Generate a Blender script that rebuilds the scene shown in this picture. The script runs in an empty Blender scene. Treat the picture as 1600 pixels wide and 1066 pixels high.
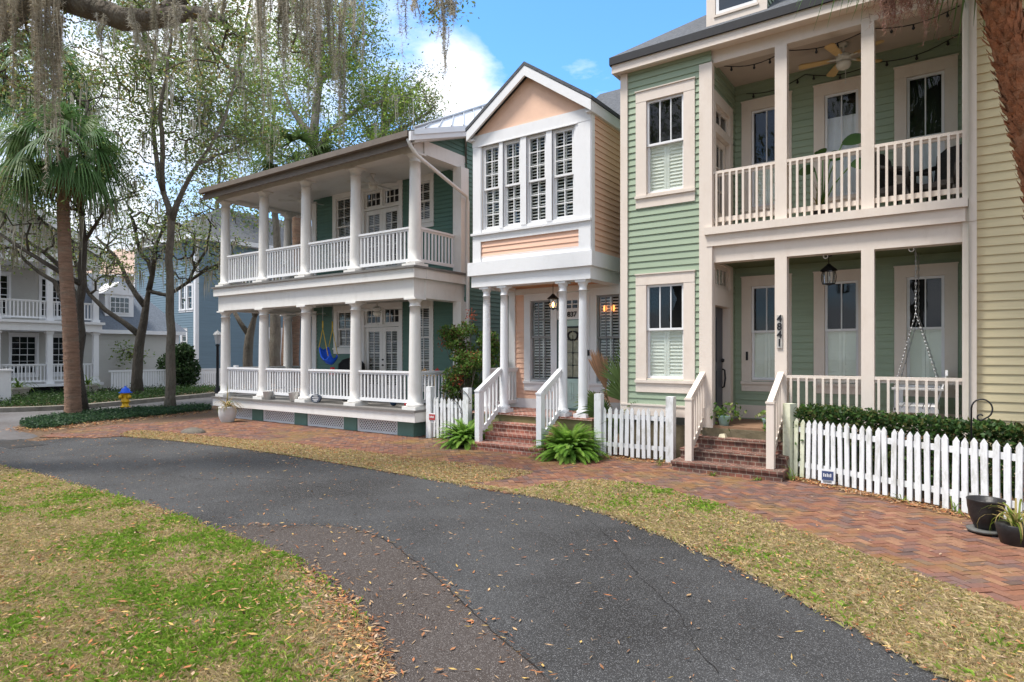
import bpy, bmesh, math, random
import numpy as np
from mathutils import Vector, Matrix
R_ = math.radians
S = bpy.context.scene
COL = S.collection
random.seed(7)
RNG = np.random.default_rng(11)

# ------------------------------------------------------------------ camera
EYE = 1.9
YAW = R_(35.06)
cam_d = bpy.data.cameras.new("camera")
cam = bpy.data.objects.new("camera", cam_d)
COL.objects.link(cam)
cam.location = (0, 0, EYE)
cam.rotation_euler = (R_(90), 0, YAW)
cam_d.sensor_width = 36
cam_d.lens = 36 * 977 / 1600
cam_d.shift_y = 20 / 1600
cam_d.clip_start = 0.05
cam_d.clip_end = 2000
S.camera = cam

# ------------------------------------------------------------------ world, sun, exposure
SUN_EL, SUN_ROT = R_(64), R_(220)
W = bpy.data.worlds.new("World")
S.world = W
W.use_nodes = True
nt = W.node_tree
nt.nodes.clear()
def wn(t, **k):
    n = nt.nodes.new(t)
    for a, b in k.items():
        setattr(n, a, b)
    return n
out = wn('ShaderNodeOutputWorld')
bg = wn('ShaderNodeBackground')
bg.inputs['Strength'].default_value = 0.12
sky = wn('ShaderNodeTexSky', sky_type='NISHITA')
sky.sun_disc = False
sky.sun_elevation = SUN_EL
sky.sun_rotation = SUN_ROT
sky.air_density = 1.0
sky.dust_density = 0.6
sky.ozone_density = 2.0
tc = wn('ShaderNodeTexCoord')
mp = wn('ShaderNodeMapping')
mp.inputs['Scale'].default_value = (1.0, 1.0, 2.2)
nz = wn('ShaderNodeTexNoise')
nz.inputs['Scale'].default_value = 3.4
nz.inputs['Detail'].default_value = 9
nz.inputs['Roughness'].default_value = 0.60
nz.inputs['Distortion'].default_value = 0.25
# the open blue patch of sky above the gabled house; elsewhere broken cloud
dotn = wn('ShaderNodeVectorMath', operation='DOT_PRODUCT')
dotn.inputs[1].default_value = Vector((-0.50, 0.87, 0.515)).normalized()
mr0 = wn('ShaderNodeMapRange')
mr0.inputs['From Min'].default_value = 0.90
mr0.inputs['From Max'].default_value = 0.985
mr0.inputs['To Min'].default_value = 0.17
mr0.inputs['To Max'].default_value = -0.13
# two cumulus heads low above the roofs
blobs = []
for dv, lo_, amt in (((-0.685, 0.740, 0.490), 0.9945, 0.16), ((-0.630, 0.778, 0.405), 0.9950, 0.20), ((-0.473, 0.889, 0.425), 0.998, 0.17)):
    dn_ = wn('ShaderNodeVectorMath', operation='DOT_PRODUCT')
    dn_.inputs[1].default_value = Vector(dv).normalized()
    mm_ = wn('ShaderNodeMapRange')
    mm_.inputs['From Min'].default_value = lo_
    mm_.inputs['From Max'].default_value = 0.9995
    mm_.inputs['To Min'].default_value = 0
    mm_.inputs['To Max'].default_value = amt
    nt.links.new(dn_.outputs['Value'], mm_.inputs['Value'])
    blobs.append((dn_, mm_))
add = wn('ShaderNodeMath', operation='ADD')
ramp = wn('ShaderNodeValToRGB')
ramp.color_ramp.elements[0].position = 0.47
ramp.color_ramp.elements[1].position = 0.70
nz2 = wn('ShaderNodeTexNoise')
nz2.inputs['Scale'].default_value = 5.0
nz2.inputs['Detail'].default_value = 6
crmp = wn('ShaderNodeValToRGB')
crmp.color_ramp.elements[0].color = (3.6, 3.95, 4.5, 1)
crmp.color_ramp.elements[1].color = (5.8, 5.95, 6.2, 1)
crmp.color_ramp.elements[0].position = 0.35
crmp.color_ramp.elements[1].position = 0.6
tint = wn('ShaderNodeMix', data_type='RGBA', blend_type='MULTIPLY')
tint.inputs['Factor'].default_value = 1
tint.inputs['B'].default_value = (0.66, 1.10, 1.45, 1)
mixc = wn('ShaderNodeMix', data_type='RGBA')
L = nt.links.new
L(tc.outputs['Generated'], mp.inputs['Vector'])
L(mp.outputs['Vector'], nz.inputs['Vector'])
L(mp.outputs['Vector'], nz2.inputs['Vector'])
L(tc.outputs['Generated'], dotn.inputs[0])
L(dotn.outputs['Value'], mr0.inputs['Value'])
L(nz.outputs['Fac'], add.inputs[0])
L(mr0.outputs['Result'], add.inputs[1])
last_ = add
for dn_, mm_ in blobs:
    L(tc.outputs['Generated'], dn_.inputs[0])
    a_ = wn('ShaderNodeMath', operation='ADD')
    L(last_.outputs['Value'], a_.inputs[0])
    L(mm_.outputs['Result'], a_.inputs[1])
    last_ = a_
L(last_.outputs['Value'], ramp.inputs['Fac'])
L(nz2.outputs['Fac'], crmp.inputs['Fac'])
L(ramp.outputs['Color'], mixc.inputs['Factor'])
L(sky.outputs['Color'], tint.inputs['A'])
L(tint.outputs['Result'], mixc.inputs['A'])
L(crmp.outputs['Color'], mixc.inputs['B'])
L(mixc.outputs['Result'], bg.inputs['Color'])
L(bg.outputs['Background'], out.inputs['Surface'])

sun_d = bpy.data.lights.new("sun", 'SUN')
sun_d.energy = 2.7
sun_d.angle = R_(13)
sun_d.color = (1.0, 0.95, 0.88)
sun = bpy.data.objects.new("sun", sun_d)
COL.objects.link(sun)
sd = Vector((math.sin(SUN_ROT) * math.cos(SUN_EL), math.cos(SUN_ROT) * math.cos(SUN_EL), math.sin(SUN_EL)))
sun.rotation_euler = sd.to_track_quat('Z', 'Y').to_euler()
sun.location = sd * 60

vs = S.view_settings
S.display_settings.display_device = 'sRGB'
vs.view_transform = 'Standard'
vs.look = 'None'
vs.exposure = 1.14
vs.gamma = 1.0
vs.use_curve_mapping = False

# ------------------------------------------------------------------ survey helpers (photo measurements -> metres)
FW = Vector((-math.sin(YAW), math.cos(YAW), 0))
RT = Vector((math.cos(YAW), math.sin(YAW), 0))
def spot(px, py, dist):
    p = (FW + RT * ((px - 800) / 977)) * dist
    return Vector((p.x, p.y, EYE + (553 - py) / 977 * dist))
def gp(px, py, z=0.0):
    p = spot(px, py, (EYE - z) * 977 / (py - 553))
    return (p.x, p.y)

# ------------------------------------------------------------------ materials
MATS = {}
def mat(name, col, rough=0.6, var=0.12, scale=6.0, bump=0.0, bscale=60.0, spec=0.3, dirt=None, dirt_amt=0.0,
        dirt_scale=3.0, attr=False, metallic=0.0, stretch=(1, 1, 1), trans=0.0):
    if name in MATS:
        return MATS[name]
    m = bpy.data.materials.new(name)
    m.use_nodes = True
    t = m.node_tree
    b = t.nodes['Principled BSDF']
    b.inputs['Roughness'].default_value = rough
    b.inputs['Specular IOR Level'].default_value = spec
    b.inputs['Metallic'].default_value = metallic
    tc = t.nodes.new('ShaderNodeTexCoord')
    mpn = t.nodes.new('ShaderNodeMapping')
    mpn.inputs['Scale'].default_value = stretch
    t.links.new(tc.outputs['Object'], mpn.inputs['Vector'])
    n = t.nodes.new('ShaderNodeTexNoise')
    n.inputs['Scale'].default_value = scale
    n.inputs['Detail'].default_value = 6
    n.inputs['Roughness'].default_value = 0.65
    t.links.new(mpn.outputs['Vector'], n.inputs['Vector'])
    r = t.nodes.new('ShaderNodeMapRange')
    r.inputs['From Min'].default_value = 0.25
    r.inputs['From Max'].default_value = 0.75
    r.inputs['To Min'].default_value = 1 - var
    r.inputs['To Max'].default_value = 1 + var
    t.links.new(n.outputs['Fac'], r.inputs['Value'])
    mu = t.nodes.new('ShaderNodeMix')
    mu.data_type = 'RGBA'
    mu.blend_type = 'MULTIPLY'
    mu.inputs['Factor'].default_value = 1
    if attr:
        a = t.nodes.new('ShaderNodeAttribute')
        a.attribute_name = 'Col'
        t.links.new(a.outputs['Color'], mu.inputs['A'])
    else:
        mu.inputs['A'].default_value = (*col, 1)
    t.links.new(r.outputs['Result'], mu.inputs['B'])
    last = mu.outputs['Result']
    if dirt is not None:
        n2 = t.nodes.new('ShaderNodeTexNoise')
        n2.inputs['Scale'].default_value = dirt_scale
        n2.inputs['Detail'].default_value = 8
        n2.inputs['Roughness'].default_value = 0.7
        t.links.new(mpn.outputs['Vector'], n2.inputs['Vector'])
        rp = t.nodes.new('ShaderNodeMapRange')
        rp.inputs['From Min'].default_value = 0.5
        rp.inputs['From Max'].default_value = 0.75
        rp.inputs['To Min'].default_value = 0
        rp.inputs['To Max'].default_value = dirt_amt
        t.links.new(n2.outputs['Fac'], rp.inputs['Value'])
        mx = t.nodes.new('ShaderNodeMix')
        mx.data_type = 'RGBA'
        t.links.new(rp.outputs['Result'], mx.inputs['Factor'])
        t.links.new(last, mx.inputs['A'])
        mx.inputs['B'].default_value = (*dirt, 1)
        last = mx.outputs['Result']
    t.links.new(last, b.inputs['Base Color'])
    if bump > 0:
        n3 = t.nodes.new('ShaderNodeTexNoise')
        n3.inputs['Scale'].default_value = bscale
        n3.inputs['Detail'].default_value = 5
        t.links.new(mpn.outputs['Vector'], n3.inputs['Vector'])
        bp = t.nodes.new('ShaderNodeBump')
        bp.inputs['Strength'].default_value = bump
        bp.inputs['Distance'].default_value = 0.08 if 'bark' in name else 0.02
        t.links.new(n3.outputs['Fac'], bp.inputs['Height'])
        t.links.new(bp.outputs['Normal'], b.inputs['Normal'])
    if trans > 0:
        tr = t.nodes.new('ShaderNodeBsdfTranslucent')
        t.links.new(last, tr.inputs['Color'])
        ms = t.nodes.new('ShaderNodeMixShader')
        ms.inputs['Fac'].default_value = trans
        t.links.new(b.outputs['BSDF'], ms.inputs[1])
        t.links.new(tr.outputs['BSDF'], ms.inputs[2])
        t.links.new(ms.outputs['Shader'], t.nodes['Material Output'].inputs['Surface'])
    MATS[name] = m
    return m

GRIME = (0.22, 0.20, 0.16)
M_white = mat('white_paint', (0.74, 0.74, 0.75), 0.5, 0.06, 3, stretch=(1, 1, .45), dirt=GRIME, dirt_amt=0.2, bump=0.05, bscale=25)
M_warmwhite = mat('warm_white_paint', (0.70, 0.68, 0.65), 0.5, 0.07, 3, stretch=(1, 1, .45), dirt=GRIME, dirt_amt=0.28, bump=0.05, bscale=25)
M_cream = mat('cream_paint', (0.69, 0.605, 0.53), 0.5, 0.06, 3, stretch=(1, 1, .45), dirt=(0.3, 0.21, 0.14), dirt_amt=0.28, bump=0.05, bscale=25)
M_teal = mat('dark_teal_siding', (0.085, 0.165, 0.13), 0.55, 0.14, 1.2, stretch=(.5, .5, 9), dirt=(0.06, 0.10, 0.08), dirt_amt=0.3)
M_peach = mat('peach_siding', (0.77, 0.49, 0.36), 0.55, 0.07, 1.2, stretch=(.5, .5, 9), dirt=(0.5, 0.34, 0.24), dirt_amt=0.25)
M_peachwall = mat('peach_stucco', (0.78, 0.52, 0.385), 0.8, 0.04, 8, bump=0.2, bscale=90)
M_green = mat('sage_green_siding', (0.285, 0.35, 0.25), 0.55, 0.09, 1.2, stretch=(.5, .5, 9), dirt=(0.19, 0.30, 0.18), dirt_amt=0.3)
M_yellow = mat('pale_yellow_siding', (0.62, 0.53, 0.33), 0.55, 0.08, 1.2, stretch=(.5, .5, 9), dirt=(0.40, 0.36, 0.2), dirt_amt=0.3)
M_greysiding = mat('pale_grey_siding', (0.46, 0.45, 0.42), 0.6, 0.05, 3)
M_blue = mat('blue_siding', (0.15, 0.22, 0.27), 0.6, 0.10, 1.2, stretch=(.5, .5, 7))
M_tan = mat('tan_stucco', (0.62, 0.50, 0.38), 0.8, 0.06, 2)
M_shingle = mat('dark_shingle', (0.10, 0.105, 0.115), 0.9, 0.5, 14, bump=0.8, bscale=40, stretch=(1, 1, 3))
M_metalroof = mat('white_metal_roof', (0.75, 0.77, 0.8), 0.35, 0.06, 3, metallic=0.2)
M_black = mat('black_metal', (0.018, 0.018, 0.02), 0.45, 0.2, 8)
M_edge = mat('black_drip_edge', (0.025, 0.025, 0.028), 0.6, 0.2, 8)
M_gutter = mat('weathered_gutter', (0.16, 0.13, 0.105), 0.6, 0.15, 5, dirt=(0.16, 0.12, 0.09), dirt_amt=0.4)
M_floorgrey = mat('grey_floor_boards', (0.17, 0.16, 0.15), 0.6, 0.15, 5)
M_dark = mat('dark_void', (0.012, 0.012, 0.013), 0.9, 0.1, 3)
M_slat = mat('shutter_white', (0.82, 0.82, 0.80), 0.5, 0.03, 5)
M_shut = mat('shutter_pale', (0.86, 0.88, 0.80), 0.5, 0.03, 5)
M_shade = mat('window_shade', (0.78, 0.79, 0.82), 0.7, 0.06, 4)
M_greysash = mat('grey_sash', (0.25, 0.25, 0.25), 0.5, 0.06, 4)
M_mint = mat('mint_door', (0.47, 0.63, 0.57), 0.4, 0.03, 4)
M_navy = mat('slate_door', (0.055, 0.062, 0.075), 0.35, 0.1, 4)
M_olive = mat('olive_concrete', (0.17, 0.155, 0.07), 0.8, 0.2, 6, dirt=(0.10, 0.10, 0.06), dirt_amt=0.5)
M_mossycon = mat('mossy_concrete', (0.15, 0.125, 0.08), 0.9, 0.3, 8, dirt=(0.07, 0.06, 0.03), dirt_amt=0.6, bump=0.4)
M_concrete = mat('concrete', (0.36, 0.34, 0.30), 0.9, 0.2, 6, bump=0.3, dirt=(0.16, 0.14, 0.1), dirt_amt=0.5)
M_picket = mat('weathered_picket', (0.70, 0.71, 0.72), 0.65, 0.10, 5, dirt=(0.30, 0.30, 0.24), dirt_amt=0.85, dirt_scale=9, bump=.1, bscale=30, stretch=(1, 1, .35))
M_picketmoss = mat('mossy_picket', (0.62, 0.64, 0.50), 0.7, 0.15, 5, dirt=(0.30, 0.33, 0.16), dirt_amt=0.7, dirt_scale=7)
M_bark = mat('oak_bark', (0.145, 0.122, 0.096), 0.95, 0.45, 5, bump=1.0, bscale=22, dirt=(0.20, 0.21, 0.16), dirt_amt=0.6, stretch=(1, 1, .4))
M_darkbark = mat('dark_oak_bark', (0.075, 0.064, 0.052), 0.95, 0.4, 5, bump=1.0, bscale=22, dirt=(0.15, 0.155, 0.12), dirt_amt=0.5, stretch=(1, 1, .4))
M_palebark = mat('pale_bark', (0.27, 0.24, 0.20), 0.95, 0.35, 5, bump=0.8, bscale=22, stretch=(1, 1, .4))
M_palmbark = mat('palm_bark', (0.28, 0.17, 0.115), 0.95, 0.4, 6, bump=1.0, bscale=20, dirt=(0.24, 0.22, 0.17), dirt_amt=0.8, dirt_scale=1.2, stretch=(.5, .5, 3))
M_boot = mat('palm_boot', (0.31, 0.125, 0.06), 0.9, 0.45, 9, bump=0.8, bscale=50, dirt=(0.30, 0.20, 0.12), dirt_amt=0.6, dirt_scale=5)
M_leaf = mat('leaf', (0, 0, 0), 0.5, 0.2, 3, attr=True, trans=0.48, spec=0.25)
M_moss = mat('hanging_moss', (0, 0, 0), 0.95, 0.2, 4, attr=True, trans=0.25, spec=0.05)
M_grass = mat('grass_blades', (0, 0, 0), 0.6, 0.1, 4, attr=True, trans=0.3, spec=0.15)
M_litter = mat('dry_leaves', (0, 0, 0), 0.8, 0.2, 30, attr=True, spec=0.15)
M_brickpave = mat('paving_brick', (0, 0, 0), 0.85, 0.25, 40, attr=True, bump=0.35, bscale=90, dirt=(0.24, 0.165, 0.04), dirt_amt=0.8, dirt_scale=0.7, spec=0.2)
M_terra = mat('terracotta', (0.36, 0.20, 0.13), 0.85, 0.2, 8)
M_blackpot = mat('black_glazed_pot', (0.022, 0.020, 0.020), 0.42, 0.5, 7, bump=0.15, bscale=30)
M_potwhite = mat('white_pot', (0.55, 0.54, 0.52), 0.7, 0.15, 6, dirt=GRIME, dirt_amt=0.5)
M_aqua = mat('aqua_pot', (0.33, 0.50, 0.47), 0.5, 0.1, 6)
M_soil = mat('potting_soil', (0.06, 0.045, 0.03), 0.95, 0.4, 30, bump=0.6)
M_yel = mat('yellow_paint', (0.72, 0.42, 0.02), 0.45, 0.08, 6)
M_bluep = mat('blue_plastic', (0.02, 0.12, 0.75), 0.35, 0.05, 6)
M_redp = mat('red_plastic', (0.6, 0.02, 0.03), 0.4, 0.05, 6)
M_rope = mat('yellow_rope', (0.62, 0.44, 0.08), 0.8, 0.1, 30)
M_steel = mat('grey_steel', (0.45, 0.45, 0.45), 0.4, 0.1, 20, metallic=0.8)
M_wood = mat('pale_wood_blade', (0.62, 0.42, 0.18), 0.5, 0.12, 5, stretch=(1, 6, 1))
M_stone = mat('grey_stone', (0.22, 0.23, 0.25), 0.9, 0.3, 20)
M_wicker = mat('dark_wicker', (0.03, 0.026, 0.024), 0.7, 0.3, 40, bump=0.5)
M_redsign = mat('red_sign', (0.35, 0.03, 0.03), 0.5, 0.05, 5)
M_leadglass = mat('leaded_glass', (0.30, 0.30, 0.22), 0.25, 0.35, 9, bump=0.3, bscale=30)

def glass_mat(name, tint=(0.96, 0.98, 0.97)):
    m = bpy.data.materials.new(name)
    m.use_nodes = True
    t = m.node_tree
    t.nodes.clear()
    o = t.nodes.new('ShaderNodeOutputMaterial')
    tr = t.nodes.new('ShaderNodeBsdfTransparent')
    tr.inputs['Color'].default_value = (*tint, 1)
    gl = t.nodes.new('ShaderNodeBsdfGlossy')
    gl.inputs['Roughness'].default_value = 0.015
    gl.inputs['Color'].default_value = (0.9, 0.93, 0.97, 1)
    fr = t.nodes.new('ShaderNodeFresnel')
    fr.inputs['IOR'].default_value = 1.55
    bo = t.nodes.new('ShaderNodeMath')
    bo.operation = 'MULTIPLY_ADD'
    bo.inputs[1].default_value = 0.62
    bo.inputs[2].default_value = 0.0
    n = t.nodes.new('ShaderNodeTexNoise')
    n.inputs['Scale'].default_value = 2.0
    tc = t.nodes.new('ShaderNodeTexCoord')
    t.links.new(tc.outputs['Object'], n.inputs['Vector'])
    bp = t.nodes.new('ShaderNodeBump')
    bp.inputs['Strength'].default_value = 0.06
    bp.inputs['Distance'].default_value = 0.05
    t.links.new(n.outputs['Fac'], bp.inputs['Height'])
    t.links.new(bp.outputs['Normal'], gl.inputs['Normal'])
    ms = t.nodes.new('ShaderNodeMixShader')
    t.links.new(fr.outputs['Fac'], bo.inputs[0])
    t.links.new(bo.outputs['Value'], ms.inputs['Fac'])
    t.links.new(tr.outputs['BSDF'], ms.inputs[1])
    t.links.new(gl.outputs['BSDF'], ms.inputs[2])
    t.links.new(ms.outputs['Shader'], o.inputs['Surface'])
    return m
M_glass = glass_mat('window_glass')

def emit_mat(name, col, s):
    m = bpy.data.materials.new(name)
    m.use_nodes = True
    b = m.node_tree.nodes['Principled BSDF']
    b.inputs['Base Color'].default_value = (*col, 1)
    b.inputs['Emission Color'].default_value = (*col, 1)
    b.inputs['Emission Strength'].default_value = s
    return m
M_bulb = emit_mat('lit_bulb', (1.0, 0.48, 0.16), 9.0)

# asphalt, lawn soil and the base ground get their own node set-ups
def ground_mat(name, cols, scale, rough=0.9, speck=None, bump=0.5, bscale=120, big=0.5, bigcol=None):
    m = bpy.data.materials.new(name)
    m.use_nodes = True
    t = m.node_tree
    b = t.nodes['Principled BSDF']
    b.inputs['Roughness'].default_value = rough
    b.inputs['Specular IOR Level'].default_value = 0.25
    tc = t.nodes.new('ShaderNodeTexCoord')
    n = t.nodes.new('ShaderNodeTexNoise')
    n.inputs['Scale'].default_value = scale
    n.inputs['Detail'].default_value = 10
    n.inputs['Roughness'].default_value = 0.7
    t.links.new(tc.outputs['Object'], n.inputs['Vector'])
    rp = t.nodes.new('ShaderNodeValToRGB')
    el = rp.color_ramp.elements
    while len(el) < len(cols):
        el.new(0.5)
    for i, c in enumerate(cols):
        el[i].position = 0.3 + 0.4 * i / max(1, len(cols) - 1)
        el[i].color = (*c, 1)
    t.links.new(n.outputs['Fac'], rp.inputs['Fac'])
    last = rp.outputs['Color']
    if bigcol:
        n2 = t.nodes.new('ShaderNodeTexNoise')
        n2.inputs['Scale'].default_value = big
        n2.inputs['Detail'].default_value = 5
        t.links.new(tc.outputs['Object'], n2.inputs['Vector'])
        mr = t.nodes.new('ShaderNodeMapRange')
        mr.inputs['From Min'].default_value = 0.42
        mr.inputs['From Max'].default_value = 0.62
        t.links.new(n2.outputs['Fac'], mr.inputs['Value'])
        mx = t.nodes.new('ShaderNodeMix')
        mx.data_type = 'RGBA'
        mx.blend_type = 'MULTIPLY'
        t.links.new(mr.outputs['Result'], mx.inputs['Factor'])
        t.links.new(last, mx.inputs['A'])
        mx.inputs['B'].default_value = (*bigcol, 1)
        last = mx.outputs['Result']
    if speck:
        v = t.nodes.new('ShaderNodeTexVoronoi')
        v.inputs['Scale'].default_value = speck[0]
        t.links.new(tc.outputs['Object'], v.inputs['Vector'])
        sp = t.nodes.new('ShaderNodeSeparateColor')
        t.links.new(v.outputs['Color'], sp.inputs['Color'])
        mr = t.nodes.new('ShaderNodeMapRange')
        mr.inputs['From Min'].default_value = speck[2]
        mr.inputs['From Max'].default_value = 1.0
        t.links.new(sp.outputs['Red'], mr.inputs['Value'])
        mx = t.nodes.new('ShaderNodeMix')
        mx.data_type = 'RGBA'
        t.links.new(mr.outputs['Result'], mx.inputs['Factor'])
        t.links.new(last, mx.inputs['A'])
        mx.inputs['B'].default_value = (*speck[1], 1)
        last = mx.outputs['Result']
    t.links.new(last, b.inputs['Base Color'])
    n3 = t.nodes.new('ShaderNodeTexNoise')
    n3.inputs['Scale'].default_value = bscale
    n3.inputs['Detail'].default_value = 4
    t.links.new(tc.outputs['Object'], n3.inputs['Vector'])
    bp = t.nodes.new('ShaderNodeBump')
    bp.inputs['Strength'].default_value = bump
    bp.inputs['Distance'].default_value = 0.015
    t.links.new(n3.outputs['Fac'], bp.inputs['Height'])
    t.links.new(bp.outputs['Normal'], b.inputs['Normal'])
    return m
M_asphalt = ground_mat('asphalt', [(0.036, 0.036, 0.037), (0.053, 0.053, 0.054), (0.076, 0.076, 0.077)], 60, 0.85,
                       speck=(210, (0.20, 0.20, 0.205), 0.80), bump=0.9, bscale=150, big=0.6, bigcol=(0.52, 0.50, 0.49))
M_oldasphalt = ground_mat('old_asphalt', [(0.046, 0.038, 0.034), (0.069, 0.057, 0.052), (0.094, 0.080, 0.073)], 55, 0.9,
                          speck=(190, (0.21, 0.19, 0.18), 0.80), bump=0.9, bscale=140, big=0.7, bigcol=(0.75, 0.70, 0.66))
M_street = ground_mat('street_asphalt', [(0.10, 0.095, 0.095), (0.13, 0.125, 0.125), (0.16, 0.15, 0.15)], 8, 0.9, bump=0.3, big=0.3, bigcol=(0.7, 0.65, 0.62))
M_soilground = ground_mat('leaf_litter_ground', [(0.055, 0.038, 0.026), (0.12, 0.075, 0.045), (0.19, 0.12, 0.07)], 26, 0.95, bump=1.0, bscale=60)
M_lawnsoil = ground_mat('lawn_thatch', [(0.10, 0.07, 0.04), (0.21, 0.155, 0.09), (0.33, 0.255, 0.16)], 40, 0.95, bump=1.0, bscale=90, big=0.9, bigcol=(0.62, 0.75, 0.55))
M_mortar = ground_mat('sand_joint', [(0.07, 0.045, 0.03), (0.12, 0.085, 0.055), (0.15, 0.12, 0.05)], 30, 0.95, bump=0.6)

def brick_mat(name, c1, c2, mortar, dark=False):
    m = bpy.data.materials.new(name)
    m.use_nodes = True
    t = m.node_tree
    b = t.nodes['Principled BSDF']
    b.inputs['Roughness'].default_value = 0.85
    tc = t.nodes.new('ShaderNodeTexCoord')
    geo = t.nodes.new('ShaderNodeNewGeometry')
    sep = t.nodes.new('ShaderNodeSeparateXYZ')
    t.links.new(tc.outputs['Object'], sep.inputs['Vector'])
    ad = t.nodes.new('ShaderNodeMath')
    ad.operation = 'ADD'
    t.links.new(sep.outputs['Y'], ad.inputs[0])
    t.links.new(sep.outputs['Z'], ad.inputs[1])
    cb = t.nodes.new('ShaderNodeCombineXYZ')
    t.links.new(sep.outputs['X'], cb.inputs['X'])
    t.links.new(ad.outputs['Value'], cb.inputs['Y'])
    br = t.nodes.new('ShaderNodeTexBrick')
    br.inputs['Scale'].default_value = 1
    br.inputs['Brick Width'].default_value = 0.11
    br.inputs['Row Height'].default_value = 0.075
    br.inputs['Mortar Size'].default_value = 0.006
    br.inputs['Color1'].default_value = (*c1, 1)
    br.inputs['Color2'].default_value = (*c2, 1)
    br.inputs['Mortar'].default_value = (*mortar, 1)
    t.links.new(cb.outputs['Vector'], br.inputs['Vector'])
    n = t.nodes.new('ShaderNodeTexNoise')
    n.inputs['Scale'].default_value = 9
    n.inputs['Detail'].default_value = 7
    t.links.new(tc.outputs['Object'], n.inputs['Vector'])
    mr = t.nodes.new('ShaderNodeMapRange')
    mr.inputs['From Min'].default_value = 0.3
    mr.inputs['From Max'].default_value = 0.7
    mr.inputs['To Min'].default_value = 0.5 if dark else 0.7
    mr.inputs['To Max'].default_value = 1.35
    t.links.new(n.outputs['Fac'], mr.inputs['Value'])
    mx = t.nodes.new('ShaderNodeMix')
    mx.data_type = 'RGBA'
    mx.blend_type = 'MULTIPLY'
    mx.inputs['Factor'].default_value = 1
    t.links.new(br.outputs['Color'], mx.inputs['A'])
    t.links.new(mr.outputs['Result'], mx.inputs['B'])
    t.links.new(mx.outputs['Result'], b.inputs['Base Color'])
    bp = t.nodes.new('ShaderNodeBump')
    bp.inputs['Strength'].default_value = 0.5
    bp.inputs['Distance'].default_value = 0.01
    bp.invert = True
    t.links.new(br.outputs['Fac'], bp.inputs['Height'])
    t.links.new(bp.outputs['Normal'], b.inputs['Normal'])
    return m
M_brick = brick_mat('red_brick', (0.32, 0.115, 0.075), (0.20, 0.075, 0.055), (0.42, 0.33, 0.27))
M_brickold = brick_mat('old_mossy_brick', (0.20, 0.075, 0.05), (0.10, 0.05, 0.04), (0.25, 0.20, 0.155), True)

# ------------------------------------------------------------------ object helpers
OFF = {}
def tag(o, label, cat=None, group=None, kind=None):
    o['label'] = label
    if cat: o['category'] = cat
    if group: o['group'] = group
    if kind: o['kind'] = kind
    return o
def thing(name, loc, label, cat, group=None, kind=None):
    o = bpy.data.objects.new(name, None)
    o.empty_display_size = 0.2
    o.location = loc
    COL.objects.link(o)
    OFF[o] = Vector(loc)
    return tag(o, label, cat, group, kind)
def base(o):
    while o is not None:
        if o in OFF:
            return OFF[o]
        o = o.parent
    return Vector((0, 0, 0))
def copy_tree(o, loc, rz=None, label=None, parent=None):
    c = o.copy()
    COL.objects.link(c)
    if parent is not None:
        c.parent = parent
    else:
        c.location = loc
        if rz is not None:
            c.rotation_euler[2] = rz
        if label:
            c['label'] = label
        OFF[c] = Vector(loc)
    for ch in list(o.children):
        copy_tree(ch, None, parent=c)
    return c

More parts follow.
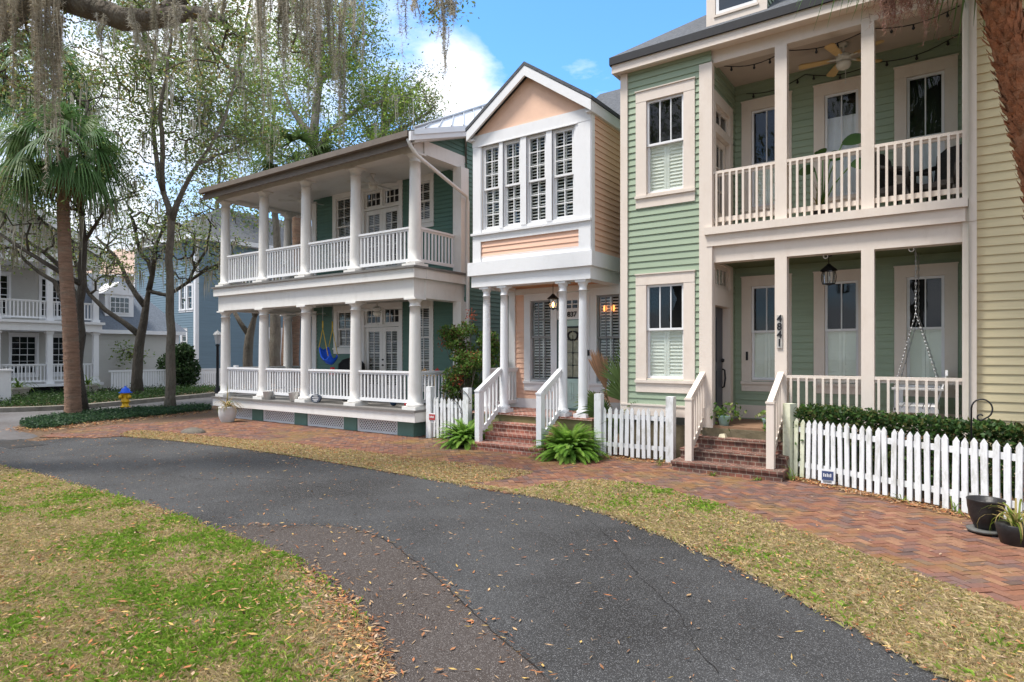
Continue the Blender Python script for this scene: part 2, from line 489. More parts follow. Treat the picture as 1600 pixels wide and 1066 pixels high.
class MB:
    def __init__(s):
        s.v = []; s.f = []; s.m = []; s.sm = []
    def add(s, vs, fs, mi=0, smooth=False):
        k = len(s.v)
        s.v += [tuple(p) for p in vs]
        for f in fs:
            s.f.append(tuple(i + k for i in f)); s.m.append(mi); s.sm.append(smooth)
        return s
    def hexa(s, c, mi=0):          # 8 corners: 4 bottom ccw, 4 top ccw
        return s.add(c, [(3, 2, 1, 0), (4, 5, 6, 7), (0, 1, 5, 4), (1, 2, 6, 5), (2, 3, 7, 6), (3, 0, 4, 7)], mi)
    def box(s, x0, x1, y0, y1, z0, z1, mi=0):
        return s.hexa([(x0, y0, z0), (x1, y0, z0), (x1, y1, z0), (x0, y1, z0), (x0, y0, z1), (x1, y0, z1), (x1, y1, z1), (x0, y1, z1)], mi)
    def fbox(s, fr, u0, u1, n0, n1, z0, z1, mi=0):
        P = fr.P
        return s.hexa([P(u0, n1, z0), P(u1, n1, z0), P(u1, n0, z0), P(u0, n0, z0), P(u0, n1, z1), P(u1, n1, z1), P(u1, n0, z1), P(u0, n0, z1)], mi)
    def quad(s, a, b, c, d, mi=0):
        return s.add([a, b, c, d], [(0, 1, 2, 3)], mi)
    def poly(s, pts, mi=0):
        return s.add(pts, [tuple(range(len(pts)))], mi)
    def lathe(s, c, prof, n=20, mi=0, a0=0.0, sx=1, sy=1, cap=True, smooth=True):
        vs = []; fs = []
        for r, z in prof:
            for i in range(n):
                a = a0 + 2 * math.pi * i / n
                vs.append((c[0] + r * sx * math.cos(a), c[1] + r * sy * math.sin(a), c[2] + z))
        for j in range(len(prof) - 1):
            for i in range(n):
                fs.append((j * n + i, j * n + (i + 1) % n, (j + 1) * n + (i + 1) % n, (j + 1) * n + i))
        s.add(vs, fs, mi, smooth)
        if cap:
            k = len(s.v) - len(vs)
            s.f.append(tuple(k + i for i in range(n))[::-1]); s.m.append(mi); s.sm.append(False)
            s.f.append(tuple(k + (len(prof) - 1) * n + i for i in range(n))); s.m.append(mi); s.sm.append(False)
        return s
    def tube(s, pts, rad, n=8, mi=0, smooth=True):
        pts = [Vector(p) for p in pts]
        if not hasattr(rad, '__len__'): rad = [rad] * len(pts)
        vs = []; fs = []
        ref = None
        for i, p in enumerate(pts):
            t = (pts[min(i + 1, len(pts) - 1)] - pts[max(i - 1, 0)]).normalized()
            if ref is None:
                ref = Vector((1, 0, 0)) if abs(t.x) < 0.8 else Vector((0, 1, 0))
            a = (ref - t * ref.dot(t)).normalized(); b = t.cross(a); ref = a
            for k in range(n):
                q = 2 * math.pi * k / n
                vs.append(p + (a * math.cos(q) + b * math.sin(q)) * rad[i])
        for i in range(len(pts) - 1):
            for k in range(n):
                fs.append((i * n + k, i * n + (k + 1) % n, (i + 1) * n + (k + 1) % n, (i + 1) * n + k))
        fs.append(tuple(range(n))[::-1]); fs.append(tuple((len(pts) - 1) * n + k for k in range(n)))
        return s.add(vs, fs, mi, smooth)
    def bar(s, a, b, w, h, mi=0):   # rectangular bar from a to b, w horizontal, h vertical-ish
        a = Vector(a); b = Vector(b); t = (b - a).normalized()
        up = Vector((0, 0, 1)) if abs(t.z) < 0.95 else Vector((1, 0, 0))
        r = t.cross(up).normalized(); u = r.cross(t).normalized()
        r *= w / 2; u *= h / 2
        return s.hexa([a - r - u, a + r - u, b + r - u, b - r - u, a - r + u, a + r + u, b + r + u, b - r + u], mi)
    def build(s, name, mats, parent=None, label=None):
        if not isinstance(mats, (list, tuple)): mats = [mats]
        me = bpy.data.meshes.new(name)
        o0 = base(parent) if parent is not None else Vector((0, 0, 0))
        me.from_pydata([(p[0] - o0.x, p[1] - o0.y, p[2] - o0.z) for p in s.v], [], s.f)
        for m in mats: me.materials.append(m)
        me.polygons.foreach_set('material_index', s.m)
        me.polygons.foreach_set('use_smooth', s.sm)
        me.update()
        o = bpy.data.objects.new(name, me)
        COL.objects.link(o)
        if parent is not None: o.parent = parent
        if label: o['label'] = label
        return o

def npmesh(name, V, F, mat_, parent=None, cols=None, smooth=False):
    V = np.asarray(V, dtype=np.float32); F = np.asarray(F, dtype=np.int32)
    if parent is not None:
        b = base(parent); V = V - np.array([b.x, b.y, b.z], dtype=np.float32)
    me = bpy.data.meshes.new(name)
    k = F.shape[1]
    me.vertices.add(len(V)); me.vertices.foreach_set('co', V.ravel())
    me.loops.add(F.size); me.loops.foreach_set('vertex_index', F.ravel())
    me.polygons.add(len(F)); me.polygons.foreach_set('loop_start', np.arange(0, F.size, k, dtype=np.int32))
    me.polygons.foreach_set('use_smooth', np.full(len(F), smooth))
    me.update(calc_edges=True)
    if cols is not None:
        a = me.color_attributes.new('Col', 'FLOAT_COLOR', 'POINT')
        c = np.ones((len(V), 4), dtype=np.float32); c[:, :3] = cols
        a.data.foreach_set('color', c.ravel())
    me.materials.append(mat_)
    o = bpy.data.objects.new(name, me)
    COL.objects.link(o)
    if parent is not None: o.parent = parent
    return o

class Fr:
    """wall frame: origin in plan, direction along the wall, outward normal to its right"""
    def __init__(s, x, y, dx, dy):
        l = math.hypot(dx, dy); s.o = (x, y); s.d = (dx / l, dy / l); s.n = (dy / l, -dx / l); s.holes = []
    def P(s, u, n, z):
        return Vector((s.o[0] + s.d[0] * u + s.n[0] * n, s.o[1] + s.d[1] * u + s.n[1] * n, z))

def front(y):   # facade facing the lane; u = world x
    return Fr(0, y, 1, 0)
def eastside(x):   # wall facing +x; u = world y
    return Fr(x, 0, 0, 1)

def clap(mb, fr, u0, u1, z0, z1, exp=0.11, lap=0.016, mi=0, lim=None):
    """lap siding with real overlapping courses; fr.holes are left open"""
    def strip(a, b, za, zb, zc):
        if b - a < 0.004 or zb - za < 0.002: return
        na = lap * (1 - (za - zc) / exp); nb = lap * (1 - (zb - zc) / exp)
        P = fr.P
        mb.quad(P(a, na, za), P(b, na, za), P(b, nb, zb), P(a, nb, zb), mi)
        if za <= zc + 1e-6: mb.quad(P(a, 0, za), P(b, 0, za), P(b, na, za), P(a, na, za), mi)
    n = int(math.ceil((z1 - z0) / exp))
    for i in range(n):
        zc = z0 + i * exp; ze = min(zc + exp, z1)
        a, b = (u0, u1) if lim is None else lim((zc + ze) / 2)
        a = max(a, u0); b = min(b, u1)
        if b <= a: continue
        cuts = {a, b}
        hs = [h for h in fr.holes if h[2] < ze and h[3] > zc and h[0] < b and h[1] > a]
        for h in hs: cuts.add(max(a, h[0])); cuts.add(min(b, h[1]))
        cuts = sorted(cuts)
        for p, q in zip(cuts, cuts[1:]):
            m = (p + q) / 2
            hh = [h for h in hs if h[0] < m < h[1]]
            if not hh: strip(p, q, zc, ze, zc)
            else:
                h = hh[0]
                strip(p, q, zc, min(ze, h[2]), zc); strip(p, q, max(zc, h[3]), ze, zc)

def flatwall(mb, fr, u0, u1, z0, z1, n=0.0, mi=0):
    us = sorted({u0, u1} | {h[0] for h in fr.holes if u0 < h[0] < u1} | {h[1] for h in fr.holes if u0 < h[1] < u1})
    zs = sorted({z0, z1} | {h[2] for h in fr.holes if z0 < h[2] < z1} | {h[3] for h in fr.holes if z0 < h[3] < z1})
    for a, b in zip(us, us[1:]):
        for c, d in zip(zs, zs[1:]):
            if any(h[0] < (a + b) / 2 < h[1] and h[2] < (c + d) / 2 < h[3] for h in fr.holes): continue
            mb.quad(fr.P(a, n, c), fr.P(b, n, c), fr.P(b, n, d), fr.P(a, n, d), mi)

def sash_part(mb, fr, a, b, c, d, grid, n0, n1, st=0.04, mun=0.018):
    mb.fbox(fr, a, a + st, n0, n1, c, d); mb.fbox(fr, b - st, b, n0, n1, c, d)
    mb.fbox(fr, a + st, b - st, n0, n1, c, c + st); mb.fbox(fr, a + st, b - st, n0, n1, d - st, d)
    k, r = grid
    for i in range(1, k):
        u = a + st + (b - a - 2 * st) * i / k
        mb.fbox(fr, u - mun / 2, u + mun / 2, n0 + .004, n1 - .004, c + st, d - st)
    for j in range(1, r):
        z = c + st + (d - c - 2 * st) * j / r
        mb.fbox(fr, a + st, b - st, n0 + .006, n1 - .006, z - mun / 2, z + mun / 2)

def fill_part(mb, fr, a, b, c, d, mode, ratio=0.5):
    """what stands behind the glass; material 0 = shutter paint, 1 = dark room"""
    mb.quad(fr.P(a, -.155, c), fr.P(b, -.155, c), fr.P(b, -.155, d), fr.P(a, -.155, d), 1)  # near-black sheet stands in for the unlit room, even with no slats
    if mode == 'slat':
        z = c + .03
        for e in (a + .02, (a + b) / 2, b - .02): mb.fbox(fr, e - .016, e + .016, -.115, -.10, c, d, 0)
        while z < d - .02:
            P = fr.P
            mb.quad(P(a, -.13, z + .036), P(a, -.085, z + .016), P(b, -.085, z + .016), P(b, -.13, z + .036), 0)
            mb.quad(P(a, -.085, z), P(a, -.085, z + .016), P(b, -.085, z + .016), P(b, -.085, z), 0)
            z += .062
    elif mode == 'blind_backing':
        z = c + .01
        while z < d - .01:
            P = fr.P
            mb.quad(P(a, -.10, z), P(b, -.10, z), P(b, -.12, z + .020), P(a, -.12, z + .020), 0)
            z += .045
    elif mode == 'shut':
        m = (a + b) / 2
        for e, w in ((a + .025, .05), (m - .027, .05), (m + .027, .05), (b - .025, .05)): mb.fbox(fr, e - w / 2, e + w / 2, -.115, -.085, c, d, 0)
        for p, q in ((a + .05, m - .052), (m + .052, b - .05)):
            z = c + .03
            mb.fbox(fr, p, q, -.113, -.087, c, c + .05, 0); mb.fbox(fr, p, q, -.113, -.087, d - .05, d, 0)
            z = c + .05
            while z < d - .055:
                P = fr.P
                mb.quad(P(p, -.088, z), P(q, -.088, z), P(q, -.118, z + .066), P(p, -.118, z + .066), 0)
                mb.quad(P(p, -.118, z), P(q, -.118, z), P(q, -.088, z), P(p, -.088, z), 0)
                z += .062
    elif mode == 'shade':
        k = 14
        zt = c + (d - c) * ratio
        for i in range(k):
            p = a + (b - a) * i / k; q = a + (b - a) * (i + 1) / k
            n = -.11 + .006 * math.sin(i * 1.9); n2 = -.11 + .006 * math.sin((i + 1) * 1.9)
            mb.quad(fr.P(p, n, c), fr.P(q, n2, c), fr.P(q, n2, zt), fr.P(p, n, zt), 0)

def window(H, fr, u0, u1, z0, z1, cas=.12, head=.15, apron=.12, trim=None, sash=None, gt=(2, 3), gb=(2, 3), mt='dark', mb_='dark',
           mid=None, proud=.03, shm=None, casing=True, ratio=.5, sill=.05, rabbet=True):
    trim = trim or M_white; sash = sash or M_white; shm = shm or M_slat
    fr.holes.append((u0 - .02, u1 + .02, z0 - .02, z1 + .02))
    mid = mid or (z0 + z1) / 2
    m = MB()
    j = .02
    m.fbox(fr, u0 - j, u0, -.16, .002, z0, z1); m.fbox(fr, u1, u1 + j, -.16, .002, z0, z1)
    m.fbox(fr, u0 - j, u1 + j, -.16, .002, z1, z1 + j); m.fbox(fr, u0 - j, u1 + j, -.16, .002, z0 - j, z0)
    if casing:
        m.fbox(fr, u0 - cas, u0 - .001, .001, proud, z0 - .03, z1 + .001)
        m.fbox(fr, u1 + .001, u1 + cas, .001, proud, z0 - .03, z1 + .001)
        m.fbox(fr, u0 - cas, u1 + cas, .002, proud + .004, z1 + .002, z1 + head)
        if rabbet:
            m.fbox(fr, u0 - cas - .012, u1 + cas + .012, .002, proud + .022, z1 + head, z1 + head + .018)
        m.fbox(fr, u0 - cas - .01, u1 + cas + .01, .001, proud + .03, z0 - .03 - sill, z0 - .031)
        if apron: m.fbox(fr, u0 - cas, u1 + cas, .001, proud, z0 - .03 - sill - apron, z0 - .031 - sill)
    w = m.build('window', trim, H)
    s = MB()
    sash_part(s, fr, u0 + .002, u1 - .002, mid - .02, z1 - .002, gt, -.045, -.012)
    sash_part(s, fr, u0 + .002, u1 - .002, z0 + .002, mid + .02, gb, -.08, -.047)
    s.build('sash', sash, w)
    g = MB()
    g.quad(fr.P(u0 + .02, -.03, mid), fr.P(u1 - .02, -.03, mid), fr.P(u1 - .02, -.03, z1 - .02), fr.P(u0 + .02, -.03, z1 - .02))
    g.quad(fr.P(u0 + .02, -.064, z0 + .02), fr.P(u1 - .02, -.064, z0 + .02), fr.P(u1 - .02, -.064, mid), fr.P(u0 + .02, -.064, mid))
    g.build('pane', M_glass, w)
    f = MB()
    fill_part(f, fr, u0, u1, mid, z1, mt, ratio)
    fill_part(f, fr, u0, u1, z0, mid, mb_, 1.0)
    f.build('shutter' if 'sh' in (mt + mb_) or 'slat' in (mt + mb_) else 'blind_backing', [shm, M_dark], w)
    return w

def glazed(H, name, fr, u0, u1, z0, z1, grid, mat_, fill='dark', st=.09, bottom=0.0, shm=None, n=-.05, hole=True):
    """door leaf or transom: frame with glass; 'bottom' = height of a solid panel"""
    if hole: fr.holes.append((u0 - .01, u1 + .01, z0 - .01, z1 + .01))
    m = MB()
    c = z0 + bottom
    m.fbox(fr, u0, u0 + st, n - .04, n, z0, z1); m.fbox(fr, u1 - st, u1, n - .04, n, z0, z1)
    m.fbox(fr, u0 + st, u1 - st, n - .04, n, z1 - st, z1)
    m.fbox(fr, u0 + st, u1 - st, n - .04, n, c, c + st)
    if bottom > 0:
        m.fbox(fr, u0 + st, u1 - st, n - .04, n, z0, z0 + st)
        m.fbox(fr, u0 + st, u1 - st, n - .04, n - .015, z0 + st, c)
    k, r = grid
    for i in range(1, k):
        u = u0 + st + (u1 - u0 - 2 * st) * i / k
        m.fbox(fr, u - .01, u + .01, n - .03, n - .003, c + st, z1 - st)
    for j in range(1, r):
        z = c + st + (z1 - c - 2 * st) * j / r
        m.fbox(fr, u0 + st, u1 - st, n - .03, n - .005, z - .01, z + .01)
    d = m.build(name, mat_, H)
    g = MB(); P = fr.P
    g.quad(P(u0 + st, n - .02, c + st), P(u1 - st, n - .02, c + st), P(u1 - st, n - .02, z1 - st), P(u0 + st, n - .02, z1 - st))
    g.build('pane', M_glass, d)
    f = MB()
    fill_part(f, fr, u0 + .01, u1 - .01, c, z1, fill)
    f.build('blind_backing', [shm or M_slat, M_dark], d)
    return d

def rail(H, fr, u0, u1, zf, h, mat_, sp=.125, w=.034, n=0.0, gap=.10, out=False, name='railing', drop=0.0):
    m = MB()
    zt = zf + h
    m.fbox(fr, u0, u1, n - .045, n + .045, zt - .045, zt)
    m.fbox(fr, u0, u1, n - .018, n + .018, zt - .09, zt - .046)
    m.fbox(fr, u0, u1, n - .02, n + .02, zf + gap, zf + gap + .075)
    k = max(2, int(round((u1 - u0) / sp)))
    for i in range(k):
        u = u0 + (u1 - u0) * (i + .5) / k
        j = random.uniform(-.004, .004)
        if out: m.fbox(fr, u - w / 2 + j, u + w / 2 + j, n + .021, n + .021 + w, zf + gap - drop, zt - .046)
        else: m.fbox(fr, u - w / 2, u + w / 2, n - w / 2, n + w / 2, zf + gap + .075, zt - .09)
    return m.build(name, mat_, H)

def column(H, x, y, z0, z1, r0=.145, r1=.12, mat_=None, pl=.42, n=24):
    m = MB()
    p = pl / 2
    m.box(x - p, x + p, y - p, y + p, z0, z0 + .07)
    prof = [(r0 * 1.36, .071), (r0 * 1.42, .095), (r0 * 1.36, .125), (r0 * 1.12, .135), (r0 * 1.08, .16)]
    h = z1 - z0
    for i in range(11):
        t = i / 10
        r = r0 + (r1 - r0) * (t ** 1.6)
        prof.append((r, .17 + (h - .17 - .20) * t))
    prof += [(r1 * 1.12, h - .20), (r1 * 1.14, h - .185), (r1 * 1.0, h - .175), (r1 * 1.0, h - .11), (r1 * 1.2, h - .085), (r1 * 1.38, h - .05), (r1 * 1.40, h - .045)]
    m.lathe((x, y, z0), prof, n)
    q = r1 * 1.5
    m.box(x - q, x + q, y - q, y + q, z1 - .045, z1 - .001)
    return m.build('column', mat_, H)

def text(body, size, loc, rot, mat_, parent, name='lettering', ext=.004, bold=.0, align='CENTER', sx=1.0):
    c = bpy.data.curves.new(name, 'FONT')
    c.body = body; c.size = size; c.extrude = ext; c.offset = bold
    c.align_x = align; c.align_y = 'CENTER'
    c.materials.append(mat_)
    tmp = bpy.data.objects.new(name, c)
    COL.objects.link(tmp)
    bpy.context.view_layer.update()
    me = bpy.data.meshes.new_from_object(tmp)
    bpy.data.objects.remove(tmp)
    o = bpy.data.objects.new(name, me)
    COL.objects.link(o)
    o.rotation_euler = rot
    o.scale = (sx, 1, 1)
    if parent is not None:
        o.parent = parent
        o.location = Vector(loc) - base(parent)
    else: o.location = loc
    return o
FACE = (R_(90), 0, 0)     # lettering that faces the lane

# ================================================================== GROUND
def smooth_poly(pts, closed=True, k=5):
    pts = [Vector((p[0], p[1])) for p in pts]; n = len(pts); o = []
    for i in range(n if closed else n - 1):
        p0, p1, p2, p3 = (pts[(i + j) % n] if closed else pts[min(max(i + j, 0), n - 1)] for j in (-1, 0, 1, 2))
        for t in range(k):
            t /= k
            o.append(0.5 * ((2 * p1) + (p2 - p0) * t + (2 * p0 - 5 * p1 + 4 * p2 - p3) * t * t + (3 * p1 - p0 - 3 * p2 + p3) * t ** 3))
    if not closed: o.append(pts[-1])
    return o
def sheet(name, pts, z, m, label, cat=None):
    bm = bmesh.new()
    bm.faces.new([bm.verts.new((p[0], p[1], z)) for p in pts])
    bmesh.ops.triangulate(bm, faces=bm.faces[:])
    bmesh.ops.recalc_face_normals(bm, faces=bm.faces[:])
    if bm.faces[0].normal.z < 0: bmesh.ops.reverse_faces(bm, faces=bm.faces[:])
    me = bpy.data.meshes.new(name); bm.to_mesh(me); bm.free()
    me.materials.append(m)
    o = bpy.data.objects.new(name, me); COL.objects.link(o)
    return tag(o, label, cat or name.split('_')[-1], kind='structure')
def inside(P, poly):
    poly = np.array([(p[0], p[1]) for p in poly]); x, y = P[:, 0], P[:, 1]; r = np.zeros(len(P), bool)
    j = len(poly) - 1
    for i in range(len(poly)):
        xi, yi = poly[i]; xj, yj = poly[j]
        c = ((yi > y) != (yj > y)) & (x < (xj - xi) * (y - yi) / (yj - yi + 1e-12) + xi)
        r ^= c; j = i
    return r
def sample(poly, n):
    a = np.array([(p[0], p[1]) for p in poly]); lo, hi = a.min(0), a.max(0)
    P = lo + RNG.random((n, 2)) * (hi - lo)
    return P[inside(P, poly)]

sheet('ground', [(-300, -200), (200, -200), (200, 300), (-300, 300)], 0.0, M_soilground, 'leaf-strewn bare ground around the lane and houses')

lane_far = [gp(*p) for p in ((60, 690), (120, 684), (185, 683), (300, 693), (450, 713), (600, 738), (740, 761), (800, 770), (900, 790), (1000, 822), (1100, 864), (1200, 909), (1300, 960), (1400, 1012), (1500, 1066))]
lane_near = [gp(*p) for p in ((597, 1066), (590, 1030), (570, 985), (540, 945), (490, 902), (430, 870), (340, 838), (250, 800), (100, 757), (0, 731), (-150, 705))]
lf = smooth_poly(lane_far, False); ln_ = smooth_poly(lane_near, False)
lane = lf + [Vector((1.6, 3.6)), Vector((5, 1.4)), Vector((12, -3)), Vector((6, -9)), Vector((0.5, -3.5)), Vector((-1.6, 0.6))] + ln_ + [Vector(gp(-150, 680))]
sheet('lane', lane, 0.008, M_asphalt, 'dark curved asphalt lane strewn with fallen leaves', 'road')
patch = smooth_poly([gp(*p) for p in ((335, 826), (390, 822), (440, 823), (540, 826), (600, 845), (650, 880), (700, 921), (750, 970), (800, 1015), (860, 1066))], False) + [Vector((-1.3, 1.5)), Vector((-1.9, 1.2))] + [p for p in ln_ if p.x > gp(320, 836)[0]]
sheet('old_pavement', patch, 0.012, M_oldasphalt, 'brownish older asphalt along the near lawn edge', 'road')
def crack(name, pts, w, label):
    pts = [Vector((p[0], p[1])) for p in pts]; m = [];
    q = []
    for a, b in zip(pts, pts[1:]):
        n = max(1, int((b - a).length / .06))
        for i in range(n): q.append(a.lerp(b, i / n) + Vector((random.gauss(0, .008), random.gauss(0, .008))))
    V = []; F = []
    for i, p in enumerate(q):
        d = (q[min(i + 1, len(q) - 1)] - q[max(i - 1, 0)]).normalized(); n = Vector((-d.y, d.x)) * w * random.uniform(.3, 1.0)
        V += [(p.x - n.x, p.y - n.y, .0165), (p.x + n.x, p.y + n.y, .0165)]
        if i: F.append((2 * i - 2, 2 * i, 2 * i + 1, 2 * i - 1))
    me = bpy.data.meshes.new(name); me.from_pydata(V, [], F); me.materials.append(mat('road_seam', (.018, .016, .015), .95, .3, 20)); o = bpy.data.objects.new(name, me); COL.objects.link(o)
    tag(o, label, 'road', kind='structure')
seam_ = smooth_poly([gp(*p) for p in ((335, 826), (390, 822), (440, 823), (540, 826), (600, 845), (650, 880), (700, 921), (750, 970), (800, 1015), (860, 1066))], False)
crack('road_crack', [gp(*p) for p in ((905, 800), (960, 850), (1000, 905), (1060, 960), (1090, 1020), (1130, 1064))], .0035, 'thin wandering crack in the newer asphalt towards the right verge')
crack('road_crack', [gp(*p) for p in ((250, 742), (330, 752), (420, 748), (500, 762), (560, 775))], .005, 'thin crack across the far part of the lane')
crack('road_seam', seam_, .007, 'dark seam between the older and the newer asphalt')
street = smooth_poly([gp(*p) for p in ((-300, 648), (0, 644), (100, 640), (150, 637), (300, 623), (345, 618), (420, 610), (420, 622), (345, 633), (256, 640), (134, 650), (41, 662), (26, 672), (60, 682), (0, 692), (-150, 704), (-300, 704))], k=3)
sheet('street', street, 0.004, M_street, 'grey side street beyond the planted bed', 'road')

strip1 = smooth_poly([gp(*p) for p in ((185, 681), (215, 674), (290, 680), (400, 690), (520, 702), (650, 718), (760, 730), (815, 737), (830, 741), (812, 747), (770, 754), (735, 757))], False) + [p for p in lf[::-1] if gp(185, 683)[0] < p.x < gp(735, 760)[0]]
strip2 = smooth_poly([gp(*p) for p in ((800, 769), (830, 763), (870, 757), (940, 753), (1030, 765), (1120, 790), (1200, 815), (1300, 851), (1400, 890), (1500, 925), (1600, 961))], False) + [Vector((3.0, 4.6)), Vector((6, 2.6)), Vector((5.2, 1.5)), Vector((1.8, 3.5))] + [p for p in lf[::-1] if p.x > gp(800, 769)[0]]
lawn = ln_ + [Vector(p) for p in ((-18.5, 1.2), (-24, -5), (-26, -30), (-6, -30), (-2.5, -3), (-2.1, 0.6))]
sheet('verge', strip1, 0.016, M_lawnsoil, 'straw-coloured grass verge in front of the white-columned porch', 'verge')
sheet('verge', strip2, 0.016, M_lawnsoil, 'dry grass verge between the lane and the brick walk on the right', 'verge')
sheet('lawn', lawn, 0.006, M_lawnsoil, 'patchy lawn with fallen leaves at the inner side of the lane', 'lawn')

# brick walk : every brick laid, herringbone, as one surface
walk = smooth_poly([gp(*p) for p in ((60, 684), (120, 672), (200, 664), (280, 660))], False, 4) + [Vector((-17.9, 10.8)), Vector((-8.6, 10.9)), Vector((-3, 10.7)), Vector((-1.9, 10.5)), Vector((1.0, 9.0)), Vector((4, 8.5)), Vector((8, 6))] \
    + [Vector((6, 2.4))] + [p for p in smooth_poly([gp(*p) for p in ((1600, 965), (1500, 930), (1400, 895), (1300, 856), (1200, 820), (1120, 795), (1030, 770), (940, 758), (870, 762), (830, 768), (800, 772))], False)] \
    + [Vector(gp(735, 762)), Vector(gp(720, 752)), Vector(gp(812, 741)), Vector(gp(650, 722)), Vector(gp(520, 706)), Vector(gp(400, 694)), Vector(gp(290, 684)), Vector(gp(215, 680)), Vector(gp(150, 686))]
sheet('brick_walk_bed', walk, 0.012, M_mortar, 'sand joints under the brick walk', 'path')
def brick_walk():
    bw, bl, g = .09, .18, .005
    pal = np.array([(.18, .082, .056), (.195, .096, .064), (.17, .082, .06), (.155, .083, .066), (.13, .08, .07), (.225, .12, .074), (.19, .086, .052), (.12, .077, .067)])
    V = []; F = []; C = []
    ca, sa = math.cos(R_(0)), math.sin(R_(0))
    xs = np.arange(-24, 9, bw)
    cent = []
    ni = int(40 / bw); nj = int(36 / bw)
    for i in range(ni):
        for j in range(nj):
            k = (i - j) % 4
            x = -26 + i * bw; y = -10 + j * bw
            if k == 0: cent.append((x + bw, y + bw / 2, 0))
            elif k == 3: cent.append((x + bw / 2, y + bw, 1))
    cent = np.array(cent)
    q_ = cent[:, :2] - [-8, 8]; h_ = math.sqrt(.5)
    cent[:, 0] = -8 + h_ * (q_[:, 0] - q_[:, 1]); cent[:, 1] = 8 + h_ * (q_[:, 0] + q_[:, 1])
    cent = cent[inside(cent[:, :2], walk)]
    for x, y, o in cent:
        hx, hy = ((bl - g) / 2, (bw - g) / 2) if o == 0 else ((bw - g) / 2, (bl - g) / 2)
        z = .022 + RNG.normal(0, .0018); tx, ty = RNG.normal(0, .006, 2); a = RNG.normal(0, .012)
        k = len(V); c4 = math.sqrt(.5)
        for (sx, sy) in ((-1, -1), (1, -1), (1, 1), (-1, 1)):
            dx, dy = c4 * (sx * hx - sy * hy), c4 * (sx * hx + sy * hy)
            V.append((x + dx - a * dy, y + dy + a * dx, z + dx * tx + dy * ty))
        for (sx, sy) in ((-1, -1), (1, -1), (1, 1), (-1, 1)):
            dx, dy = c4 * (sx * (hx + .001) - sy * (hy + .001)), c4 * (sx * (hx + .001) + sy * (hy + .001))
            V.append((x + dx - a * dy, y + dy + a * dx, .004))
        F += [(k, k + 1, k + 2, k + 3), (k + 4, k + 5, k + 1, k), (k + 5, k + 6, k + 2, k + 1), (k + 6, k + 7, k + 3, k + 2), (k + 7, k + 4, k, k + 3)]
        zone = math.sin(x * 1.3 + y * .6) + math.sin(x * .7 - y * 1.9 + 1)
        w = np.ones(len(pal)); w[3:5] += max(0, zone) * 1.6; w[7] += max(0, zone); w[[0, 1, 5, 6]] += max(0, -zone) * 1.2
        c = pal[RNG.choice(len(pal), p=w / w.sum())] * RNG.uniform(.85, 1.2)
        C += [c] * 8
    o = npmesh('brick_walk', V, F, M_brickpave, None, np.array(C))
    tag(o, 'herringbone walk of red and purple bricks in front of the houses', 'path', kind='structure')
brick_walk()

# ------------------------------------------------------------------ leaf and blade meshes
def leaf_quads(P, size, cols, aspect=.55, flat=0.0, up=None, jitter=.35):
    """one folded leaf (two quads sharing a rib) at every point"""
    n = len(P); P = np.asarray(P)
    d = RNG.normal(size=(n, 3)); d[:, 2] *= (1 - flat)
    if up is not None: d[:, 2] += up
    d /= np.linalg.norm(d, axis=1)[:, None]
    r = RNG.normal(size=(n, 3)); r[:, 2] *= (1 - flat)
    s = np.cross(d, r); s /= np.linalg.norm(s, axis=1)[:, None] + 1e-9
    if flat > 0:
        s[:, 2] *= (1 - flat)
    nn = np.cross(d, s)
    L_ = size * RNG.uniform(1 - jitter, 1 + jitter, n)[:, None]; w = L_ * aspect / 2
    a = P - d * L_ / 2; b = P + d * L_ / 2; m = P + nn * L_ * .10
    e = P + s * w; f = P - s * w
    V = np.stack([a, e, b, f], 1).reshape(-1, 3)
    F = np.arange(4 * n).reshape(n, 4)
    C = np.repeat(np.asarray(cols), 4, axis=0)
    return V, F, C
def pick(pal, n, jit=.25):
    pal = np.asarray(pal); return pal[RNG.integers(0, len(pal), n)] * RNG.uniform(1 - jit, 1 + jit, (n, 1))

OAKG = [(0.133, 0.196, 0.055), (0.172, 0.234, 0.07), (0.102, 0.156, 0.047), (0.234, 0.265, 0.078), (0.156, 0.218, 0.078), (0.265, 0.218, 0.078)]
BRIGHT = [(0.196, 0.301, 0.049), (0.252, 0.349, 0.063), (0.155, 0.245, 0.041), (0.295, 0.364, 0.069), (0.133, 0.211, 0.049)]
DARKG = [(.025, .055, .018), (.035, .07, .022), (.02, .045, .015), (.05, .085, .03)]
LITTER = [(.36, .14, .055), (.40, .20, .09), (.25, .115, .055), (.40, .26, .14), (.30, .20, .12), (.16, .085, .05), (.46, .30, .10), (.36, .25, .17), (.33, .13, .06)]

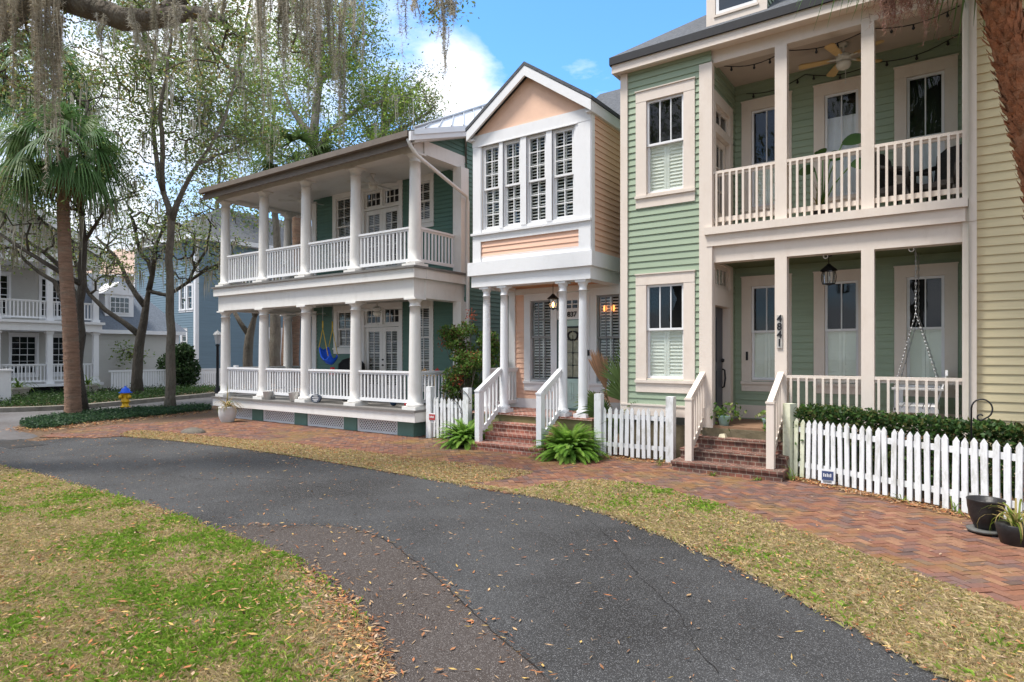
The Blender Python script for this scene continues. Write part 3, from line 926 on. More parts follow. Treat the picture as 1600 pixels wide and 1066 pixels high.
def along(pts, n, spread):
    pts = np.array([(p[0], p[1]) for p in pts]); i = RNG.integers(0, len(pts) - 1, n); t = RNG.random((n, 1))
    return pts[i] * (1 - t) + pts[i + 1] * t + RNG.normal(0, spread, (n, 2))
def vnoise(P, s, seed=0):
    r = np.random.default_rng(seed); o = np.zeros(len(P))
    for k in range(5):
        a = r.uniform(0, 6.28); f = s * (1.6 ** k); ph = r.uniform(0, 6.28, 2)
        o += (np.sin((P[:, 0] * math.cos(a) + P[:, 1] * math.sin(a)) * f + ph[0]) * np.cos((P[:, 0] * -math.sin(a) + P[:, 1] * math.cos(a)) * f * .8 + ph[1])) / (1.25 ** k)
    return o
def grass_mesh(name, poly, dens, label, seed, hgt=.05, greenbias=0.0, wid=.0048, edge=None):
    a = np.array([(p[0], p[1]) for p in poly]); lo = np.maximum(a.min(0), (-24, -1.0)); hi = np.minimum(a.max(0), (7, 13))
    n = int(dens * 1.25 * np.prod(hi - lo))
    P = lo + RNG.random((n, 2)) * (hi - lo)
    P = P[inside(P, poly)]
    if edge is not None: P = np.vstack([P, along(edge, 9000, .045)])
    dep = P @ np.array([FW.x, FW.y]); lat = P @ np.array([RT.x, RT.y])
    ok = (dep > 3.0) & (np.abs(lat) < dep * .86 + .3)
    P = P[ok]; dep = dep[ok]
    keep = RNG.random(len(P)) < np.clip(5.0 / dep, .16, 1)
    P = P[keep]; dep = dep[keep]
    g = vnoise(P, 1.1, seed) * .5 + vnoise(P, 4.5, seed + 1) * .35 + greenbias
    thin = vnoise(P, 2.6, seed + 2)
    bare = np.zeros(len(P)) if edge is not ln_ else np.clip(1.15 - np.min(np.linalg.norm(P[:, None, :] - np.array([tuple(q) for q in ln_[:22]])[None], axis=2), axis=1) / .62, 0, .93)
    keep = RNG.random(len(P)) < np.clip(.80 + thin * .35, .15, 1) * (1 - bare)
    P = P[keep]; g = g[keep]; dep = dep[keep]
    n = len(P)
    green = np.array([(.25, .41, .045), (.31, .47, .07), (.19, .33, .04), (.37, .46, .10)])
    straw = np.array([(.60, .48, .28), (.52, .40, .23), (.70, .58, .36), (.48, .39, .21), (.46, .43, .16)])
    isg = RNG.random(n) < 1 / (1 + np.exp(-(g + .08) * 3.6))
    C = np.where(isg[:, None], green[RNG.integers(0, 4, n)], straw[RNG.integers(0, 5, n)]) * RNG.uniform(.75, 1.25, (n, 1))
    h = hgt * RNG.uniform(.5, 1.35, n) * np.where(isg, 1.05, .7)
    az = RNG.uniform(0, 6.283, n); lean = RNG.uniform(.2, 1.3, n) * np.where(isg, 1, 1.5)
    dx, dy = np.cos(az), np.sin(az)
    w = wid * np.clip(dep / 5, 1, 2.6)
    z0 = .014
    B = np.column_stack([P, np.full(n, z0)])
    s = np.column_stack([-dy, dx, np.zeros(n)]) * (w / 2)[:, None]
    T = B + np.column_stack([dx * lean * h, dy * lean * h, h / (1 + .45 * lean)])
    Mid = B + np.column_stack([dx * lean * h * .35, dy * lean * h * .35, h * .62])
    V = np.stack([B - s, B + s, Mid + s * .8, T, Mid - s * .8], 1).reshape(-1, 3)
    F = np.arange(5 * n).reshape(n, 5)
    o = npmesh(name, V, F, M_grass, None, np.repeat(C, 5, axis=0))
    return tag(o, label, 'grass', kind='stuff')
grass_mesh('lawn_grass', lawn, 7000, 'short patchy green and straw grass on the near lawn', 3, .045, -.62, edge=ln_)
grass_mesh('verge_grass', strip1, 7000, 'straw-coloured short grass on the verge before the white-columned porch', 8, .045, -1.9)
grass_mesh('verge_grass', strip2, 7000, 'dry grass with green clumps on the verge beside the brick walk', 15, .05, -1.35, edge=[p for p in lf if p.x > -7])

def litter(name, groups, label):
    Vs = []; Fs = []; Cs = []; k = 0
    for P, z, size in groups:
        n = len(P)
        if n == 0: continue
        pts = np.column_stack([P, np.full(n, z) + RNG.random(n) * .012])
        V, F, C = leaf_quads(pts, size, pick(LITTER, n), .42, flat=.82)
        V[:, 2] = np.maximum(V[:, 2], z - .002)
        Vs.append(V); Fs.append(F + k); Cs.append(C); k += len(V)
    o = npmesh(name, np.vstack(Vs), np.vstack(Fs), M_litter, None, np.vstack(Cs))
    return tag(o, label, 'leaves', kind='stuff')
def near(P, lim=30):
    d = P @ np.array([FW.x, FW.y]); return P[(d > 2.5) & (d < lim)]
def sample_seen(poly, n, far=14):
    a = np.array([(p[0], p[1]) for p in poly]); lo = np.maximum(a.min(0), (-16, -1.0)); hi = np.minimum(a.max(0), (7, 12))
    P = lo + RNG.random((n * 3, 2)) * (hi - lo); P = P[inside(P, poly)]; d = P @ np.array([FW.x, FW.y]); l = P @ np.array([RT.x, RT.y])
    P = P[(d > 3) & (d < far) & (np.abs(l) < d * .86 + .3)]
    clump = vnoise(P, 1.7, 31) + vnoise(P, 5.0, 32) * .7
    return P[RNG.random(len(P)) < np.clip(.35 + .45 * clump, .05, 1)]
litter('fallen_leaves', [
    (near(sample(lane, 13000)), .016, .042), (near(sample(lane, 3500)), .016, .06),
    (near(sample(patch, 900)), .02, .055),
    (sample_seen(lawn, 8000), .046, .042), (sample_seen(lawn, 1500), .050, .065), (near((lambda q: q[inside(q, lawn)])(along([p for p in ln_[:22]], 2400, .22)), 9), .022, .045),
    (near(sample(strip1, 13000)), .038, .048), (near(sample(strip2, 17000)), .038, .046),
    (near(sample(walk, 6000)), .032, .042),
    (near(along(seam_, 260, .05)), .02, .05), (near(along(ln_, 2400, .06)), .02, .05), (near(along(lf, 2600, .07)), .02, .05),
    (np.array([(-2.0 + t * 2.75, 10.17 - t * 1.60) for t in RNG.random(2600)]) + RNG.normal(0, .075, (2600, 2)), .036, .06),
    (np.array([(-5.5 + t * 1.6, 10.3) for t in RNG.random(300)]) + RNG.normal(0, .1, (300, 2)), .035, .07),
    (near(along([gp(*p) for p in ((31, 669), (66, 675), (124, 667), (186, 660), (268, 651), (322, 644))], 1500, .25)), .03, .08),
], 'orange and brown fallen leaves scattered over lane, lawn and walk')

# ================================================================== TEAL HOUSE (white double porch)
def teal_house():
    H = thing('porch_house', (-13.8, 12, 0), 'dark teal house with white round columns and double porch', 'house')
    FZ, DK, BB, UB = .64, 3.87, 3.17, 6.44
    bf = front(11.95); gs = eastside(-9.75)
    # openings on the porch wall
    window(H, bf, -14.58, -13.98, 2.10, 3.12, .14, .16, .12, M_warmwhite, M_warmwhite, (2, 2), (2, 2), 'blind_backing', 'blind_backing')
    window(H, bf, -11.50, -10.97, 1.10, 3.12, .14, .16, .10, M_warmwhite, M_warmwhite, (2, 3), (2, 4), 'blind_backing', 'blind_backing', mid=2.33)
    window(H, bf, -14.62, -14.00, 4.75, 6.38, .15, .18, .12, M_warmwhite, M_warmwhite, (2, 3), (2, 3), 'blind_backing', 'blind_backing')
    window(H, bf, -11.50, -10.95, 5.36, 6.36, .13, .17, .12, M_warmwhite, M_warmwhite, (2, 2), (2, 2), 'blind_backing', 'blind_backing')
    for z0, zt, top in ((FZ, 2.64, 3.16), (DK, 5.88, 6.40)):
        m = MB()
        bf.holes.append((-13.42, -12.06, z0, top))
        m.fbox(bf, -13.57, -13.42, .001, .035, z0, top + .12); m.fbox(bf, -12.06, -11.93, .001, .035, z0, top + .12)
        m.fbox(bf, -13.42, -12.06, .001, .033, top, top + .119)
        m.fbox(bf, -13.42, -12.06, -.1, .02, zt, zt + .06)
        m.fbox(bf, -12.78, -12.70, -.1, .015, zt + .061, top - .001)
        m.fbox(bf, -13.44, -12.04, -.16, .001, top, top + .02); m.fbox(bf, -13.44, -13.42, -.16, .001, z0, top); m.fbox(bf, -12.06, -12.04, -.16, .001, z0, top)
        d = m.build('door_casing', M_warmwhite, H)
        for a, b in ((-13.42, -12.742), (-12.738, -12.06)):
            glazed(H, 'french_door', bf, a, b, z0 + .02, zt - .01, (2, 5), M_warmwhite, 'blind_backing', .12, .28, n=-.03, hole=False)
        for a, b in ((-13.42, -12.78), (-12.70, -12.06)):
            glazed(H, 'transom_window', bf, a, b, zt + .061, top, (3, 2), M_warmwhite, 'dark', .06, n=-.03, hole=False)
        for zz in (z0 + .95, z0 + 1.10):
            k = MB(); k.lathe((-12.66, 11.95 - .04, zz), [(.0, -.025), (.026, -.015), (.03, 0), (.026, .015), (0, .025)], 10, cap=False)
            k.build('handle', M_black, d)
    w = MB()
    clap(w, bf, -15.66, -9.76, FZ - .02, 3.3, .108, .016)
    clap(w, bf, -15.66, -9.76, DK - .02, 6.6, .108, .016)
    slope = .33
    ev = 6.70
    clap(w, gs, 11.95, 20.5, 0, 11, .108, .016, lim=lambda z: (11.95 if z < ev + slope * 2.1 else 9.8 + (z - ev) / slope + .1, 20.5))
    # gable of siding above the porch side beam
    g2 = eastside(-9.82)
    clap(w, g2, 9.9, 11.96, 6.76, 7.5, .108, .016, lim=lambda z: (9.75 + (z - 6.66) / slope, 11.96))
    wl = Fr(-15.66, 20, 0, -1)
    flatwall(w, wl, 0, 8.05, 0, 7)
    w.build('wall', M_teal, H)
    t = MB()
    for x0, x1, y0, y1 in ((-15.69, -15.50, 11.90, 12.1), (-9.96, -9.70, 11.68, 11.97)):
        for z0, z1 in ((FZ, BB), (DK, UB)):
            t = MB(); t.box(x0, x1, y0, y1, z0, z1); t.build('corner_board', M_warmwhite, H)
    # floors
    f = MB()
    f.box(-17.98, -9.70, 10.06, 11.95, FZ - .05, FZ); f.box(-17.98, -15.66, 11.95, 16, FZ - .05, FZ)
    f.build('porch_floor', M_floorgrey, H)
    f = MB()
    f.box(-17.95, -9.72, 10.10, 10.16, FZ - .27, FZ - .051); f.box(-9.78, -9.72, 10.16, 11.95, FZ - .27, FZ - .051)
    f.box(-17.95, -17.89, 10.16, 16, FZ - .27, FZ - .051)
    f.build('skirt_board', M_warmwhite, H)
    f = MB()
    xs = [-17.9, -17.45, -16.25, -15.75, -14.31, -13.79, -12.33, -11.86, -10.46, -10.01]
    for a, b in ((-17.9, -17.45), (-16.25, -15.75), (-14.31, -13.79), (-12.33, -11.86), (-10.46, -9.95)):
        f = MB(); f.box(a, b, 10.30, 10.6, 0, FZ - .272); f.build('pier', mat('teal_pier', (0.11, 0.20, 0.165), .7, .08, 4), H)
    f = MB(); f.box(-10.3, -9.95, 10.601, 12, 0, FZ - .272); f.build('foundation', mat('teal_pier', (0,0,0)), H)
    for a, b in ((-17.45, -16.25), (-15.75, -14.31), (-13.79, -12.33), (-11.86, -10.46)):
        l = MB(); z0, z1 = .01, FZ - .275; y = 10.33
        for c in ((a, b, z0, z0 + .05), (a, b, z1 - .05, z1), (a, a + .06, z0 + .05, z1 - .05), (b - .06, b, z0 + .05, z1 - .05)):
            l.box(c[0], c[1], y, y + .03, c[2], c[3])
        hgt = z1 - z0 - .1; u = a + .06 - hgt
        while u < b - .06:
            for sgn in (1, -1):
                p, q = (u, u + hgt) if sgn > 0 else (u + hgt, u)
                za, zb = z0 + .05, z1 - .05
                # clip to the frame
                pts = []
                for tt in (0, 1):
                    xx = p + (q - p) * tt; zz = za + (zb - za) * tt
                    if xx < a + .06: k_ = (a + .06 - p) / (q - p); xx = a + .06; zz = za + (zb - za) * k_
                    if xx > b - .06: k_ = (b - .06 - p) / (q - p); xx = b - .06; zz = za + (zb - za) * k_
                    pts.append((xx, y + .012 + .006 * sgn, zz))
                if abs(pts[0][0] - pts[1][0]) > .01: l.bar(pts[0], pts[1], .008, .024)
            u += .085
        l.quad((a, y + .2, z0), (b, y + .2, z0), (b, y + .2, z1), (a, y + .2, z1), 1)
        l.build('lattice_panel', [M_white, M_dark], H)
    # middle band
    b = MB()
    b.box(-17.82, -9.84, 10.20, 10.55, BB, 3.60); b.box(-10.14, -9.82, 10.551, 11.95, BB, 3.60); b.box(-17.82, -17.5, 10.551, 16, BB, 3.60)
    b.box(-17.92, -9.74, 10.10, 10.5, 3.601, 3.82); b.box(-10.1, -9.73, 10.501, 11.95, 3.601, 3.82); b.box(-17.92, -17.5, 10.501, 16, 3.601, 3.82)
    b.build('beam', M_warmwhite, H)
    f = MB()
    f.box(-17.96, -9.69, 10.05, 11.95, 3.821, DK); f.box(-17.96, -15.66, 11.951, 16, 3.821, DK)
    f.build('balcony_floor', M_floorgrey, H)
    f = MB()
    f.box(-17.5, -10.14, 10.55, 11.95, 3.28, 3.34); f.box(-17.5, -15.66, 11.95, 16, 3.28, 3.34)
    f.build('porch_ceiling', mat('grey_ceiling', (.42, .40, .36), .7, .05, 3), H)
    b = MB()
    b.box(-17.82, -9.84, 10.20, 10.50, UB, 6.72); b.box(-10.12, -9.80, 10.501, 11.95, UB, 6.76); b.box(-17.82, -17.5, 10.501, 16, UB, 6.72)
    b.build('beam', M_warmwhite, H)
    f = MB()
    f.box(-17.5, -10.12, 10.501, 11.95, 6.52, 6.58); f.box(-17.5, -15.66, 11.95, 16, 6.52, 6.58)
    f.build('porch_ceiling', M_warmwhite, H)
    cx = [-9.96, -11.95, -13.89, -15.77, -17.70]
    for x in cx:
        column(H, x, 10.36, FZ, BB, mat_=M_warmwhite); column(H, x, 10.36, DK, UB, mat_=M_warmwhite)
    for yy in (12.5, 14.7):
        column(H, -17.70, yy, FZ, BB, mat_=M_warmwhite); column(H, -17.70, yy, DK, UB, mat_=M_warmwhite)
    ff = front(10.36)
    for zf, h in ((FZ, .86), (DK, .93)):
        for a, c in zip(cx[1:], cx[:-1]):
            rail(H, ff, a + .14, c - .14, zf, h, M_white, .118, .034, gap=.13)
        rail(H, eastside(-9.94), 10.5, 11.68, zf, h, M_white, .118, .034, gap=.13)
        rail(H, Fr(-17.7, 0, 0, 1), 10.5, 12.36, zf, h, M_white, .118, .034, gap=.13)
        rail(H, Fr(-17.7, 0, 0, 1), 12.64, 14.56, zf, h, M_white, .118, .034, gap=.13)
    # roof
    r = MB()
    y0, y1 = 9.72, 16.2
    z = lambda y: ev + slope * (y - y0)
    xl, xr = -18.15, -9.46
    r.add([(xl, y0, ev), (xr, y0, ev), (xr, y1, z(y1)), (xl, y1, z(y1)), (xl, 22.7, ev), (xr, 22.7, ev)], [(0, 1, 2, 3), (3, 2, 5, 4)])
    # raised standing-seam slope rising from the rake
    A, B, Cc = Vector((-9.44, 9.8, 6.74)), Vector((-9.44, 12.6, 7.69)), Vector((-10.1, 13.4, 8.60))
    r.add([A, B, Cc, Vector((-9.44, 9.8, 6.62)), Vector((-9.44, 12.6, 7.55)), Vector((-10.1, 13.4, 7.6))], [(0, 1, 2), (5, 4, 3), (0, 3, 4, 1), (1, 4, 5, 2), (2, 5, 3, 0)])
    r.build('roof', M_metalroof, H)
    s = MB()
    for tt in np.linspace(.12, .9, 6):
        p = A.lerp(B, tt); q = A.lerp(Cc, min(1, tt * .86 + .08))
        s.bar(p + Vector((0.01, 0, .012)), q + Vector((0.01, 0, .012)), .02, .03)
    s.tube([A + Vector((0, 0, .03)), Cc + Vector((0, 0, .03))], .03, 6)
    s.build('roof_seam', mat('roof_seam_metal', (.45, .48, .52), .4, .1, 4, metallic=.2), H)
    k = MB()
    P = [(-9.50, 9.72), (-9.50, 12.9)]
    k.hexa([(-9.53, 9.72, 6.48), (-9.47, 9.72, 6.48), (-9.47, 12.9, z(12.9) - .22), (-9.53, 12.9, z(12.9) - .22), (-9.53, 9.72, 6.68), (-9.47, 9.72, 6.68), (-9.47, 12.9, z(12.9) - .02), (-9.53, 12.9, z(12.9) - .02)])
    k.hexa([(-9.82, 9.9, 6.5), (-9.53, 9.9, 6.5), (-9.53, 12.9, z(12.9) - .2), (-9.82, 12.9, z(12.9) - .2), (-9.82, 9.9, 6.55), (-9.53, 9.9, 6.55), (-9.53, 12.9, z(12.9) - .15), (-9.82, 12.9, z(12.9) - .15)])
    k.build('rake_board', M_white, H)
    g = MB()
    g.box(-18.0, -9.56, 9.70, 9.82, 6.58, 6.71); g.box(-18.0, -9.60, 9.83, 9.87, 6.42, 6.575)
    g.box(-18.0, -9.6, 9.871, 10.2, 6.60, 6.62)
    g.build('gutter', M_gutter, H)
    d = MB()
    d.tube([(-9.62, 9.78, 6.56), (-9.60, 9.86, 6.40), (-9.60, 10.05, 6.26), (-9.62, 11.80, 5.72), (-9.64, 11.86, 5.60), (-9.64, 11.86, 3.0), (-9.64, 11.86, .1)], .042, 8)
    d.build('downspout', M_warmwhite, H)
    return H
HT = teal_house()

def ceiling_fan(loc, blade, body, label, rz=0., light=True):
    t = thing('ceiling_fan', loc, label, 'ceiling fan')
    x, y, z = loc
    m = MB()
    m.lathe((x, y, z), [(.0, 0), (.07, 0), (.06, -.05), (.015, -.06), (.015, -.16), (.06, -.17), (.11, -.20), (.11, -.28), (.06, -.31), (0, -.31)], 16, cap=False)
    m.build('motor', body, t)
    for i in range(5):
        a = rz + i * 2 * math.pi / 5
        b = MB(); c, s = math.cos(a), math.sin(a)
        def q(r, w, zz): return (x + c * r - s * w, y + s * r + c * w, z + zz)
        b.add([q(.2, -.05, -.25), q(.2, .05, -.235), q(.62, .075, -.235), q(.66, .04, -.24), q(.66, -.05, -.252), q(.62, -.075, -.255)], [(0, 1, 2, 3, 4, 5)])
        b.add([q(.2, -.05, -.262), q(.2, .05, -.247), q(.62, .075, -.247), q(.66, .04, -.252), q(.66, -.05, -.264), q(.62, -.075, -.267)], [(5, 4, 3, 2, 1, 0)])
        b.bar(q(.09, 0, -.25), q(.24, 0, -.25), .04, .012, 1)
        b.build('blade', [blade, body], t)
    if light:
        l = MB()
        l.lathe((x, y, z), [(.10, -.312), (.115, -.34), (.09, -.40), (.04, -.425), (0, -.43)], 16, cap=False)
        l.build('lamp_image', mat('frosted_shade', (.62, .58, .5), .4, .03, 3), t)
        l = MB(); l.tube([(x + .03, y, z - .42), (x + .03, y, z - .62)], .004, 4); l.lathe((x + .03, y, z - .64), [(0, -.02), (.015, 0), (0, .02)], 8, cap=False)
        l.build('pull_chain', body, t)
    return t
M_fanwhite = mat('fan_white', (.62, .60, .55), .5, .04, 4)
ceiling_fan((-12.15, 11.1, 6.52), M_fanwhite, M_fanwhite, 'white ceiling fan before the balcony french doors of the teal house', .35)
ceiling_fan((-15.2, 11.2, 6.52), M_fanwhite, M_fanwhite, 'white ceiling fan at the left end of the upper teal porch', .1, False)
ceiling_fan((-12.0, 11.1, 3.28), M_fanwhite, M_fanwhite, 'white ceiling fan before the ground-floor french doors', .5)
ceiling_fan((-15.0, 11.2, 3.28), M_fanwhite, M_fanwhite, 'white ceiling fan above the baby swing', .2, False)

# ================================================================== PEACH HOUSE
def peach_house():
    H = thing('gable_house', (-6.9, 12, 0), 'narrow peach gabled house with four tall white windows', 'house')
    FZ = .69
    fu = front(10.46)
    # four windows
    ws = [(-8.07, -7.66), (-7.53, -7.13), (-6.95, -6.52), (-6.35, -5.90)]
    for a, b in ws:
        window(H, fu, a, b, 4.53, 6.24, casing=False, gt=(2, 3), gb=(2, 3), mt='slat', mb_='slat', mid=5.36, trim=M_white, sash=M_white)
    fu.holes.append((-8.12, -5.77, 3.95, 4.26))
    t = MB()
    flatwall(t, fu, -8.33, -5.52, 3.83, 6.52, .02)
    t.fbox(fu, -8.33, -8.12, .021, .04, 4.44, 6.28); t.fbox(fu, -5.84, -5.52, .021, .04, 4.44, 6.28)
    t.fbox(fu, -8.34, -5.515, .021, .045, 6.281, 6.52)
    for a, b in ((-7.64, -7.55), (-7.11, -6.97), (-6.50, -6.37)): t.fbox(fu, a, b, .021, .04, 4.50, 6.28)
    t.fbox(fu, -8.18, -5.80, .0455, .06, 6.265, 6.285)
    t.fbox(fu, -8.36, -5.50, .021, .085, 4.40, 4.445)
    t.fbox(fu, -8.33, -8.12, .021, .045, 3.83, 4.399); t.fbox(fu, -5.77, -5.515, .021, .045, 3.83, 4.399)
    t.fbox(fu, -8.12, -5.77, .021, .043, 4.26, 4.399)
    t.box(-5.54, -5.50, 10.44, 10.56, 3.83, 6.50)
    # porch beam and cornice
    t.box(-8.43, -5.46, 10.36, 10.75, 3.55, 3.83); t.box(-5.75, -5.46, 10.751, 14, 3.55, 3.83)
    t.box(-8.37, -5.52, 10.42, 10.74, 3.31, 3.549); t.box(-5.78, -5.52, 10.741, 12, 3.31, 3.549); t.box(-8.37, -8.1, 10.741, 12, 3.31, 3.549)
    t.build('trim', M_white, H)
    w = MB()
    clap(w, Fr(0, 10.455, 1, 0), -8.12, -5.77, 3.93, 4.28, .108, .016)
    s = eastside(-5.52)
    clap(w, s, 10.56, 15, 3.83, 6.6, .115, .018)
    clap(w, Fr(-8.33, 15, 0, -1), 0, 4.5, 3.83, 6.6, .115)
    bw = front(11.70)
    bw.holes.append((-7.03, -6.25, .6, 3.3)); bw.holes.append((-7.84, -5.4, 1.2, 3.30))
    clap(w, bw, -8.25, -5.3, FZ + .2, 3.4, .115, .016)
    w.build('wall', M_peach, H)
    g = MB()
    g.poly([(-8.33, 10.445, 6.50), (-5.52, 10.445, 6.50), (-6.925, 10.445, 7.46)])
    g.build('gable', M_peachwall, H)
    # lower wall trim, windows, door
    lw = front(11.70)
    window(H, lw, -7.70, -7.16, 1.32, 3.08, .16, .14, .16, M_white, M_greysash, (3, 2), (3, 2), 'slat', 'slat', mid=2.27)
    window(H, lw, -6.04, -5.52, 1.32, 3.12, .16, .14, .16, M_white, M_greysash, (3, 2), (3, 2), 'slat', 'slat', mid=2.24)
    t = MB()
    t.fbox(lw, -8.3, -7.05, .001, .03, FZ, FZ + .21); t.fbox(lw, -6.3, -5.3, .001, .03, FZ, FZ + .21)
    t.fbox(lw, -8.3, -5.3, .001, .03, 3.23, 3.36); t.fbox(lw, -5.36, -5.25, .0, .012, .9, 3.22)
    t.fbox(lw, -7.06, -7.00, .001, .04, FZ, 3.22); t.fbox(lw, -6.32, -6.20, .001, .04, FZ, 3.22)
    t.fbox(lw, -7.0, -6.32, -.06, .02, 2.64, 2.84); t.fbox(lw, -7.0, -6.32, -.06, .02, 3.09, 3.22)
    t.fbox(lw, -8.27, -8.10, .001, .05, FZ, 3.3)
    t.build('trim', M_white, H)
    glazed(H, 'transom_window', lw, -7.0, -6.32, 2.84, 3.09, (4, 2), M_white, 'dark', .04, n=-.02, hole=False)
    text("4837", .15, (-6.66, 11.665, 2.74), FACE, M_black, H, 'house_number', .006, .003)
    d = MB()
    d.fbox(lw, -6.98, -6.86, -.09, -.04, FZ + .04, 2.62); d.fbox(lw, -6.45, -6.34, -.09, -.04, FZ + .04, 2.62)
    d.fbox(lw, -6.86, -6.45, -.09, -.04, 2.50, 2.62); d.fbox(lw, -6.86, -6.45, -.09, -.04, FZ + .04, 1.36)
    for a, b in ((-6.80, -6.67), (-6.63, -6.50)):
        for zz, zy in ((.9, 1.0), (1.03, 1.28)):
            d.fbox(lw, a, b, -.039, -.030, zz, zz + .012); d.fbox(lw, a, b, -.039, -.030, zy - .012, zy)
            d.fbox(lw, a, a + .012, -.039, -.030, zz, zy); d.fbox(lw, b - .012, b, -.039, -.030, zz, zy)
    dd = d.build('door', M_mint, H)
    g = MB(); g.fbox(lw, -6.85, -6.46, -.075, -.07, 1.37, 2.49)
    g.build('pane', M_leadglass, dd)
    g = MB()
    for e in (-6.845, -6.47): g.fbox(lw, e, e + .015 + .02, -.06, -.05, 1.37, 2.49)
    g.fbox(lw, -6.85, -6.46, -.06, -.05, 2.455, 2.49); g.fbox(lw, -6.85, -6.46, -.06, -.05, 1.37, 1.40)
    for zz in (1.65, 1.92, 2.2): g.fbox(lw, -6.85, -6.46, -.062, -.055, zz, zz + .01)
    g.tube([lw.P(-6.655, -.058, 1.4), lw.P(-6.655, -.058, 2.3)], .006, 6)
    for zz in (1.65, 1.92, 2.2): g.lathe(lw.P(-6.655, -.058, zz), [(0, -.03), (.025, 0), (0, .03)], 8, cap=False)
    for sg in (-1, 1):
        g.tube([lw.P(-6.655 + sg * (.02 + .10 * math.sin(a)), -.055, 2.30 + .10 * math.cos(a * .9) - .02) for a in np.linspace(0, 3.0, 12)], [.012 + .012 * math.sin(a) for a in np.linspace(.3, 2.9, 12)], 6)
    g.build('leading', M_black, dd)
    k = MB(); k.fbox(lw, -6.245, -6.195, .041, .06, 1.86, 1.98); k.build('doorbell', M_black, H)
    # porch floor, skirt, ceiling
    f = MB(); f.box(-8.3, -5.46, 10.36, 11.7, FZ - .04, FZ); f.build('porch_floor', M_brick, H)
    f = MB(); f.box(-8.28, -5.48, 10.39, 11.7, 0, FZ - .041); f.build('foundation', M_olive, H)
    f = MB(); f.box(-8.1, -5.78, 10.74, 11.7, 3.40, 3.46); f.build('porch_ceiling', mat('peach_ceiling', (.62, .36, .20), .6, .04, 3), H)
    for x in (-8.06, -7.60, -6.19, -5.75):
        column(H, x, 10.55, FZ, 3.31, .088, .075, M_white, .27, 20)
    rail(H, Fr(-8.06, 0, 0, 1), 10.64, 11.68, FZ, .90, M_white, .11, .034, gap=.1, out=False)
    # gable roof and main roof
    r = MB()
    cx, hw, yF, ze, zp = -6.925, 1.50, 10.28, 6.68, 7.70
    for sg in (-1, 1):
        a = (cx + sg * hw, ze); b = (cx, zp)
        r.hexa([(a[0], yF, a[1] - .07), (b[0], yF, b[1] - .07), (b[0], 16, b[1] - .07), (a[0], 16, a[1] - .07), (a[0], yF, a[1]), (b[0], yF, b[1]), (b[0], 16, b[1]), (a[0], 16, a[1])])
    sl = .70; y0 = 12.3; yt = 13.9
    r.add([(-7.6, y0, 6.75), (-4.9, y0, 6.75), (-4.9, yt, 6.75 + sl * (yt - y0) + .45), (-7.1, yt, 6.75 + sl * (yt - y0) + .45), (-7.1, 17, 6.0), (-4.9, 17, 6.0)], [(0, 1, 2, 3), (3, 2, 5, 4)])
    r.build('roof', M_shingle, H)
    k = MB()
    for sg in (-1, 1):
        a = (cx + sg * (hw - .02), ze - .075); b = (cx, zp - .075)
        k.hexa([(a[0], yF + .01, a[1] - .20), (b[0], yF + .01, b[1] - .20), (b[0], yF + .06, b[1] - .20), (a[0], yF + .06, a[1] - .20), (a[0], yF + .01, a[1]), (b[0], yF + .01, b[1]), (b[0], yF + .06, b[1]), (a[0], yF + .06, a[1])])
        x = cx + sg * (hw - .02)
        k.box(min(x, x - sg * .04), max(x, x - sg * .04), yF + .061, 16, ze - .275, ze - .075)
        k.box(min(x - sg * .04, x - sg * .14), max(x - sg * .04, x - sg * .14), yF + .061, 16, ze - .27, ze - .24)
    k.build('rake_board', M_white, H)
    return H
HP = peach_house()

def steps(name, xs, ys, rz, mat_, label):
    t = thing(name, ((xs[0][0] + xs[0][1]) / 2, ys[0], 0), label, 'steps')
    for i, ((a, b), y) in enumerate(zip(xs, ys)):
        m = MB()
        m.box(a, b, y, ys[-1] + .4, i * rz, (i + 1) * rz - .045)
        m.box(a - .012, b + .012, y - .02, ys[-1] + .4, (i + 1) * rz - .044, (i + 1) * rz)
        m.build('step', mat_, t)
    return t
steps('brick_steps', [(-7.82, -6.06), (-7.62, -6.10), (-7.60, -6.12)], [9.66, 9.92, 10.16], .172, M_brick, 'three clean red brick steps up to the mint door')
steps('brick_steps', [(-3.70, -2.02), (-3.66, -2.03), (-3.56, -2.05)], [9.78, 10.08, 10.36], .172, M_brickold, 'three dark mossy brick steps up to the slate-coloured door')

def stair_rail(x, yb, zb, yt, zt, m_, label, hb=.98, ht=.90, bot=True):
    """sloping handrail running along y from the bottom post to the porch post"""
    t = thing('stair_railing', (x, yb, zb), label, 'railing', 'railings beside the front steps')
    p = MB(); p.box(x - .055, x + .055, yb - .055, yb + .055, zb, zb + hb); p.box(x - .065, x + .065, yb - .065, yb + .065, zb + hb, zb + hb + .03)
    p.build('post', m_, t)
    a = Vector((x, yb, zb + hb + .01)); b = Vector((x, yt, zt + ht))
    r = MB(); r.bar(a + Vector((0, -.05, .0)), b, .09, .05); r.bar(a + Vector((0, .06, -.05)), b + Vector((0, 0, -.07)), .035, .07)
    r.build('handrail', m_, t)
    q = MB(); c = Vector((x, yb + .06, zb + .17)); d = Vector((x, yt, zt + .12)); q.bar(c, d, .04, .09); q.build('bottom_rail', m_, t)
    L_ = yt - yb - .1; n = max(3, int(L_ / .105))
    bb = MB()
    for i in range(n):
        f = (i + .7) / (n + .4)
        y = yb + .06 + L_ * f
        z0 = c.z + (d.z - c.z) * f - .10; z1 = a.z + (b.z - a.z) * f - .07
        bb.box(x - .017, x + .017, y - .017, y + .017, z0, z1)
    bb.build('balusters', m_, t)
    return t
stair_rail(-7.64, 9.74, .172, 10.46, .69, M_white, 'white stair railing left of the peach house steps')
stair_rail(-6.20, 9.74, .172, 10.46, .69, M_white, 'white stair railing right of the peach house steps')
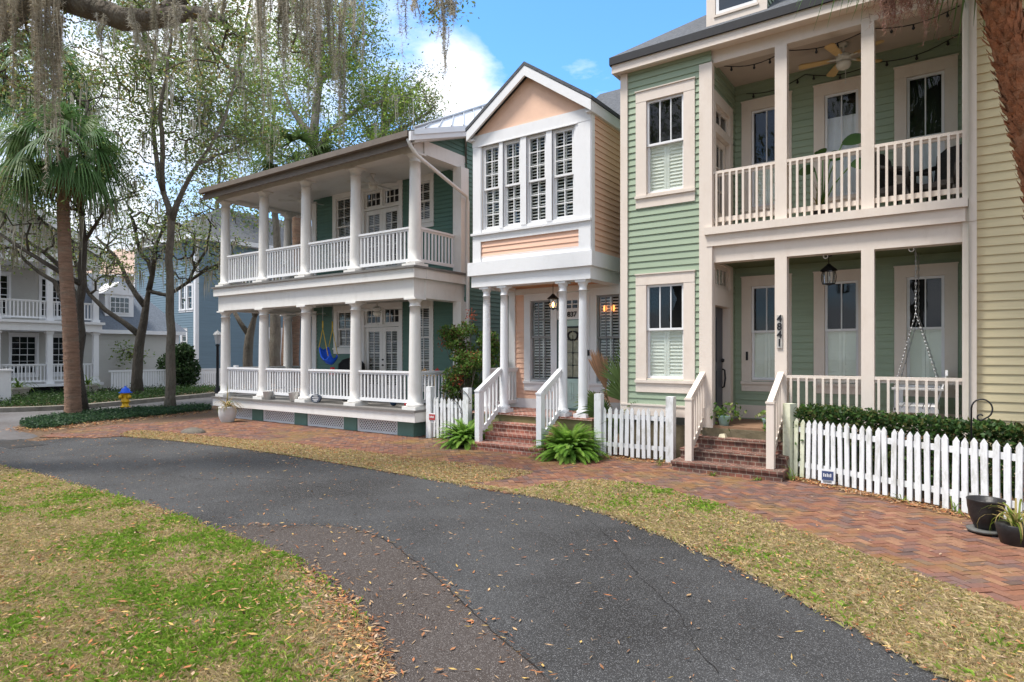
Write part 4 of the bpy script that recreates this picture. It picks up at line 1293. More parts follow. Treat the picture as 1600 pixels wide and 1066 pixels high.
stair_rail(-3.47, 9.95, .172, 10.66, .69, M_cream, 'cream stair railing left of the mossy brick steps')
stair_rail(-2.22, 9.95, .172, 10.66, .69, M_cream, 'cream stair railing right of the mossy brick steps')

# ================================================================== SAGE GREEN HOUSE
def green_house():
    H = thing('sage_house', (-2.4, 12, 0), 'sage green house with cream trim and square porch posts', 'house')
    FZ, DK = .69, 4.04
    fb = front(10.65); bw = front(12.05); iw = eastside(-3.33)
    kw = dict(trim=M_cream, sash=M_white, shm=M_shut, rabbet=True)
    window(H, fb, -4.50, -3.81, 4.79, 6.46, .20, .19, .17, gt=(3, 1), gb=(1, 1), mt='dark', mb_='shut', mid=5.66, **kw)
    window(H, fb, -4.50, -3.81, 1.46, 3.14, .20, .19, .17, gt=(3, 1), gb=(1, 1), mt='dark', mb_='shut', mid=2.34, **kw)
    for a, b in ((-3.03, -2.50), (-1.80, -1.28), (-.59, -.08)):
        window(H, bw, a, b, 1.42, 3.15, .17, .17, .13, gt=(2, 1), gb=(1, 1), mt='dark', mb_='shut', mid=2.31, **kw)
    for i, (a, b) in enumerate(((-3.03, -2.50), (-1.80, -1.28), (-.59, -.08))):
        window(H, bw, a, b, 4.62, 6.40, .17, .18, .13, gt=(2, 1), gb=(1, 1), mt='shade' if i == 1 else 'dark', mb_='shut' if i == 0 else 'shade', mid=5.40, ratio=.62,
               trim=M_cream, sash=M_white, shm=M_shut if i == 0 else M_shade)
    # doors on the inner side of the bay
    iw.holes += [(10.76, 11.66, FZ, 2.74), (10.76, 11.66, 3.05, 3.46), (10.80, 11.66, DK, 5.72), (10.80, 11.66, 5.86, 6.22)]
    t = MB()
    for z0, zt, ta, tb, top, ya, yb in ((FZ, 2.74, 3.05, 3.46, 3.72, 10.76, 11.66), (DK, 5.72, 5.86, 6.22, 6.42, 10.80, 11.66)):
        t.fbox(iw, ya - .12, ya, -.16, .03, z0, top); t.fbox(iw, yb, yb + .17, -.16, .03, z0, top)
        t.fbox(iw, ya, yb, -.16, .028, zt, ta); t.fbox(iw, ya, yb, -.16, .028, tb, top)
    t.build('door_casing', M_cream, H)
    glazed(H, 'transom_window', iw, 10.76, 11.66, 3.05, 3.46, (4, 1), M_cream, 'shut', .07, n=-.02, hole=False, shm=M_shut)
    glazed(H, 'transom_window', iw, 10.80, 11.66, 5.86, 6.22, (2, 1), M_cream, 'dark', .07, n=-.02, hole=False)
    glazed(H, 'balcony_door', iw, 10.81, 11.65, DK + .02, 5.71, (3, 3), M_cream, 'blind_backing', .11, .25, n=-.06, hole=False)
    d = MB(); d.fbox(iw, 10.77, 11.65, -.15, -.11, FZ + .03, 2.73)
    for a, b, c, e in ((10.86, 11.16, .9, 1.6), (11.26, 11.56, .9, 1.6), (10.86, 11.16, 1.75, 2.55), (11.26, 11.56, 1.75, 2.55)):
        d.fbox(iw, a, b, -.109, -.098, c, e)
    dd = d.build('door', M_navy, H)
    k = MB()
    k.tube([iw.P(11.58, -.09, 1.62), iw.P(11.58, -.05, 1.60), iw.P(11.58, -.04, 1.45), iw.P(11.58, -.06, 1.30), iw.P(11.58, -.10, 1.28)], .016, 8)
    k.lathe(iw.P(11.58, -.09, 1.78), [(0, -.04), (.035, -.02), (.035, .02), (0, .04)], 10, cap=False)
    k.build('handle', M_black, dd)
    k = MB(); k.fbox(bw, -3.12, -3.08, .018, .04, 1.78, 1.94); k.build('doorbell', M_black, H)
    w = MB()
    clap(w, fb, -4.98, -3.33, .98, 7.1, .118, .018)
    clap(w, iw, 10.66, 12.05, FZ, 3.9, .118, .018); clap(w, iw, 10.66, 12.05, DK, 6.9, .118, .018)
    clap(w, bw, -3.33, .26, FZ, 3.6, .118, .018); clap(w, bw, -3.33, .26, DK, 6.95, .118, .018)
    flatwall(w, Fr(-4.98, 18, 0, -1), 0, 7.35, 0, 7.1)
    flatwall(w, Fr(.20, 14, 0, -1), 0, 3.4, 0, 7.1)
    w.build('wall', M_green, H)
    t = MB()
    t.box(-5.0, -4.86, 10.61, 10.70, .78, 7.05); t.box(-3.53, -3.31, 10.61, 10.74, .60, 6.85)
    t.box(-4.86, -3.531, 10.615, 10.66, .79, .985)
    t.box(-4.995, -3.54, 10.60, 10.66, .965, .995)
    t.fbox(bw, -3.3, .2, .001, .03, FZ + .02, .95)
    t.fbox(fb, -3.56, -3.29, .041, .055, .60, .98)
    t.build('corner_board', M_cream, H)
    f = MB(); f.box(-4.95, .2, 10.69, 12.05, 0, .788 - .14); f.build('foundation', M_mossycon, H)
    f = MB(); f.box(-3.50, .2, 10.60, 12.05, FZ - .04, FZ); f.build('porch_floor', mat('worn_floor', (.22, .13, .08), .8, .25, 5), H)
    f = MB(); f.box(-3.46, -2.08, 10.56, 10.688, .51, FZ - .041); f.build('landing', M_mossycon, H)
    b = MB()
    b.box(-3.40, .129, 10.67, 10.90, 3.45, 3.72); b.box(-3.40, .164, 10.60, 10.90, 3.721, 3.915)
    b.build('beam', M_cream, H)
    b = MB(); b.box(-3.40, .129, 10.69, 10.9, 6.85, 7.10)
    b.build('beam', M_cream, H)
    f = MB(); f.box(-3.43, .19, 10.55, 12.05, 3.916, DK); f.build('balcony_floor', M_cream, H)
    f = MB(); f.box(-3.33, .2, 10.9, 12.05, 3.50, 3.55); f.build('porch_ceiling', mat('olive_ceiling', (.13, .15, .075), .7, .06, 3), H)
    f = MB(); f.box(-3.33, .2, 10.9, 12.05, 6.92, 6.98); f.build('porch_ceiling', mat('beige_ceiling', (.52, .43, .36), .7, .05, 3), H)
    for x0, x1 in ((-2.32, -2.14), (-1.10, -.93)):
        p = MB(); p.box(x0, x1, 10.67, 10.84, FZ, 3.45); p.build('post', M_cream, H)
        p = MB(); p.box(x0, x1, 10.67, 10.84, DK, 6.85); p.build('post', M_cream, H)
    p = MB(); p.box(.13, .29, 10.64, 10.84, .3, 3.72); p.box(.165, .29, 10.63, 10.84, 3.72, 4.04); p.box(.13, .29, 10.64, 10.84, DK, 7.1)
    p.build('post', M_cream, H)
    fr = front(10.72)
    for a, b in ((-2.14, -1.10), (-.93, .13)): rail(H, fr, a, b, FZ, .87, M_cream, .118, .034, out=True, gap=.12, drop=.08)
    for a, b in ((-3.31, -2.32), (-2.14, -1.10), (-.93, .13)): rail(H, fr, a, b, DK, .96, M_cream, .105, .034, out=True, gap=.10, drop=.09)
    # plaque
    q = MB(); q.box(-2.285, -2.205, 10.648, 10.668, 1.99, 2.52); pl = q.build('number_plaque', mat('plaque_grey', (.42, .40, .37), .6, .15, 30), H)
    for i, c in enumerate("4841"):
        text(c, .155, (-2.245, 10.644, 2.46 - i * .128), FACE, M_black, pl, 'digit', .004, .004, sx=.95)
    # eave, roof, dormer
    e = MB(); e.box(-5.11, .22, 10.47, 10.52, 7.05, 7.235); e.box(-5.09, .22, 10.521, 10.69, 7.06, 7.08); e.box(-5.11, -5.06, 10.521, 16, 7.05, 7.235)
    e.build('eave_board', M_cream, H)
    e = MB(); e.box(-5.14, .24, 10.43, 10.47, 7.20, 7.335); e.box(-5.15, -5.111, 10.47, 16, 7.2, 7.335); e.build('drip_edge', M_edge, H)
    r = MB(); s = .72; x0, x1, y0, z0 = -5.14, .24, 10.43, 7.335; d_ = 2.65
    r.add([(x0, y0, z0), (x1, y0, z0), (x1, y0 + 2 * d_, z0), (x0, y0 + 2 * d_, z0), (x0 + d_, y0 + d_, z0 + s * d_), (x1, y0 + d_, z0 + s * d_)],
          [(0, 1, 5, 4), (0, 4, 3), (3, 4, 5, 2), (1, 2, 5), (3, 2, 1, 0)])
    r.build('roof', M_shingle, H)
    dm = MB()
    yf = 10.62
    fdr = front(yf)
    dm.fbox(fdr, -3.38, -2.44, -.9, 0, 7.36, 8.6)
    dm.fbox(fdr, -3.40, -2.42, .001, .03, 7.40, 7.56); dm.fbox(fdr, -3.40, -3.25, .001, .03, 7.561, 8.6); dm.fbox(fdr, -2.57, -2.42, .001, .03, 7.561, 8.6)
    dm.fbox(fdr, -3.25, -2.57, .001, .03, 8.3, 8.6); dm.fbox(fdr, -3.27, -2.55, .001, .05, 7.561, 7.60)
    dmo = dm.build('dormer', M_cream, H)
    dm = MB(); sash_part(dm, fdr, -3.24, -2.58, 7.61, 8.29, (1, 1), .003, .022, .05); dm.build('sash', M_white, dmo)
    dm = MB(); dm.quad(fdr.P(-3.2, .008, 7.65), fdr.P(-2.6, .008, 7.65), fdr.P(-2.6, .008, 8.25), fdr.P(-3.2, .008, 8.25)); dm.build('pane', mat('dark_pane', (.015, .018, .022), .04, .1, 3, spec=.8), dmo)
    dm = MB(); clap(dm, eastside(-2.435), yf + .02, yf + .9, 7.4, 8.6, .115, .018); dm.build('cheek', M_green, dmo)
    dm = MB(); dm.add([(-3.6, yf - .15, 8.55), (-2.91, yf - .15, 9.05), (-2.22, yf - .15, 8.55), (-3.6, 12.6, 8.55), (-2.91, 12.6, 9.05), (-2.22, 12.6, 8.55)], [(0, 1, 4, 3), (1, 2, 5, 4), (0, 2, 1), (0, 3, 5, 2)]); dm.build('dormer_roof', M_shingle, dmo)
    return H
HG = green_house()
ceiling_fan((-1.42, 11.35, 6.92), M_wood, M_fanwhite, 'ceiling fan with tan blades on the sage green balcony', .75)

# ================================================================== YELLOW HOUSE
def yellow_house():
    H = thing('yellow_house', (2, 12, 0), 'pale yellow clapboard house wall at the right edge', 'house')
    w = MB(); fr = front(10.74)
    clap(w, fr, .29, 6.0, .25, 6.9, .125, .018)
    flatwall(w, Fr(6, 10.74, 0, 1), 0, 7, 0, 6.9)
    w.build('wall', M_yellow, H)
    f = MB(); f.box(.3, 6, 10.78, 17, 0, .25); f.build('foundation', M_mossycon, H)
    e = MB(); e.box(.30, 6.2, 10.52, 10.56, 6.80, 6.99); e.box(.30, 6.2, 10.561, 10.76, 6.82, 6.84); e.build('eave_board', M_cream, H)
    e = MB(); e.box(.26, 6.2, 10.40, 10.519, 6.93, 7.05); e.build('gutter', M_edge, H)
    r = MB(); r.add([(.26, 10.40, 7.06), (6.2, 10.40, 7.06), (6.2, 14, 8.6), (.26, 14, 8.6), (6.2, 17.6, 7.06), (.26, 17.6, 7.06)], [(0, 1, 2, 3), (3, 2, 4, 5)]); r.build('roof', M_shingle, H)
yellow_house()

# ================================================================== FENCES, POTS, PORCH THINGS
def picket_fence(a, b, n, hp, label, posts, mats=(None, None), h=.93, gap=.05):
    a = Vector((*a, 0)); b = Vector((*b, 0)); d = (b - a).normalized(); nn = Vector((d.y, -d.x, 0))
    t = thing('picket_fence', a, label, 'fence', 'white picket fences along the brick walk')
    for i, (u, hh, m_) in enumerate(posts):
        p = a + d * u; m = MB(); w = .068
        def c(s, k, z): q = p + d * s * w + nn * k * w; return (q.x, q.y, z)
        m.hexa([c(-1, 1, 0), c(1, 1, 0), c(1, -1, 0), c(-1, -1, 0), c(-1, 1, hh), c(1, 1, hh), c(1, -1, hh), c(-1, -1, hh)])
        m.build('post', m_, t)
    L_ = (b - a).length
    for z in (.24, h - .17):
        m = MB(); p = a + d * posts[0][0] - nn * .03; q = b - nn * .03
        m.bar((p.x, p.y, z), (q.x, q.y, z), .035, .075); m.build('rail', M_picket, t)
    for i in range(n):
        u = .115 + (L_ - .16) * i / max(1, n - 1) + random.uniform(-.006, .006)
        p = a + d * u; w = .034 + random.uniform(-.002, .002); tl = random.uniform(-.020, .020); hh = h + random.uniform(-.018, .014); g = gap + random.uniform(-.015, .02)
        m = MB(); o = nn * .012
        prof = [(-w, g), (w, g), (w, hh - .055), (0, hh), (-w, hh - .055)]
        f = [p + d * (s + tl * z) + Vector((0, 0, z)) + o for s, z in prof]; k = [q - nn * .02 for q in f]
        m.add(f + k, [(0, 1, 2, 3, 4), (9, 8, 7, 6, 5)] + [(j, j + 5, (j + 1) % 5 + 5, (j + 1) % 5) for j in range(5)])
        m.build('picket', M_picketmoss if (posts[0][2] is M_picketmoss and i < 2) else M_picket, t)
    return t
picket_fence((-2.02, 10.28), (.74, 8.68), 29, .93, 'long weathered white picket fence before the clipped hedge', [(0, 1.14, M_picketmoss)])
picket_fence((-5.34, 10.42), (-3.98, 10.42), 12, .93, 'short white picket fence before the fan palm', [(0, 1.16, M_picket), (1.38, 1.16, M_picket)])
picket_fence((-9.55, 10.42), (-8.52, 10.42), 9, .95, 'short white picket fence beside the white-columned porch', [(0, 1.17, M_picket), (1.07, 1.17, M_picket)])

def yard_sign(loc, w, h, stake, face, label, rz=0, words=None):
    t = thing('yard_sign', loc, label, 'sign')
    x, y, z = loc
    m = MB(); m.tube([(x, y, z), (x, y, z + stake)], .008, 6); m.build('stake', M_steel, t)
    m = MB(); m.box(x - w / 2, x + w / 2, y - .016, y - .006, z + stake - h, z + stake); p = m.build('panel', M_white, t)
    m = MB(); m.box(x - w / 2 + .012, x + w / 2 - .012, y - .0195, y - .0165, z + stake - h * (.75), z + stake - h * .12); m.build('emblem', face, p)
    m = MB()
    for k in range(5): m.box(x - w * .32 + k * w * .13, x - w * .25 + k * w * .13, y - .0225, y - .0198, z + stake - h * .52, z + stake - h * (.28 + .05 * (k % 2)))
    m.build('lettering', M_white, p)
    m = MB()
    for k in range(2): m.box(x - w * .36, x + w * .3, y - .0195, y - .0165, z + stake - h * (.83 + .08 * k), z + stake - h * (.80 + .08 * k))
    m.build('small_print', M_black, p)
    return t
yard_sign((-9.30, 10.22, 0), .20, .20, .60, M_redsign, 'small red and white security sign before the porch-side picket fence')
yard_sign((-1.42, 9.78, 0), .17, .20, .27, mat('sign_blue', (.05, .07, .16), .5, .1, 5), 'small dark and white sign leaning at the foot of the long picket fence')

def crook(loc, h, label, s=.10):
    t = thing('plant_hook', loc, label, 'plant hook')
    x, y, z = loc
    m = MB()
    pts = [(x, y, z), (x, y, z + h - s * 1.2)]
    for a in np.linspace(math.pi, -1.2, 14): pts.append((x + s + s * math.cos(a), y, z + h - s * 1.2 + s * 1.15 * math.sin(a)))
    for a in np.linspace(-1.6, -5.6, 12):
        r = s * .42 * (1 - (abs(a) - 1.6) / 9)
        pts.append((x + s * .92 + r * math.cos(a), y, z + h - s * 2.15 + r * math.sin(a)))
    m.tube(pts, .009, 6); m.build('hook_rod', M_black, t)
    return t
crook((.20, 9.22, 0), 1.37, 'tall black shepherd hook standing in the hedge')
def bracket(loc, label):
    t = thing('plant_bracket', loc, label, 'bracket', 'curled iron brackets on the small gate fence'); x, y, z = loc; m = MB()
    pts = [(x - .13 + .26 * (1 - math.cos(a)) / 2, y, z + .16 + .09 * math.sin(a) - .16 * (1 - math.cos(a)) / 2 * 1.2) for a in np.linspace(0, 3.0, 12)]
    pts += [(pts[-1][0] - .03 * math.sin(a), y, pts[-1][2] - .03 * (1 - math.cos(a))) for a in np.linspace(.3, 4.2, 8)]
    m.tube(pts, .008, 6); m.build('scroll', M_black, t)
bracket((-8.46, 10.33, .92), 'upper curled black iron bracket on the gate post')
bracket((-8.75, 10.38, .70), 'lower curled black iron bracket on the gate pickets')

def pot(name, loc, prof, m_, label, soil=.0, n=28, extra=None):
    t = thing(name, loc, label, 'pot')
    m = MB(); m.lathe(loc, prof, n, cap=False); m.build('bowl', m_, t)
    if soil:
        s = MB(); s.lathe(loc, [(0, soil), (prof[-1][0], soil)], n, cap=False); s.build('soil', M_soil, t)
    return t
pl = (.30, 8.22, 0)
t = thing('large_planter', pl, 'large empty black glazed pot on a wheeled saucer', 'pot')
m = MB(); m.lathe((pl[0], pl[1], .09), [(.0, 0), (.12, 0), (.135, .02), (.185, .14), (.212, .27), (.218, .35), (.225, .365), (.218, .375), (.205, .368), (.195, .30), (.0, .28)], 32, cap=False); m.build('bowl', M_blackpot, t)
m = MB(); m.lathe((pl[0], pl[1], .281), [(0, .012), (.193, .01)], 28, cap=False); m.build('soil', mat('dry_soil', (.34, .22, .15), .9, .2, 20, bump=.5), t)
m = MB(); m.lathe((pl[0], pl[1], .05), [(0, 0), (.21, 0), (.22, .012), (.22, .032), (.20, .036), (0, .036)], 28, cap=False); m.build('saucer', mat('grey_saucer', (.10, .10, .095), .6, .3, 10), t)
for k in range(4):
    a = .5 + k * math.pi / 2; m = MB(); c = (pl[0] + .18 * math.cos(a), pl[1] + .18 * math.sin(a), .026)
    m.tube([(c[0] - .018, c[1], c[2]), (c[0] + .018, c[1], c[2])], .026, 10); m.build('caster', M_black, t)

t.scale = (.76, .76, .82)
def strap_plant(parent, P, n, ln, w, cols, spread=1.0, up=1.0, name='leaves', arch=1.0, segs=7):
    """long arching strap leaves from a point"""
    V = []; F = []; C = []
    cols = np.array(cols)
    for i in range(n):
        az = RNG.uniform(0, 6.283); L_ = ln * RNG.uniform(.6, 1.15); el = RNG.uniform(.45, 1.45) * up; c = cols[RNG.integers(len(cols))] * RNG.uniform(.75, 1.25)
        p = np.array(P, float) + RNG.normal(0, .02, 3) * [1, 1, 0]
        dx = np.array([math.cos(az), math.sin(az), 0]); s = np.array([-math.sin(az), math.cos(az), 0])
        ww = w * RNG.uniform(.7, 1.2); k = len(V)
        a = el
        for j in range(segs + 1):
            t = j / segs; wd = ww * (1 - t ** 2.2) * (.55 + .45 * min(1, t * 4)) + .0015
            V += [tuple(p - s * wd / 2), tuple(p + s * wd / 2)]; C += [c, c]
            p = p + (dx * math.cos(a) * spread + np.array([0, 0, math.sin(a)])) * (L_ / segs)
            a -= arch * (.25 + .35 * t) * (7 / segs)
        for j in range(segs): F.append((k + 2 * j, k + 2 * j + 1, k + 2 * j + 3, k + 2 * j + 2))
    return npmesh(name, V, F, M_leaf, parent, np.array(C))
t = pot('small_planter', (.52, 7.92, 0), [(0, 0), (.10, 0), (.115, .02), (.15, .14), (.162, .215), (.155, .225), (.14, .21), (0, .19)], M_blackpot, 'small black pot of long straw-green strap leaves', 0)
strap_plant(t, (.52, 7.92, .20), 34, .50, .022, [(.16, .22, .03), (.22, .27, .04), (.30, .27, .09), (.11, .17, .03), (.42, .33, .13)], arch=1.05)
t = pot('urn_planter', (-16.35, 9.62, 0), [(0, 0), (.15, 0), (.16, .03), (.22, .16), (.235, .30), (.225, .40), (.235, .44), (.22, .45), (.20, .40), (0, .38)], M_potwhite, 'whitewashed round urn of dry strap leaves by the porch corner', 0)
strap_plant(t, (-16.35, 9.62, .40), 46, .55, .035, [(.10, .16, .03), (.40, .30, .14), (.34, .23, .10), (.14, .18, .05), (.48, .38, .2)], arch=1.0)
strap_plant(t, (-16.35, 9.62, .40), 10, .75, .02, [(.16, .18, .06), (.40, .32, .16)], up=1.3, arch=.35, name='stalks')
def small_pot_plant(loc, label, big=1.0, trail=True):
    t = thing('potted_plant', loc, label, 'potted plant')
    m = MB(); m.lathe(loc, [(0, 0), (.075, 0), (.10, .15), (.105, .16), (.095, .155), (0, .14)], 20, cap=False); m.build('pot', M_aqua, t)
    n = int(110 * big); P = np.array(loc) + np.array([0, 0, .22]) + RNG.normal(0, 1, (n, 3)) * np.array([.12, .12, .075]) * big
    if trail: P = np.vstack([P, np.array(loc) + np.column_stack([RNG.normal(-.02, .03, 30), np.full(30, -.10) + RNG.normal(0, .02, 30), RNG.uniform(-.28, .1, 30)])])
    V, F, C = leaf_quads(P, .075, pick([(.10, .20, .03), (.16, .27, .05), (.30, .34, .12), (.07, .14, .03)], len(P)), .6)
    npmesh('leaves', V, F, M_leaf, t, C)
    return t
small_pot_plant((-3.14, 10.72, .69), 'bushy variegated plant in an aqua pot at the left of the landing', 1.1, False)
small_pot_plant((-2.42, 10.70, .69), 'trailing green plant in an aqua pot at the right of the landing', .65)
t = thing('fallen_block', (-3.10, 10.50, .517), 'small pale stone lying on the top mossy step', 'stone')
m = MB(); m.add([(-3.16, 10.46, .517), (-3.04, 10.44, .517), (-3.03, 10.53, .517), (-3.15, 10.54, .517), (-3.14, 10.47, .57), (-3.06, 10.46, .585), (-3.05, 10.52, .575), (-3.13, 10.53, .565)], [(3, 2, 1, 0), (4, 5, 6, 7), (0, 1, 5, 4), (1, 2, 6, 5), (2, 3, 7, 6), (3, 0, 4, 7)]); m.build('block', mat('cream_stone', (.6, .55, .4), .9, .2, 20), t)

def lantern(loc, zc, w, h, label, lit, cage=False):
    t = thing('porch_lantern', loc, label, 'lantern'); x, y, z = loc
    m = MB(); m.tube([(x, y, zc), (x, y, z + h)], .007, 6); m.lathe((x, y, zc), [(0, 0), (.05, 0), (.05, -.02), (0, -.03)], 12, cap=False); m.build('chain', M_black, t)
    m = MB(); m.lathe((x, y, z), [(w * .62, h * .68), (w * .60, h * .72), (w * .2, h * .93), (w * .1, h), (0, h)], 8 if not cage else 14, cap=False); m.build('roof', M_black, t)
    m = MB(); n = 6 if not cage else 8
    for i in range(n):
        a = 2 * math.pi * i / n
        f = [(x + w * (.42 + (.10 * math.sin(q * math.pi) if cage else .06 * q)) * math.cos(a), y + w * (.42 + (.10 * math.sin(q * math.pi) if cage else .06 * q)) * math.sin(a), z + h * (.08 + .62 * q)) for q in np.linspace(0, 1, 5)]
        m.tube(f, .006, 5)
    m.lathe((x, y, z), [(0, 0), (w * .2, .02), (w * .45, h * .08), (w * .45, h * .11), (0, h * .11)], 12, cap=False)
    m.build('cage', M_black, t)
    m = MB(); m.lathe((x, y, z + h * .18), [(0, 0), (.012, 0), (.022, .05), (.016, .09), (0, .12)], 10, cap=False); m.build('bulb', M_bulb if lit else M_potwhite, t)
    m = MB()
    m.lathe((x, y, z), [(w * .40, h * .12), (w * .45, h * .68)], n, cap=False, smooth=False); m.build('glass', M_glass, t)
lantern((-6.72, 11.05, 2.80), 3.40, .20, .34, 'lit black lantern hanging before the mint door', True)
lantern((-1.62, 11.25, 3.0), 3.50, .21, .36, 'unlit black cage lantern hanging on the sage green porch', False, True)
# glowing shapes added as lamp reflections in the right-hand peach porch window
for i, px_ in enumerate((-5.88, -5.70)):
    t = thing('lamp_reflection', (px_, 11.75, 2.78), 'orange glow made as a lamp reflection in the peach porch window, ' + ('left of the pair' if i == 0 else 'right of the pair'), 'reflection', 'pair of lamp reflections in the peach porch window')
    m = MB(); m.lathe((px_, 11.75, 2.78), [(0, 0), (.035, .01), (.045, .06), (.035, .12), (0, .13)], 12, cap=False, sy=.3); m.build('lamp_image', emit_mat('reflection_glow', (1, .33, .08), 1.2), t)
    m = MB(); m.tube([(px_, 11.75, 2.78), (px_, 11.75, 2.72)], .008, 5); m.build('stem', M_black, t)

def cup_hook(loc, label):
    t = thing('cup_hook', loc, label, 'hook', 'white hooks under the sage porch beam'); x, y, z = loc; m = MB()
    m.tube([(x, y, z), (x, y, z - .03)] + [(x + .03 - .03 * math.cos(a), y, z - .03 - .03 * math.sin(a)) for a in np.linspace(0, 3.8, 9)], .007, 6); m.build('wire', M_white, t)
cup_hook((-1.63, 10.80, 3.45), 'white hook under the porch beam above the lantern')
cup_hook((-.50, 10.80, 3.45), 'white hook under the porch beam near the swing chain')

def porch_swing():
    x, y, z = -.42, 11.38, 1.10
    t = thing('porch_swing', (x, y, z), 'white wooden porch swing hanging on chains', 'porch swing')
    m = MB()
    for k in range(6): m.box(x - .25 + k * .085, x - .18 + k * .085, y - .5, y + .5, z, z + .022)
    m.build('seat', M_white, t)
    m = MB()
    for k in range(9): m.hexa([(x + .24, y - .46 + k * .108, z + .05), (x + .26, y - .46 + k * .108, z + .05), (x + .26, y - .40 + k * .108, z + .05), (x + .24, y - .40 + k * .108, z + .05), (x + .36, y - .46 + k * .108, z + .5), (x + .38, y - .46 + k * .108, z + .5), (x + .38, y - .40 + k * .108, z + .5), (x + .36, y - .40 + k * .108, z + .5)])
    m.bar((x + .37, y - .52, z + .52), (x + .37, y + .52, z + .52), .03, .07); m.bar((x + .25, y - .52, z + .06), (x + .25, y + .52, z + .06), .03, .07)
    m.build('backrest', M_white, t)
    for s in (-1, 1):
        m = MB(); yy = y + s * .50
        m.box(x - .30, x + .34, yy - .045, yy + .045, z + .27, z + .30); m.box(x - .27, x - .21, yy - .02, yy + .02, z - .04, z + .27)
        m.bar((x - .28, yy, z - .03), (x + .28, yy, z - .03), .04, .06); m.build('armrest', M_white, t)
        for xx in (x - .27, x + .30):
            m = MB(); top = Vector((x, yy, 2.5)); b = Vector((xx, yy, z + .28)); n = 22
            pts = [b.lerp(top, i / n) for i in range(n + 1)]
            for i, (p, q) in enumerate(zip(pts, pts[1:])):
                o = Vector((.006, 0, 0)) if i % 2 else Vector((0, .006, 0)); m.tube([p - o, q - o], .004, 4); m.tube([p + o, q + o], .004, 4)
            m.build('chain', M_steel, t)
        m = MB(); n = 18
        pts = [Vector((x, yy, 2.5)).lerp(Vector((x, yy, 3.5)), i / n) for i in range(n + 1)]
        for i, (p, q) in enumerate(zip(pts, pts[1:])):
            o = Vector((.007, 0, 0)) if i % 2 else Vector((0, .007, 0)); m.tube([p - o, q - o], .005, 4); m.tube([p + o, q + o], .005, 4)
        m.build('chain', M_steel, t)
porch_swing()

def baby_swing():
    x, y, z = -13.72, 10.95, 1.56
    t = thing('baby_swing', (x, y, z), 'blue plastic baby swing on yellow ropes', 'swing')
    m = MB()
    # scooped seat shell : leaning back
    prof = [(u * .8, zz * .8 + .1, w * .8) for u, zz, w in [(-.25, .40, .17), (-.21, .30, .19), (-.12, .08, .20), (.0, -.02, .20), (.14, -.03, .19), (.22, .06, .17), (.24, .14, .15)]]
    for th in (0, .03):
        vs = []
        for u, zz, w in prof:
            for s in (-1, -.5, 0, .5, 1): vs.append((x + u, y + s * w, z + zz + .10 * s * s - th))
        fs = [(j * 5 + i, j * 5 + i + 1, (j + 1) * 5 + i + 1, (j + 1) * 5 + i) for j in range(len(prof) - 1) for i in range(4)]
        m.add(vs, fs if th == 0 else [f[::-1] for f in fs], 0, True)
    m.tube([(x + u, y - w, z + zz + .10) for u, zz, w in prof], .022, 8); m.tube([(x + u, y + w, z + zz + .10) for u, zz, w in prof], .022, 8)
    m.tube([(x - .20, y - .136, z + .5), (x - .216, y, z + .43), (x - .20, y + .136, z + .5)], .02, 8)
    m.build('seat', M_bluep, t)
    m = MB(); m.hexa([(x + .10, y - .05, z - .22), (x + .24, y - .05, z - .22), (x + .24, y + .05, z - .22), (x + .10, y + .05, z - .22), (x + .13, y - .04, z - .02), (x + .19, y - .04, z - .02), (x + .19, y + .04, z - .02), (x + .13, y + .04, z - .02)]); m.build('leg_post', M_redp, t)
    for xx, zz in ((x - .20, z + .50), (x + .18, z + .28)):
        for s in (-1, 1):
            m = MB(); m.tube([(xx, y + s * .16, zz), (x - .04, y + s * .16, z + 1.02)], .011, 6); m.build('rope', M_rope, t)
    for s in (-1, 1):
        m = MB(); m.tube([(x - .04, y + s * .16, z + 1.02), (x - .04, y + s * .16, z + 1.22)], .018, 6); m.build('rope', M_rope, t)
        m = MB(); m.tube([(x - .04, y + s * .16, z + 1.22), (x - .04, y + s * .16, 3.28)], .007, 5); m.build('hanger', M_steel, t)
baby_swing()
t = thing('covered_grill', (-13.38, 11.45, .64), 'black covered round grill beyond the baby swing', 'grill')
m = MB(); m.lathe((-13.38, 11.45, .64), [(0, .0), (.25, 0), (.27, .3), (.30, .62), (.36, .85), (.35, .98), (.24, 1.10), (.08, 1.15), (0, 1.15)], 20, cap=False); m.build('cover', mat('black_cover', (.01, .01, .011), .8, .3, 10, bump=.4, bscale=12), t)
m = MB(); m.tube([(-13.45, 11.45, 1.78), (-13.45, 11.45, 1.83), (-13.31, 11.45, 1.83), (-13.31, 11.45, 1.78)], .01, 6); m.build('handle', M_black, t)

def bucket(loc, label, tilt=0):
    t = thing('bucket', loc, label, 'bucket', 'pale buckets on the porch edge'); m = MB()
    m.lathe(loc, [(0, 0), (.10, 0), (.125, .22), (.132, .225), (.132, .24), (.122, .24), (.098, .015), (0, .012)], 20, cap=False); m.build('tub', M_potwhite, t)
    m = MB(); x, y, z = loc; m.tube([(x - .13, y, z + .21)] + [(x - .13 * math.cos(a), y - .10 * math.sin(a), z + .21 - .10 * math.sin(a)) for a in np.linspace(0, math.pi, 9)], .004, 5); m.build('handle', M_steel, t)
    t.rotation_euler[1] = tilt
bucket((-15.38, 10.22, .64), 'white bucket standing beside the second column from the left')
bucket((-14.20, 10.22, .648), 'white bucket tilted against the middle column', -.16)
t = thing('stone_plaque', (-13.30, 10.20, .64), 'rounded dark stone plaque with pale lettering on the porch edge', 'plaque')
m = MB(); n = 18
pts = [(.19 * math.cos(a) * (1 + .08 * math.sin(3 * a)), .115 + .115 * math.sin(a) * (1 + .1 * math.cos(2 * a))) for a in np.linspace(0, 2 * math.pi, n, endpoint=False)]
